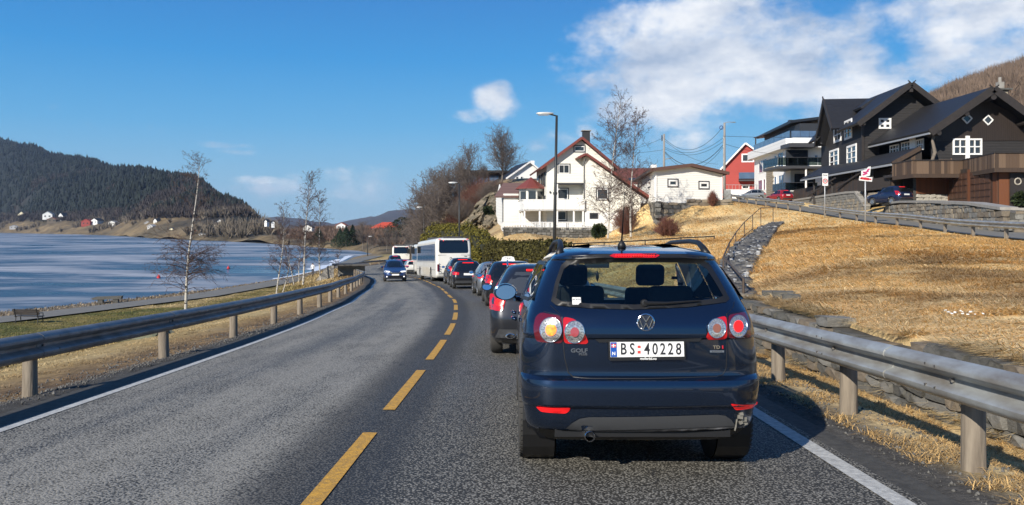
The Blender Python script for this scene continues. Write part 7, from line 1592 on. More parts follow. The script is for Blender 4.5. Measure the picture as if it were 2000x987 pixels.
def sign(label, x, y, zg, zt_, plates, r=.04, cat='road sign', name='road_sign', faceang=0):
    root = thing(name, label, cat, (x, y, zg), rot=(0, 0, faceang)); h = zt_-zg; m = MB(); m.tube([(0, 0, -.3), (0, 0, h)], r, 8); m.build('pole', MGPOLE, root, smooth=True)
    return root, h
SW = M('sign_white', (.72, .72, .70), .45); SR = M('sign_red', (.55, .03, .04), .45)
x = pt(1611, 0, 66).x; zg = tz(x, 66); zt_ = pt(1611, 339, 66).z
sg_, h = sign('white zone sign with red ring and 30 on a grey pole', x, 66, zg, zt_, None)
m = MB(); m.box((0, -.06, h-.50), (.46, .03, 1.0)); bd = m.build('sign_board', SW, sg_)
Mb = Matrix.Translation((0, -.078, h-.62)) @ Matrix.Rotation(R(90), 4, 'X'); m = MB(); m.lathe([(.14, 0), (.14, .008), (.20, .008), (.20, 0)], 28, Mb); m.build('red_ring', SR, bd)
text_obj('30', bd, INK, (0, -.08, h-.62), .24, ext=.003, sx=.85, bold=.004); text_obj('Sone', bd, INK, (0, -.08, h-.14), .17, ext=.003, bold=.003)
x = pt(1690, 0, 55.5).x; zg = tz(x, 55.5); zt_ = pt(1690, 329, 55.5).z
sg_, h = sign('grey pole carrying a tilted red and white board above a red-on-white board', x, 55.5, zg, zt_, None, r=.05)
m = MB(); m.box((0, -.06, h-.72), (.88, .03, .30), mat=Matrix.Rotation(R(6), 4, 'Y')); bd = m.build('sign_board', SW, sg_)
m = MB()
for q in ((-.2, .03, .26, .15), (.06, .0, .30, .17), (.28, -.03, .2, .10), (-.34, .03, .12, .08)): m.box((q[0], -.079, h-.72+q[1]), (q[2], .006, q[3]), mat=Matrix.Rotation(R(8), 4, 'Y'))
m.build('red_lettering', SR, bd, kind='stuff')
m = MB(); m.prism([(-.36, -.32), (.22, -.20), (.28, .42), (.12, .40), (-.02, .22), (-.36, .12)], (.06, -.05, h-.30), (1, 0, 0), (0, 0, 1), (0, -1, 0), .03); b2_ = m.build('upper_board', SW, sg_)
m = MB()
for q in ((-.12, -.1, .34, .09, -20), (-.02, .05, .34, .09, -25), (.10, .2, .22, .09, -30), (-.2, .02, .12, .1, 0)): m.box((.06+q[0], -.09, h-.30+q[1]), (q[2], .006, q[3]), mat=Matrix.Rotation(R(q[4]), 4, 'Y'))
m.build('magenta_lettering', M('sign_magenta', (.50, .03, .16), .5), b2_, kind='stuff')

# ------------------------------------------------------------------ gully of loose stones and the hand rail beside it
gp = [pt(1518, 438, 66), pt(1500, 448, 60), pt(1478, 468, 50), pt(1462, 490, 42), pt(1442, 518, 33), pt(1428, 545, 26), pt(1440, 575, 19)]
gw = [10, 16, 24, 30, 34, 28, 22]
GPX = np.array([[p.x, p.y, w_*p.y/F] for p, w_ in zip(gp, gw)])
r_ = np.random.RandomState(4)
def gully_stones(n, lo, hi, name, mat, hmul=1):
    V = []; Fc = []; base = np.array([(a, b, c) for a in (-1, 1) for b in (-1, 1) for c in (-1, 1)], float)*.5
    fc = np.array([(0, 1, 3, 2), (4, 6, 7, 5), (0, 4, 5, 1), (2, 3, 7, 6), (0, 2, 6, 4), (1, 5, 7, 3)]); out = []
    for k in range(n):
        y = r_.uniform(19, 66) if r_.rand() < .7 else r_.uniform(40, 66); cxx = np.interp(y, GPX[::-1, 1], GPX[::-1, 0]); w_ = np.interp(y, GPX[::-1, 1], GPX[::-1, 2]); x = cxx+w_*np.clip(r_.randn()*.5, -1, 1); s_ = r_.uniform(lo, hi)
        q = base*np.array([s_, s_*r_.uniform(.6, 1.2), s_*.6])*(1+(r_.rand(8, 1)-.5)*.5); a = r_.uniform(0, 6.28); b = r_.uniform(-.5, .5)
        Ra = np.array([[math.cos(a), -math.sin(a), 0], [math.sin(a), math.cos(a), 0], [0, 0, 1]]) @ np.array([[1, 0, 0], [0, math.cos(b), -math.sin(b)], [0, math.sin(b), math.cos(b)]])
        V.append(q @ Ra.T); out.append((x, y))
    o = np.array(out); z = terrain(o[:, 0], o[:, 1]); V = np.array(V)+np.stack([o[:, 0], o[:, 1], z+.06*hmul], 1)[:, None]; F_ = (np.arange(n)*8)[:, None, None]+fc[None]
    return tag(link(name, npmesh(name, V.reshape(-1, 3), F_.reshape(-1, 4), mat)), kind='stuff')
gully_stones(5200, .10, .34, 'gully_stones', M('slate_rubble', (.13, .127, .125), .85, col2=(.05, .05, .052), scale=.9, coords='Object', contrast=.12))
gully_stones(1500, .06, .22, 'gully_ice_stones', M('pale_rubble', (.42, .43, .44), .6, col2=(.30, .30, .30), scale=2, contrast=.15), 1.6)
hr = thing('hand_rail', 'thin bent steel hand rail following the stone gully up the bank', 'railing', (14, 45, 0), worldparts=True)
q = [(1482, 598, 15.5), (1430, 560, 22), (1413, 545, 26), (1416, 500, 33), (1430, 470, 42), (1455, 445, 54), (1470, 425, 62), (1487, 406, 68), (1512, 407, 68)]
q = [(1452, 545, 20), (1413, 502, 30), (1424, 476, 38), (1437, 455, 46), (1454, 434, 54), (1470, 420, 60), (1486, 406, 66), (1510, 406, 66)]
P_ = [pt(*k) for k in q]; m = MB(); m.tube(P_, .03, 6); m.build('top_bar', M('rusty_steel', (.10, .075, .06), .7, .4), hr)
m = MB(); m.tube([Vector((p.x, p.y, tz(p.x, p.y)+.12)) for p in P_[:6]], .03, 6); m.build('lower_bar', MATS['rusty_steel'], hr)
for p in P_: m = MB(); m.tube([(p.x, p.y, tz(p.x, p.y)-.2), (p.x, p.y, p.z+.02)], .03, 6); m.build('upright', MATS['rusty_steel'], hr)
for k in range(9):
    p = pt(1505+rnd.uniform(-14, 20), 437+k*.4, 65-.4*k)
fr2 = thing('low_fence', 'low black pipe railing on the slope behind the blue hatchback roof', 'railing', (8, 52, .5), worldparts=True)
P_ = [pt(1105, 477, 50), pt(1180, 474, 51), pt(1260, 470, 52), pt(1330, 465, 53), pt(1395, 462, 54)]; m = MB(); m.tube(P_, .04, 6); m.build('top_bar', MPOLE, fr2)
for p in P_: m = MB(); m.tube([(p.x, p.y, tz(p.x, p.y)-.3), (p.x, p.y, p.z+.05)], .035, 6); m.build('upright', MPOLE, fr2)
for k, (u, v, d_) in enumerate(((1490, 597, 15.2), (1500, 610, 14.6), (1478, 585, 16.5), (1470, 600, 17))):
    pass
st_ = thing('stone_steps', 'crumbling stone steps at the foot of the gully behind the right guard rail', 'steps', (5.0, 16.5, -.6), worldparts=True)
for k in range(5):
    for j in range(3): link('stone', stone_mesh((k*3+j) % 14, MSTONE[1]), st_, loc=(.0+k*.34, .42*j+.2*k, -.02+k*.15), rot=(0, 0, rnd.uniform(-.2, .2)), scale=(.34, .42, .16))
tuft_stone = [(1490, 545, 22, .9), (1535, 560, 19, .7)]
for u, v, d_, s_ in [(1512, 581, 16.6, .5), (1530, 590, 15.8, .42), (1506, 571, 17.6, .36), (1545, 597, 15, .34), (1494, 566, 18.4, .4), (1522, 574, 17, .3)]:
    p = pt(u, v, d_); link('stone', stone_mesh(int(u) % 14, MSTONE[1]), st_, loc=(p.x-5.0, p.y-16.5, tz(p.x, p.y)+.04+.6), scale=(s_, s_*.6, .22), rot=(0, 0, -.2))

# ------------------------------------------------------------------ lakeside things
def bench(label, p, rz):
    root = thing('park_bench', label, 'bench', p, (0, 0, rz)); 
    for k in range(4): m = MB(); m.box((0, -.05+.11*k, .45), (1.75, .09, .035)); m.build('slat', MBARGE, root)
    for k in range(3): m = MB(); m.box((0, .36+.03*k, .60+.12*k), (1.75, .03, .10), mat=Matrix.Rotation(R(-12), 4, 'X')); m.build('slat', MBARGE, root)
    for s in (-1, 1):
        m = MB(); m.tube([(s*.75, -.12, 0), (s*.75, -.08, .43), (s*.75, .3, .43), (s*.75, .36, 0)], .03, 6); m.tube([(s*.75, .33, .40), (s*.75, .45, .92)], .03, 6); m.tube([(s*.75, -.12, .43), (s*.75, -.12, .64), (s*.75, .36, .66)], .025, 6); m.build('leg_frame', MBLACK, root)
    return root
p = pt(69, 631, 51); bench('dark slatted park bench beside the footpath, seen from behind', (p.x, 50.5, tz(p.x, 50.5)), R(172))
p = pt(234, 591, 66); st2 = thing('stone_bench', 'long dark stone slab bench on two blocks beside the lake path', 'bench', (p.x, 64, tz(p.x, 64)), (0, 0, R(14)))
m = MB(); m.prism([(-1.0, 0), (.95, .04), (1.0, .26), (-.9, .22), (-1.25, .1)], (0, 0, .30), (1, 0, 0), (0, 0, 1), (0, 1, 0), .7); m.build('slab', MSTONE[1], st2)
for s in (-.55, .55): m = MB(); m.box((s, .3, .16), (.35, .5, .34)); m.build('block', MSTONE[1], st2)
def boulder(label, p, s, mat, seed=0, name='boulder'):
    bm = bmesh.new(); bmesh.ops.create_icosphere(bm, subdivisions=3, radius=1)
    for v in bm.verts: n_ = mnoise.fractal(v.co*1.3+Vector((seed, 0, 0)), 1.0, 2.0, 4); v.co = v.co*(1+n_*.28); v.co.x *= s[0]; v.co.y *= s[1]; v.co.z *= s[2]
    me = bpy.data.meshes.new(name); bm.to_mesh(me); bm.free(); me.materials.append(mat); o = link(name, me); o.location = p; return tag(o, label, 'rock')
p = pt(352, 612, 44); boulder('pale rounded boulder on the lawn just above the left guard rail', (p.x, 44, tz(p.x, 44)+.15), (.55, .5, .42), M('pale_rock', (.42, .42, .40), .9, col2=(.25, .25, .23), scale=6, bump=.6), 2)
p = pt(278, 684, 21); boulder('flat mossy grey rock on the slope seen beneath the left guard rail', (p.x, 21, tz(p.x, 21)+.08), (.75, .4, .22), M('moss_rock', (.20, .20, .15), .9, col2=(.12, .13, .08), scale=6, bump=.6), 5)
for u, v, d_, lb in ((310, 541, 120, 'small red buoy on the ice left of the lone birch'), (446, 523, 150, 'small red buoy on the ice right of the lone birch')):
    d_ = 7.3*F/(v+2-HV); p = pt(u, v, d_); m = MB(); m.lathe([(.001, -.2), (.24, -.1), (.27, .1), (.18, .32), (.05, .45), (.001, .6)], 12); b_ = m.build('buoy', M('buoy_red', (.62, .03, .04), .5), None, smooth=True); b_.location = (p.x, d_, LAKE); tag(b_, lb, 'buoy', 'red buoys')
# boathouse-like concrete culvert
cv = thing('concrete_bunker', 'low concrete shelter with flat turf edged roof dug into the bank by the path', 'shelter', (-23.5, 86, -4.4), worldparts=True)
m = MB(); A = pt(606, 535, 84); m.prism([(-2.5, -.6), (0, -.6), (0, 1.9), (-.5, 1.9)], (-18.4, 84, -4.3), (.97, .24, 0), (0, 0, 1), (-.1, 1, 0), .5); m.build('wing_wall', MCONC, cv)
m = MB(); m.box((-16.9, 86.2, -3.6), (2.8, .4, 2.2), rz=R(12)); m.build('rear_wall', MCONC, cv); m = MB(); m.box((-16.9, 85.8, -2.35), (3.8, 3.0, .16), rz=R(12)); m.build('roof', M('old_concrete', (.12, .11, .10), .9, col2=(.07, .065, .06), scale=2), cv)
m = MB(); m.box((-18.4, 83.75, -3.3), (.35, .5, 1.9), rz=R(12)); m.build('pier', MCONC, cv)
# walker on the path
def walker():
    root = thing('person', 'person in a white jacket and dark trousers walking on the lake path', 'person', (PATHX(99.0)+.3, 99.0, -4.40)); m = bpy.data.meshes.new('body')
    J = {'pel': (0, 0, .88, .13), 'w': (0, 0, 1.05, .12), 'ch': (0, .01, 1.30, .15), 'nk': (0, .01, 1.46, .055), 'hd': (0, .02, 1.60, .095), 'ht': (0, .02, 1.70, .07),
         'ls': (-.18, 0, 1.40, .055), 'le': (-.22, -.06, 1.13, .042), 'lh': (-.22, .06, .90, .035), 'rs': (.18, 0, 1.40, .055), 're': (.22, .05, 1.13, .042), 'rh': (.2, .22, .97, .035),
         'lp': (-.09, 0, .86, .085), 'lk': (-.10, .12, .48, .06), 'la': (-.10, .02, .08, .042), 'lt': (-.10, .16, .04, .035), 'rp': (.09, 0, .86, .085), 'rk': (.10, -.02, .47, .06), 'ra': (.10, -.28, .12, .042), 'rt': (.10, -.16, .03, .035)}
    ks = list(J); ed = [('pel', 'w'), ('w', 'ch'), ('ch', 'nk'), ('nk', 'hd'), ('hd', 'ht'), ('ch', 'ls'), ('ls', 'le'), ('le', 'lh'), ('ch', 'rs'), ('rs', 're'), ('re', 'rh'), ('pel', 'lp'), ('lp', 'lk'), ('lk', 'la'), ('la', 'lt'), ('pel', 'rp'), ('rp', 'rk'), ('rk', 'ra'), ('ra', 'rt')]
    m.from_pydata([J[k][:3] for k in ks], [(ks.index(a), ks.index(b)) for a, b in ed], []); o = link('body', m, root)
    sk = o.modifiers.new('skin', 'SKIN'); 
    if not m.skin_vertices: 
        bpy.context.view_layer.objects.active = o
    lay = m.skin_vertices[0] if m.skin_vertices else None
    if lay is None:
        m.attributes; 
    if lay:
        for i, k in enumerate(ks): lay.data[i].radius = (J[k][3], J[k][3]); lay.data[i].use_root = (i == 0)
    sb = o.modifiers.new('sub', 'SUBSURF'); sb.levels = 1; sb.render_levels = 1
    dg = bpy.context.evaluated_depsgraph_get(); me = bpy.data.meshes.new_from_object(o.evaluated_get(dg)); o.modifiers.clear(); o.data = me
    mats = [M('jacket_white', (.75, .75, .75), .8), M('trousers_dark', (.03, .03, .04), .8), M('skin_tone', (.5, .32, .24), .6), M('hair_brown', (.06, .04, .03), .8)]
    me.materials.clear()
    for q in mats: me.materials.append(q)
    for f in me.polygons:
        z = f.center.z; f.material_index = 0 if .93 < z < 1.47 else (1 if z <= .93 and not (abs(f.center.x) > .16 and z > .84) else (3 if z > 1.63 or (z > 1.55 and f.center.y < 0) else 2)); f.use_smooth = True
    root.scale = (.98,)*3; return root
walker()

# far shore houses
def far_house(u, v, d_, w, h, wallm, roofm, label, rz=0., dp=None, group='small houses on the far shore'):
    p = pt(u, v, d_); root = thing('far_house', label, 'house', (p.x, d_, p.z-.4), (0, 0, rz), group=group); dp = dp or w*1.25
    m = MB(); m.prism([(-w/2, -1.5), (w/2, -1.5), (w/2, h*.6), (0, h), (-w/2, h*.6)], (0, -dp/2, 0), (1, 0, 0), (0, 0, 1), (0, 1, 0), dp); m.build('wall', wallm, root)
    for s in (-1, 1): slab_roof(root, (0, -dp/2-.4, h+.1), (0, dp/2+.4, h+.1), (s*(w/2+.5), -dp/2-.4, h*.6-.15), (s*(w/2+.5), dp/2+.4, h*.6-.15), .3, roofm)
    for s in (-.22, .22): m = MB(); m.box((s*w, -dp/2-.03, h*.35), (w*.16, .1, h*.2)); m.build('window', MPANE, root)
CRW = M('cream_wall', (.72, .66, .46), .7); DRF = MSLATE; RW = M('barn_red', (.24, .04, .03), .8); GRW = M('grey_wall', (.42, .42, .42), .8); RRF = M('rust_roof', (.30, .09, .05), .7)
FH = [(48, 427, 'cream', CRW, DRF, 10, 9), (95, 427, 'white broad', MSTUCCO, GRW, 12, 9), (103, 434, 'brick orange roofed', MSTONE[3], RRF, 12, 6), (124, 431, 'white pointed', MSTUCCO, DRF, 8, 10), (148, 431, 'tiny white', MSTUCCO, DRF, 4, 6), (176, 440, 'dark red barn', RW, RW, 14, 8),
      (190, 437, 'white box', MSTUCCO, DRF, 10, 7), (222, 439, 'low white', MSTUCCO, GRW, 9, 5), (290, 441, 'grey roofed', GRW, GRW, 7, 6), (297, 446, 'grey boathouse', GRW, GRW, 8, 5), (307, 437, 'white gabled', MSTUCCO, DRF, 6, 7), (334, 443, 'small pale', MSTUCCO, RRF, 5, 4), (338, 450, 'cream low', CRW, DRF, 7, 3.5),
      (386, 456, 'red', RW, DRF, 6, 6), (418, 447, 'white lower', MSTUCCO, DRF, 6, 6), (430, 441, 'white steep', MSTUCCO, DRF, 8, 9), (436, 447, 'small white', MSTUCCO, GRW, 4, 5), (470, 445, 'white church-like', MSTUCCO, DRF, 5, 8), (481, 430, 'pale hillside', MSTUCCO, RRF, 5, 5), (521, 436, 'white left', MSTUCCO, DRF, 3.2, 4), (533, 438, 'white right', MSTUCCO, DRF, 3.2, 4), (395, 461, 'white shore', MSTUCCO, GRW, 6, 4), (28, 446, 'grey shore', GRW, GRW, 9, 4)]
for u, v, nm, wm, rm, w, h in FH:
    # sit on the slope where this ray meets it
    ds = shore_d(u); P0_ = left_prof(u); dk = [p[0] for p in P0_[:6]]; zk = [p[1] for p in P0_[:6]]; best = ds+60
    for d_ in np.arange(ds+4, dk[-1], 4):
        if CAMZ-(v-HV)/F*d_ <= np.interp(d_, dk, zk): best = d_; break
    sc = best/700; far_house(u, v, best, w*.62*max(.8, sc), h*.66*max(.8, sc), wm, rm, '%s house on the far shore %s' % (nm, 'left of the lone birch' if u < 370 else 'between the lone birch and the birch group'), rz=rnd.uniform(-.4, .4))
for u, v, nm, rm in ((603, 450, 'pale villa with dark roof among red brown bushes across the bay', DRF), (668, 446, 'low cream house in front of the blue ridge across the bay', RRF), (800, 447, 'white house behind the far street lamp', DRF)):
    far_house(u, v, 470, 5, 3.4, MSTUCCO, rm, nm, group='houses across the bay')
hall = thing('red_roofed_hall', 'long white hall with stepped bright red hipped roof on a grey wall across the bay', 'building', (pt(757, 0, 420).x, 420, 0)); zb_ = pt(757, 457, 420).z
m = MB(); m.box((0, 0, zb_+1.2), (15, 9, 3.2)); m.build('wall', MSTUCCO, hall); 
m = MB(); 
def hip(z0, z1, w, d_, tw, td): m = MB(); m.add([(-w/2, -d_/2, z0), (w/2, -d_/2, z0), (w/2, d_/2, z0), (-w/2, d_/2, z0), (-tw/2, -td/2, z1), (tw/2, -td/2, z1), (tw/2, td/2, z1), (-tw/2, td/2, z1)], [(3, 2, 1, 0), (4, 5, 6, 7), (0, 1, 5, 4), (1, 2, 6, 5), (2, 3, 7, 6), (3, 0, 4, 7)]); return m
BRR = M('bright_red_roof', (.50, .07, .035), .6); hip(zb_+2.8, zb_+4.1, 17, 11, 12, 7).build('roof', BRR, hall); hip(zb_+4.2, zb_+6.0, 12.5, 7.5, 5, .5).build('upper_roof', BRR, hall)
for k in range(7): m = MB(); m.box((-6+2*k, -4.55, zb_+1.6), (1.2, .1, 1.4)); m.build('window', MPANE, hall)
m = MB(); m.box((-2, -8, zb_-1.2), (44, .6, 2.6)); m.build('terrace_wall', M('terrace_grey', (.2, .2, .19), .9), hall)

# ------------------------------------------------------------------ vegetation
def birch_bark():
    m = M('birch_bark', (.66, .63, .58), .8); nt = m.node_tree; N = nt.nodes; L = nt.links; b = N['Principled BSDF']
    tc = N.new('ShaderNodeTexCoord'); mp = N.new('ShaderNodeMapping'); mp.inputs['Scale'].default_value = (3, 3, 9); L.new(tc.outputs['Object'], mp.inputs[0]); n = N.new('ShaderNodeTexNoise'); n.inputs['Scale'].default_value = 1.0; n.inputs['Detail'].default_value = 4; L.new(mp.outputs[0], n.inputs['Vector'])
    mr = N.new('ShaderNodeMapRange'); L.new(n.outputs['Fac'], mr.inputs[0]); mr.inputs[1].default_value = .54; mr.inputs[2].default_value = .60
    mx = N.new('ShaderNodeMix'); mx.data_type = 'RGBA'; L.new(mr.outputs[0], mx.inputs[0]); mx.inputs[6].default_value = (.46, .43, .38, 1); mx.inputs[7].default_value = (.05, .042, .038, 1); L.new(mx.outputs[2], b.inputs['Base Color']); return m
MBIRCH = birch_bark(); MTWIG = M('birch_twigs', (.085, .052, .042), .8); MBARK = M('grey_bark', (.20, .17, .14), .9, col2=(.12, .10, .085), scale=8); MTWIG2 = M('grey_twigs', (.15, .12, .10), .85, col2=(.10, .08, .07), scale=1.5); MREDTW = M('red_brown_twigs', (.19, .075, .05), .85, col2=(.12, .055, .04), scale=1.2)
def segmesh(name, S, mat, parent, sides=3):
    S = np.array(S, float); p0, p1, r0, r1 = S[:, :3], S[:, 3:6], S[:, 6], S[:, 7]; d = p1-p0; d /= np.linalg.norm(d, axis=1)[:, None]+1e-9
    a = np.where(np.abs(d[:, 2:3]) < .9, np.array([[0, 0, 1.]]), np.array([[1., 0, 0]])); u = np.cross(d, a); u /= np.linalg.norm(u, axis=1)[:, None]; w = np.cross(d, u); k = sides; V = np.zeros((len(S), 2, k, 3))
    for j in range(k):
        c, s_ = math.cos(2*math.pi*j/k), math.sin(2*math.pi*j/k); o = u*c+w*s_; V[:, 0, j] = p0+o*r0[:, None]; V[:, 1, j] = p1+o*r1[:, None]
    b = (np.arange(len(S))*2*k)[:, None]; j = np.arange(k)[None]; F_ = np.stack([b+j, b+(j+1) % k, b+k+(j+1) % k, b+k+j], -1).reshape(-1, 4)
    return link(name, npmesh(name, V.reshape(-1, 3), F_, mat, smooth=True), parent)
def rv(r): v = Vector((r.gauss(0, 1), r.gauss(0, 1), r.gauss(0, 1))); return v.normalized()
def grow(r, p, d, L_, rad, depth, out, droop, nsub, spread=.9, wob=.16, minr=.006):
    n = max(2, int(L_/.45)) if depth > 0 else 3; st = L_/n; q = Vector(p); d = Vector(d)
    for i in range(n):
        d = (d+rv(r)*wob+Vector((0, 0, -droop*(1.3 if depth == 0 else .5)*st))).normalized(); e = q+d*st; ra = max(minr, rad*(1-i/n*.85)); rb = max(minr*.7, rad*(1-(i+1)/n*.85)); out.append((*q, *e, ra, rb)); q = e
        if depth > 0:
            for _ in range(nsub if depth > 1 else nsub+1):
                if r.random() < .8:
                    c = (d+rv(r)*spread).normalized(); grow(r, q, c, L_*r.uniform(.3, .55)*(1-.35*i/n), ra*.55, depth-1, out, droop, nsub, spread, wob, minr)
def birch(label, base, h, seed, lean=(0, 0), spans=((.12, 1.0, 1.0),), blen=.22, nb=34, droop=.35, r0=.11, group=None, bark=None, twig=None, name='birch_tree', up=.55, tr=.009, depth=2):
    r = random.Random(seed); root = thing(name, label, 'tree', base, group=group); T = []; Tw = []; pts = []; n = 22; wob = 0
    for i in range(n+1):
        t = i/n; pts.append(Vector((lean[0]*t+.12*math.sin(t*5+seed), lean[1]*t+.12*math.cos(t*4+seed), h*t-.2)))
    for i in range(n): T.append((*pts[i], *pts[i+1], r0*(1-.9*i/n), r0*(1-.9*(i+1)/n)))
    segmesh('trunk', T, bark or MBIRCH, root, 8)
    for k in range(nb):
        tot = sum((b-a)*w for a, b, w in spans); x = r.random()*tot
        for a, b, w in spans:
            if x <= (b-a)*w: t = a+x/w; ww = w; break
            x -= (b-a)*w
        i = min(n-1, int(t*n)); p = pts[i].lerp(pts[i+1], t*n-i); az = r.uniform(0, 6.283); prof = 1-.62*t
        d = Vector((math.cos(az), math.sin(az), up+.9*t)).normalized(); grow(r, p, d, h*blen*prof*r.uniform(.6, 1.15), r0*.30*(1-.6*t), depth, Tw, droop, 2, minr=tr)
    segmesh('crown', Tw, twig or MTWIG, root, 3); return root
P_ = pt(370, 598, 58.6)
bx_, by_ = P_.x, 58.0
# lone birch: drooping skirt, bare middle, wispy top
b0 = birch('lone birch with drooping lower branches and a wispy top between path and rail', (bx_, by_, tz(bx_, by_)), pt(0, 312, 58).z-tz(bx_, by_), 3, lean=(.8, 0), spans=((.15, .46, 1.0), (.46, .8, .12), (.82, 1.0, .75)), blen=.25, nb=84, droop=.45, r0=.115, up=.35, tr=.010)
GB = 'birches standing in a loose group by the lake path'
for (u, v, d_, tv, sd_, le, lb, nb, r0) in ((542, 568, 71.5, 398, 11, .6, 'leftmost and straight birch of the lakeside group', 34, .09), (551, 569, 72.5, 470, 12, .9, 'short thin leaning birch just right of the leftmost one in the group', 16, .06), (573, 551, 84, 440, 13, -1.2, 'thin birch leaning left in the middle of the lakeside group', 20, .07),
                             (589, 553, 81, 341, 14, 1.0, 'tallest birch with white trunk in the lakeside group', 44, .13), (583, 548, 88, 450, 15, .5, 'slim birch behind the tallest one of the group', 20, .07), (628, 543, 83, 378, 16, -.4, 'right birch of the group standing beside the concrete shelter', 34, .10), (648, 538, 90, 480, 17, .9, 'low bushy young birch above the concrete shelter roof', 16, .05)):
    x = (u-HU)/F*d_; z = tz(x, d_); birch(lb, (x, d_, z), pt(0, tv, d_).z-z, sd_, lean=(le, 0), spans=((.2, 1, 1),), blen=.21, nb=int(nb*2.3), r0=r0*.8, droop=.2, tr=.011, group=GB)
for (u, v, d_, tv, sd_, le, lb) in ((1184, 468, 68, 190, 21, 1.15, 'left and taller of the two bare birches in front of the cream house gable'), (1232, 470, 67, 226, 22, .3, 'right birch with white mottled trunk in front of the cream garage')):
    x = (u-HU)/F*d_; z = tz(x, d_); birch(lb, (x, d_, z), pt(0, tv, d_).z-z, sd_, lean=(le, 0), spans=((.14, 1, 1),), blen=.25, nb=105, r0=.09, droop=.24, tr=.011, group='pair of birches by the cream house')
# bare trees on the rocky hill, three prototypes and their copies
def bare_tree(label, base, h, seed, group=None, twig=None, nb=36, name='bare_tree'):
    return birch(label, base, h, seed, spans=((.22, .95, 1),), blen=.58, nb=int(nb*1.5), droop=-.10, r0=.17*h/9, bark=MBARK, twig=twig or MTWIG2, group=group, name=name, up=.9, tr=.014)
def put_tree(proto, u, v, d_, tv, label, group, rz=None):
    x = (u-HU)/F*d_; z = tz(x, d_); h = pt(0, tv, d_).z-z; 
    o = copy_tree(proto); o.location = (x, d_, z); s = h/proto['h0']; o.scale = (s, s, s); o.rotation_euler = (0, 0, rnd.uniform(0, 6)); o['label'] = label; o['group'] = group; del o['h0']; return o
def proto_tree(u, v, d_, tv, seed, label, group, **k):
    x = (u-HU)/F*d_; z = tz(x, d_); h = pt(0, tv, d_).z-z; o = bare_tree(label, (x, d_, z), h, seed, group, **k); o['h0'] = h; return o
GH = 'bare trees on the rocky hillside above the coaches'
t1 = proto_tree(980, 400, 112, 262, 31, 'largest bare tree, rounded crown, just left of the small white house', GH, nb=54)
t2 = proto_tree(918, 400, 112, 298, 32, 'second bare tree with open fan crown left of the largest one', GH, nb=40)
t3 = proto_tree(868, 420, 118, 330, 33, 'dense grey bare tree left of the open fan crown tree', GH, nb=36)
for k, (pr, u, v, d_, tv, lb) in enumerate(((t3, 893, 410, 114, 322, 'grey bare tree between the fan crown and the dense thicket'), (t2, 850, 430, 122, 345, 'pale bare tree at the left shoulder of the hillside thicket'), (t3, 836, 445, 130, 358, 'leftmost bare tree leaning over the coach roofs'), (t1, 880, 425, 108, 350, 'short bare tree in front of the dense grey one'),
                                            (t3, 905, 405, 124, 318, 'bare tree just behind the second tree'), (t2, 826, 455, 140, 385, 'low bare tree at the far end of the hillside'), (t1, 945, 400, 122, 325, 'narrow bare tree between the two tallest'), (t3, 858, 440, 106, 372, 'low bushy tree right above the yellow hedge'), (t2, 842, 450, 112, 395, 'lowest bare tree at the left end of the yellow hedge'))):
    put_tree(pr, u, v, d_, tv, lb, GH)
for k, (u, v, d_, tv, lb) in enumerate(((708, 500, 235, 440, 'pale slender tree on the spit left of the far guard rail'), (727, 505, 220, 458, 'bare tree above the far guard rail bend'), (742, 505, 225, 462, 'whitish trunk tree right of the far bend'), (756, 505, 215, 450, 'bare tree left of the far coach'), (772, 500, 230, 455, 'bare tree behind the far coach roof'), (800, 490, 210, 440, 'bare tree under the far street lamp'))):
    x = (u-HU)/F*d_; o = copy_tree((t2, t3)[k % 2]); z = -4.6; h = pt(0, tv, d_).z-z; o.location = (x, d_, z); s = h/((t2, t3)[k % 2])['h0']; o.scale = (s, s, s); o.rotation_euler = (0, 0, k*1.1); o['label'] = lb; o['group'] = 'bare trees beyond the bend'; del o['h0']
for t in (t1, t2, t3): del t['h0']
def conifer(label, u, v, d_, tv, w, seed, group=None, z=None, dense=1.0, name='conifer_tree', col=(.022, .036, .02), pine=False):
    r = np.random.RandomState(seed); x = (u-HU)/F*d_; z = pt(u, v, d_).z if z is None else z; h = pt(0, tv, d_).z-z; root = thing(name, label, 'tree', (x, d_, z), group=group)
    segmesh('trunk', [(0, 0, -.5, 0, 0, h*.95, h*.02, h*.004)], MBARK, root, 6); n = int(2600*dense); t = r.rand(n)**.8; a = r.rand(n)*6.283
    R_ = (w/2)*((1-t) if not pine else np.sqrt(np.clip(1-(2*(t-.45))**2*.9, .05, 1)))*(.35+.65*r.rand(n)**.5)*(1+.25*np.sin(a*3+t*9)); zz = h*(.10+.9*t if not pine else .25+.75*t)
    c = np.stack([np.cos(a)*R_, np.sin(a)*R_, zz-R_*.18], 1); s_ = h*.030*(.6+r.rand(n)); u1 = r.randn(n, 3); u1 /= np.linalg.norm(u1, axis=1)[:, None]; u2 = np.cross(u1, r.randn(n, 3)); u2 /= np.linalg.norm(u2, axis=1)[:, None]
    V = np.stack([c-u1*s_[:, None], c+u2*s_[:, None]*.8, c+u1*s_[:, None]], 1); f = np.arange(n*3).reshape(-1, 3); g = (.6+.8*r.rand(n, 1))*np.array([col])
    link('crown', npmesh('crown', V.reshape(-1, 3), f, MFOL, col=np.repeat(g, 3, 0)), root); return root
for k, (u, v, d_, tv, w, lb) in enumerate(((622, 480, 300, 446, 9, 'small dark spruce standing alone across the bay'), (664, 484, 280, 447, 8, 'left spruce of the dark clump on the spit'), (676, 484, 275, 443, 8, 'second spruce of the dark clump on the spit'), (689, 484, 280, 440, 8, 'third and broad spruce of the dark clump on the spit'), (701, 484, 285, 449, 7, 'right spruce of the dark clump on the spit'))):
    conifer(lb, u, v, d_, tv, w, 40+k, 'dark spruces across the bay')
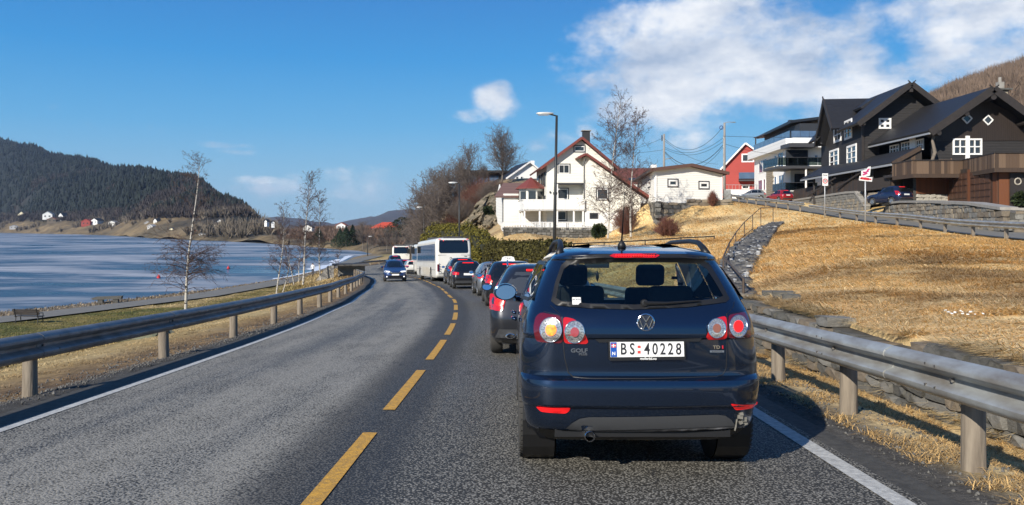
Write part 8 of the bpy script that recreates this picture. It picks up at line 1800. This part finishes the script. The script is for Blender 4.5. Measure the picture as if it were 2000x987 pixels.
conifer('dark rounded pine right of the red-roofed hall', 787, 472, 300, 424, 13, 50, pine=True); conifer('dark spruce poking out between the two gables of the timber house', 1803, 260, 120, 186, 3.4, 51)
conifer('dark conifer at the left foot of the hillside above the coaches', 833, 470, 140, 400, 5, 52)

def leafmass(name, C_, s_, mat, parent, cols, seed=0, kind=None):
    r = np.random.RandomState(seed); n = len(C_); u1 = r.randn(n, 3); u1 /= np.linalg.norm(u1, axis=1)[:, None]; u2 = np.cross(u1, r.randn(n, 3)); u2 /= np.linalg.norm(u2, axis=1)[:, None]; s = s_*(.5+r.rand(n, 1))
    V = np.stack([C_-u1*s, C_+u2*s*.7, C_+u1*s, C_-u2*s*.7], 1); f = np.arange(n*4).reshape(-1, 4); cc = np.array(cols)[r.randint(0, len(cols), n)]*(.65+.7*r.rand(n, 1))
    o = link(name, npmesh(name, V.reshape(-1, 3), f, mat, col=np.repeat(cc, 4, 0)), parent)
    if kind: o['kind'] = kind
    return o
def hedge(label, s0, s1, off, width, hfun, cols, seed, n=16000, rough=.12, zref=None, top_round=.3):
    r = np.random.RandomState(seed); p0, _ = road_at(s0, off); root = thing('hedge', label, 'hedge', tuple(p0), worldparts=True); core = MB(); vs = []
    ss = np.linspace(s0, s1, 30)
    for s in ss:
        for o, k in ((off+.12, 0), (off+.18, .93), (off+width-.18, .93), (off+width-.12, 0)): p, _ = road_at(s, o); vs.append((p.x, p.y, p.z-.1+(hfun(s))*k))
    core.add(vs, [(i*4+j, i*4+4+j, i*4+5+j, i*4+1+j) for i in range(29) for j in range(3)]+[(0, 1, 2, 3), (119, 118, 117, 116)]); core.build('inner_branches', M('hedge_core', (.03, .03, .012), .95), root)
    S = s0+(s1-s0)*r.rand(n); fc = r.rand(n); t = r.rand(n); H = np.array([hfun(s) for s in S])*(1+.05*np.sin(S*1.7)+.04*np.sin(S*4.1)); O_ = np.where(fc < .62, off+.05, np.where(fc < .92, off+width*t, off+width-.05))+rough*r.randn(n)*.7; Zz = np.where((fc < .62) | (fc > .92), H*t, H+rough*r.randn(n)*.6)
    Zz -= np.where(Zz > H*.8, top_round*np.clip((np.abs(O_-off-width/2)/(width/2)), 0, 1)**3*1.0, 0)
    x = np.interp(S, CS, CL[:, 0]); y = np.interp(S, CS, CL[:, 1]); tx = np.interp(S, CS, CT[:, 0]); ty = np.interp(S, CS, CT[:, 1]); C_ = np.stack([x+ty*O_, y-tx*O_, zs(S)+Zz], 1)-np.array(ROOT[root.name])
    e = r.rand(n) < .04; C_[e] += 0
    leafmass('leaves', C_, .085, MFOL2, root, cols, seed, kind='stuff'); return root
MFOL2 = ground_mat('leaf_tone', nsc=(3., 9.), dark=.7, bump=0)
hedge('trimmed flat-topped dark olive hedge beside the queue of cars', 42, 69, 5.5, 1.5, lambda s: float(np.interp(s, [42, 55, 69], [2.35, 2.55, 2.9])), [(.060, .055, .018), (.085, .075, .022), (.045, .04, .015)], 61, 20000)
hedge('tall yellow-green thuja hedge beside the coaches', 69.5, 113, 5.3, 2.2, lambda s: float(np.interp(s, [69.5, 71.5, 75, 80, 90, 100, 113], [2.9, 3.2, 3.9, 4.6, 4.9, 5.3, 5.5])+.22*math.sin(s*1.1)), [(.15, .125, .022), (.12, .105, .022), (.07, .068, .018)], 62, 30000, rough=.22, top_round=1.1)
def shrub(label, u, v, d_, w, h, cols, seed, name='shrub', twigs=False, group=None, n=2200, z=None):
    r = np.random.RandomState(seed); x = (u-HU)/F*d_; z = tz(x, d_) if z is None else z; root = thing(name, label, 'shrub', (x, d_, z), group=group)
    if twigs:
        S = []
        for k in range(n//4):
            a = r.rand()*6.283; e = r.uniform(.2, 1.0); q = np.array([math.cos(a)*w*.08, math.sin(a)*w*.08, 0]); t_ = np.array([math.cos(a)*w/2*e, math.sin(a)*w/2*e, h*(1-.55*e*e)*r.uniform(.6, 1)]); m_ = (q+t_)/2+r.randn(3)*w*.05; S.append((*q, *m_, .016, .012)); S.append((*m_, *t_, .012, .007))
            for j in range(3): S.append((*(m_+(t_-m_)*r.rand()), *(t_+r.randn(3)*w*.09), .009, .006))
        segmesh('twigs', S, cols, root, 3)
    else:
        p = r.randn(n, 3); p /= np.linalg.norm(p, axis=1)[:, None]; k = (r.rand(n, 1)**.45)*(1+.12*np.sin(p[:, :1]*7)*np.cos(p[:, 1:2]*6)); C_ = p*k*np.array([[w/2, w/2, h/2]])+np.array([[0, 0, h/2]])
        segmesh('stem', [(0, 0, -.1, 0, 0, h*.5, .05, .02)], MBARK, root, 5); leafmass('leaves', C_, .09, MFOL2, root, cols, seed)
    return root
GR = [(.030, .045, .018), (.045, .06, .022), (.02, .03, .014)]
shrub('round dark green evergreen bush at the right end of the grey rubble wall', 1170, 467, 79, 1.55, 1.5, GR, 71)
shrub('small dark round bush on the rocks left of the tiled outbuilding', 955, 440, 97, 1.6, 1.5, GR, 72)
shrub('red-brown bare bush between the cream house and the garage base', 1222, 436, 76, 2.6, 2.9, MREDTW, 73, twigs=True, n=1600)
shrub('dark red-brown bush on the slope below the garage base', 1303, 468, 62, 2.0, 1.5, MREDTW, 74, twigs=True, n=1400)
shrub('small russet bush against the tan part of the garage base', 1392, 410, 79, 1.1, 1.6, MREDTW, 75, twigs=True, n=700)
shrub('green potted shrub by the side door of the timber house', 1995, 396, 57, 1.3, 1.0, GR, 76, n=900, z=3.05)
for k, (u, v, w, h) in enumerate(((905, 410, 5, 3.0), (925, 404, 5.5, 3.4), (945, 400, 5, 3.4), (965, 398, 4.5, 3.2), (890, 418, 4.5, 2.6), (935, 392, 5, 3.2), (960, 388, 5, 3.0), (975, 405, 3, 2.6))):
    shrub('russet thicket bush on the rock crest, %s' % ('leftmost low one', 'second from the left', 'wide one in the middle', 'one next to the outbuilding roof', 'pale one above the hedge end', 'upper middle one', 'upper right one', 'small one against the outbuilding eave')[(4, 0, 1, 2, 3, 5, 6, 7).index(k)] if 0 else 'russet bare bush %s' % ('in the middle left of the rock crest', 'in the centre of the rock crest', 'right of centre on the rock crest', 'beside the tiled outbuilding roof', 'at the left end of the rock crest', 'on the upper crest under the fan crown tree', 'on the upper crest below the dark cabin', 'touching the outbuilding eave')[k],
          u, v, 104+2*(k % 3), w, h, MREDTW if k % 3 else MTWIG2, 80+k, twigs=True, n=1000, group='russet bushes on the rock crest')

# rock outcrop
def rocks():
    bm_ = MB(); nx_, nz_ = 60, 26; vs = []; cols = []
    for i in range(nx_+1):
        for j in range(nz_+1):
            t, s = i/nx_, j/nz_; u = 880+108*t; x = (u-HU)/F*98; h = np.interp(t, [0, .15, .4, .7, 1], [1.2, 3.4, 4.6, 4.8, 4.4]); zb_ = tz(x, 94)-.6
            n1 = mnoise.fractal(Vector((x*.9, s*4.2, 3)), .8, 2.1, 6)*1.3; n2 = mnoise.cell(Vector((x*.9, s*3.2+x*.3, 1)))
            vs.append((x+n1*.4, 93+9*s**1.5+1.6*n1-1.0*n2, zb_+h*s+.5*n1*s))
    f = [(i*(nz_+1)+j, (i+1)*(nz_+1)+j, (i+1)*(nz_+1)+j+1, i*(nz_+1)+j+1) for i in range(nx_) for j in range(nz_)]; bm_.add(vs, f)
    o = bm_.build('rock_outcrop', M('outcrop_rock', (.24, .195, .135), .95, col2=(.085, .075, .045), scale=1.1, bump=1.0, bscale=2.5, contrast=.12), None, smooth=25, loc=(-5, 95, 1)); tag(o, 'rugged grey and ochre rock face above the yellow lawn left of the outbuilding', 'rock')
rocks()

# ------------------------------------------------------------------ dry grass as single blades
MBLADE = bpy.data.materials.new('grass_blade'); MBLADE.use_nodes = True; _b = MBLADE.node_tree.nodes['Principled BSDF']; _b.inputs['Roughness'].default_value = .75; _b.inputs['Specular IOR Level'].default_value = .2
_a = MBLADE.node_tree.nodes.new('ShaderNodeAttribute'); _a.attribute_name = 'tone'; MBLADE.node_tree.links.new(_a.outputs['Color'], _b.inputs['Base Color'])
def blades(name, X, Y, L_, W_, col, lean, seed, dirv=(0.9, -.4), spread=1.0, lift=.02, zoff=0.):
    r = np.random.RandomState(seed); n = len(X); Z = terrain(X, Y)+lift-.03+zoff; a = r.randn(n)*spread+math.atan2(dirv[1], dirv[0]); ln = L_*(.5+r.rand(n)); dx = np.cos(a)*lean; dy = np.sin(a)*lean; up = np.sqrt(1-lean**2)*(.5+.8*r.rand(n))
    wx = -np.sin(a)*W_; wy = np.cos(a)*W_; b0 = np.stack([X-wx, Y-wy, Z], 1); b1 = np.stack([X+wx, Y+wy, Z], 1); m = np.stack([X+dx*ln*.5, Y+dy*ln*.5, Z+up*ln*.62], 1); tp = np.stack([X+dx*ln*1.1, Y+dy*ln*1.1, Z+up*ln*.55], 1)
    wv = np.stack([wx, wy, 0*wx], 1)*.7; V = np.stack([b0, b1, m+wv, m-wv, tp], 1); i = (np.arange(n)*5)[:, None]
    q = np.concatenate([i+np.array([[0, 1, 2]]), i+np.array([[0, 2, 3]]), i+np.array([[3, 2, 4]])], 1).reshape(-1, 3); c = np.repeat(col*(.45+.95*r.rand(n, 1)), 5, 0)
    return tag(link(name, npmesh(name, V.reshape(-1, 3), q, MBLADE, col=c)), kind='stuff')
def samp(n, y0, y1, pw, xf, seed):
    r = np.random.RandomState(seed); Y = y0+(y1-y0)*r.rand(n)**pw; a, b = xf(Y); X = a+(b-a)*r.rand(n); return X, Y, r
def gcol(X, Y): return np.clip(tone_near(X, Y, None)*1.12, 0, 1)
# bank behind the wall
for k, (n, y0, y1, pw, L_, W_) in enumerate(((110000, 6.5, 24, 1.2, .30, .0065), (100000, 22, 56, 1.15, .42, .014), (26000, 50, 84, 1.0, .42, .022))):
    X, Y, r = samp(n, y0, y1, pw, lambda Y: (np.where(Y < 17, cx(Y)+6.05, cx(Y)+5.7), np.minimum(Y*.66+1.5, np.interp(Y, UPC[:, 1], UPC[:, 0], left=14)-.35)), 100+k)
    d = np.abs(X-np.interp(Y, GPX[::-1, 1], GPX[::-1, 0])); kp = (d > np.interp(Y, GPX[::-1, 1], GPX[::-1, 2])*1.05) | (Y < 19); kp &= fbm((X+Y*.35)*.8, Y*1.2, 1.3, 31) > .36; X, Y = X[kp], Y[kp]
    blades('bank_grass', X, Y, L_, W_, gcol(X, Y)*1.2, .93, 110+k, dirv=(-.9, -.45), spread=.8, lift=.0)
# tufts hanging over the wall top and growing in the ditch
X, Y, r = samp(6000, 6.8, 17, 1, lambda Y: (cx(Y)+5.8, cx(Y)+6.3), 120); kp = fbm(Y, 0*Y, 1.1, 33) > .5; X, Y = X[kp], Y[kp]; blades('overhanging_grass', X, Y, .34, .007, gcol(X+1, Y)*.8, .93, 121, dirv=(-1, -.2), spread=.6, zoff=.03)
X, Y, r = samp(46000, 3.5, 24, 1.3, lambda Y: (cx(Y)+4.32, cx(Y)+5.75), 122); kp = fbm(X, Y, 1.6, 35) > .44; X, Y = X[kp], Y[kp]; cc = gcol(X+2, Y)*np.array([[.62, .54, .44]]); blades('verge_grass', X, Y, .11, .0035, cc, .88, 123, spread=2.5)
# left verge, bank and lawn
X, Y, r = samp(70000, 5, 46, 1.3, lambda Y: (cx(Y)-9.5, cx(Y)-4.65-np.interp(Y, [0, 12, 25], [0, 0, .25])), 130); kp = fbm(X, Y, 1.3, 37) > .46; X, Y = X[kp], Y[kp]; blades('left_verge_grass', X, Y, .10, .005, gcol(X, Y), .9, 131, spread=2.5)
X, Y, r = samp(50000, 14, 80, 1.1, lambda Y: (np.maximum(PATHX(Y)+2.0, -Y*.68), cx(Y)-9), 132); blades('lawn_grass', X, Y, .10, .016, gcol(X, Y), .6, 133, spread=3)
X, Y, r = samp(16000, 45, 130, 1.1, lambda Y: (cx(Y)-12, cx(Y)-4.9), 134); blades('far_bank_grass', X, Y, .22, .03, gcol(X, Y), .7, 135, spread=2)
X, Y, r = samp(9000, 30, 130, 1.1, lambda Y: (SHORE(Y)+1.5, PATHX(Y)-2.0), 136); blades('shore_grass', X, Y, .22, .03, gcol(X, Y)*1.2, .6, 137, spread=2)
# gravel on the shoulders
def pebbles(name, n, xf, y0, y1, s0, s1, seed, mat):
    X, Y, r = samp(n, y0, y1, 1.4, xf, seed); Z = terrain(X, Y); s = s0+(s1-s0)*r.rand(n)**3; B = np.array([(1, 0, 0), (-1, 0, 0), (0, 1, 0), (0, -1, 0), (0, 0, 1), (0, 0, -1)], float); fc = np.array([(0, 2, 4), (2, 1, 4), (1, 3, 4), (3, 0, 4), (2, 0, 5), (1, 2, 5), (3, 1, 5), (0, 3, 5)])
    V = B[None]*s[:, None, None]*(.6+.7*r.rand(n, 6, 1))+np.stack([X, Y, Z+s*.3], 1)[:, None]; F_ = (np.arange(n)*6)[:, None, None]+fc[None]; tag(link(name, npmesh(name, V.reshape(-1, 3), F_.reshape(-1, 3), mat)), kind='stuff')
MPEB = M('gravel_stone', (.16, .155, .145), .9, col2=(.07, .068, .064), scale=9, contrast=.1)
pebbles('left_gravel', 6000, lambda Y: (cx(Y)-5.3, cx(Y)-4.05), 5, 30, .005, .024, 141, MPEB); pebbles('right_gravel', 4000, lambda Y: (cx(Y)+4.2, cx(Y)+4.9), 3.5, 24, .004, .02, 142, MPEB)
m = MB(); r_ = random.Random(3)
p = pt(1768, 655, 12.6); 
for k in range(12): m.box((r_.gauss(0, .10), r_.gauss(0, .2), r_.uniform(0, .04)), (r_.uniform(.015, .035), r_.uniform(.015, .03), .01), mat=Matrix.Rotation(r_.uniform(0, 3), 4, 'Z') @ Matrix.Rotation(r_.uniform(-.6, .6), 4, 'X'))
o = m.build('litter_scraps', MSTUCCO, kind='stuff'); o.location = (p.x, 11.2, tz(p.x, 11.2)+.10)

# ------------------------------------------------------------------ air
hz = MB(); hz.add([(-4600, -60, -7.2), (3400, -60, -7.2), (3400, 6200, -7.2), (-4600, 6200, -7.2), (-4600, -60, 300), (3400, -60, 300), (3400, 6200, 300), (-4600, 6200, 300)], [(0, 3, 2, 1), (4, 5, 6, 7), (0, 1, 5, 4), (1, 2, 6, 5), (2, 3, 7, 6), (3, 0, 4, 7)])
mh = bpy.data.materials.new('haze_air'); mh.use_nodes = True; nt = mh.node_tree; nt.nodes.remove(nt.nodes['Principled BSDF']); pv = nt.nodes.new('ShaderNodeVolumePrincipled'); pv.inputs['Color'].default_value = (.50, .68, 1.0, 1); pv.inputs['Density'].default_value = .7e-4; pv.inputs['Anisotropy'].default_value = .0
nt.links.new(pv.outputs[0], nt.nodes['Material Output'].inputs['Volume']); hz.build('haze', mh, kind='stuff')
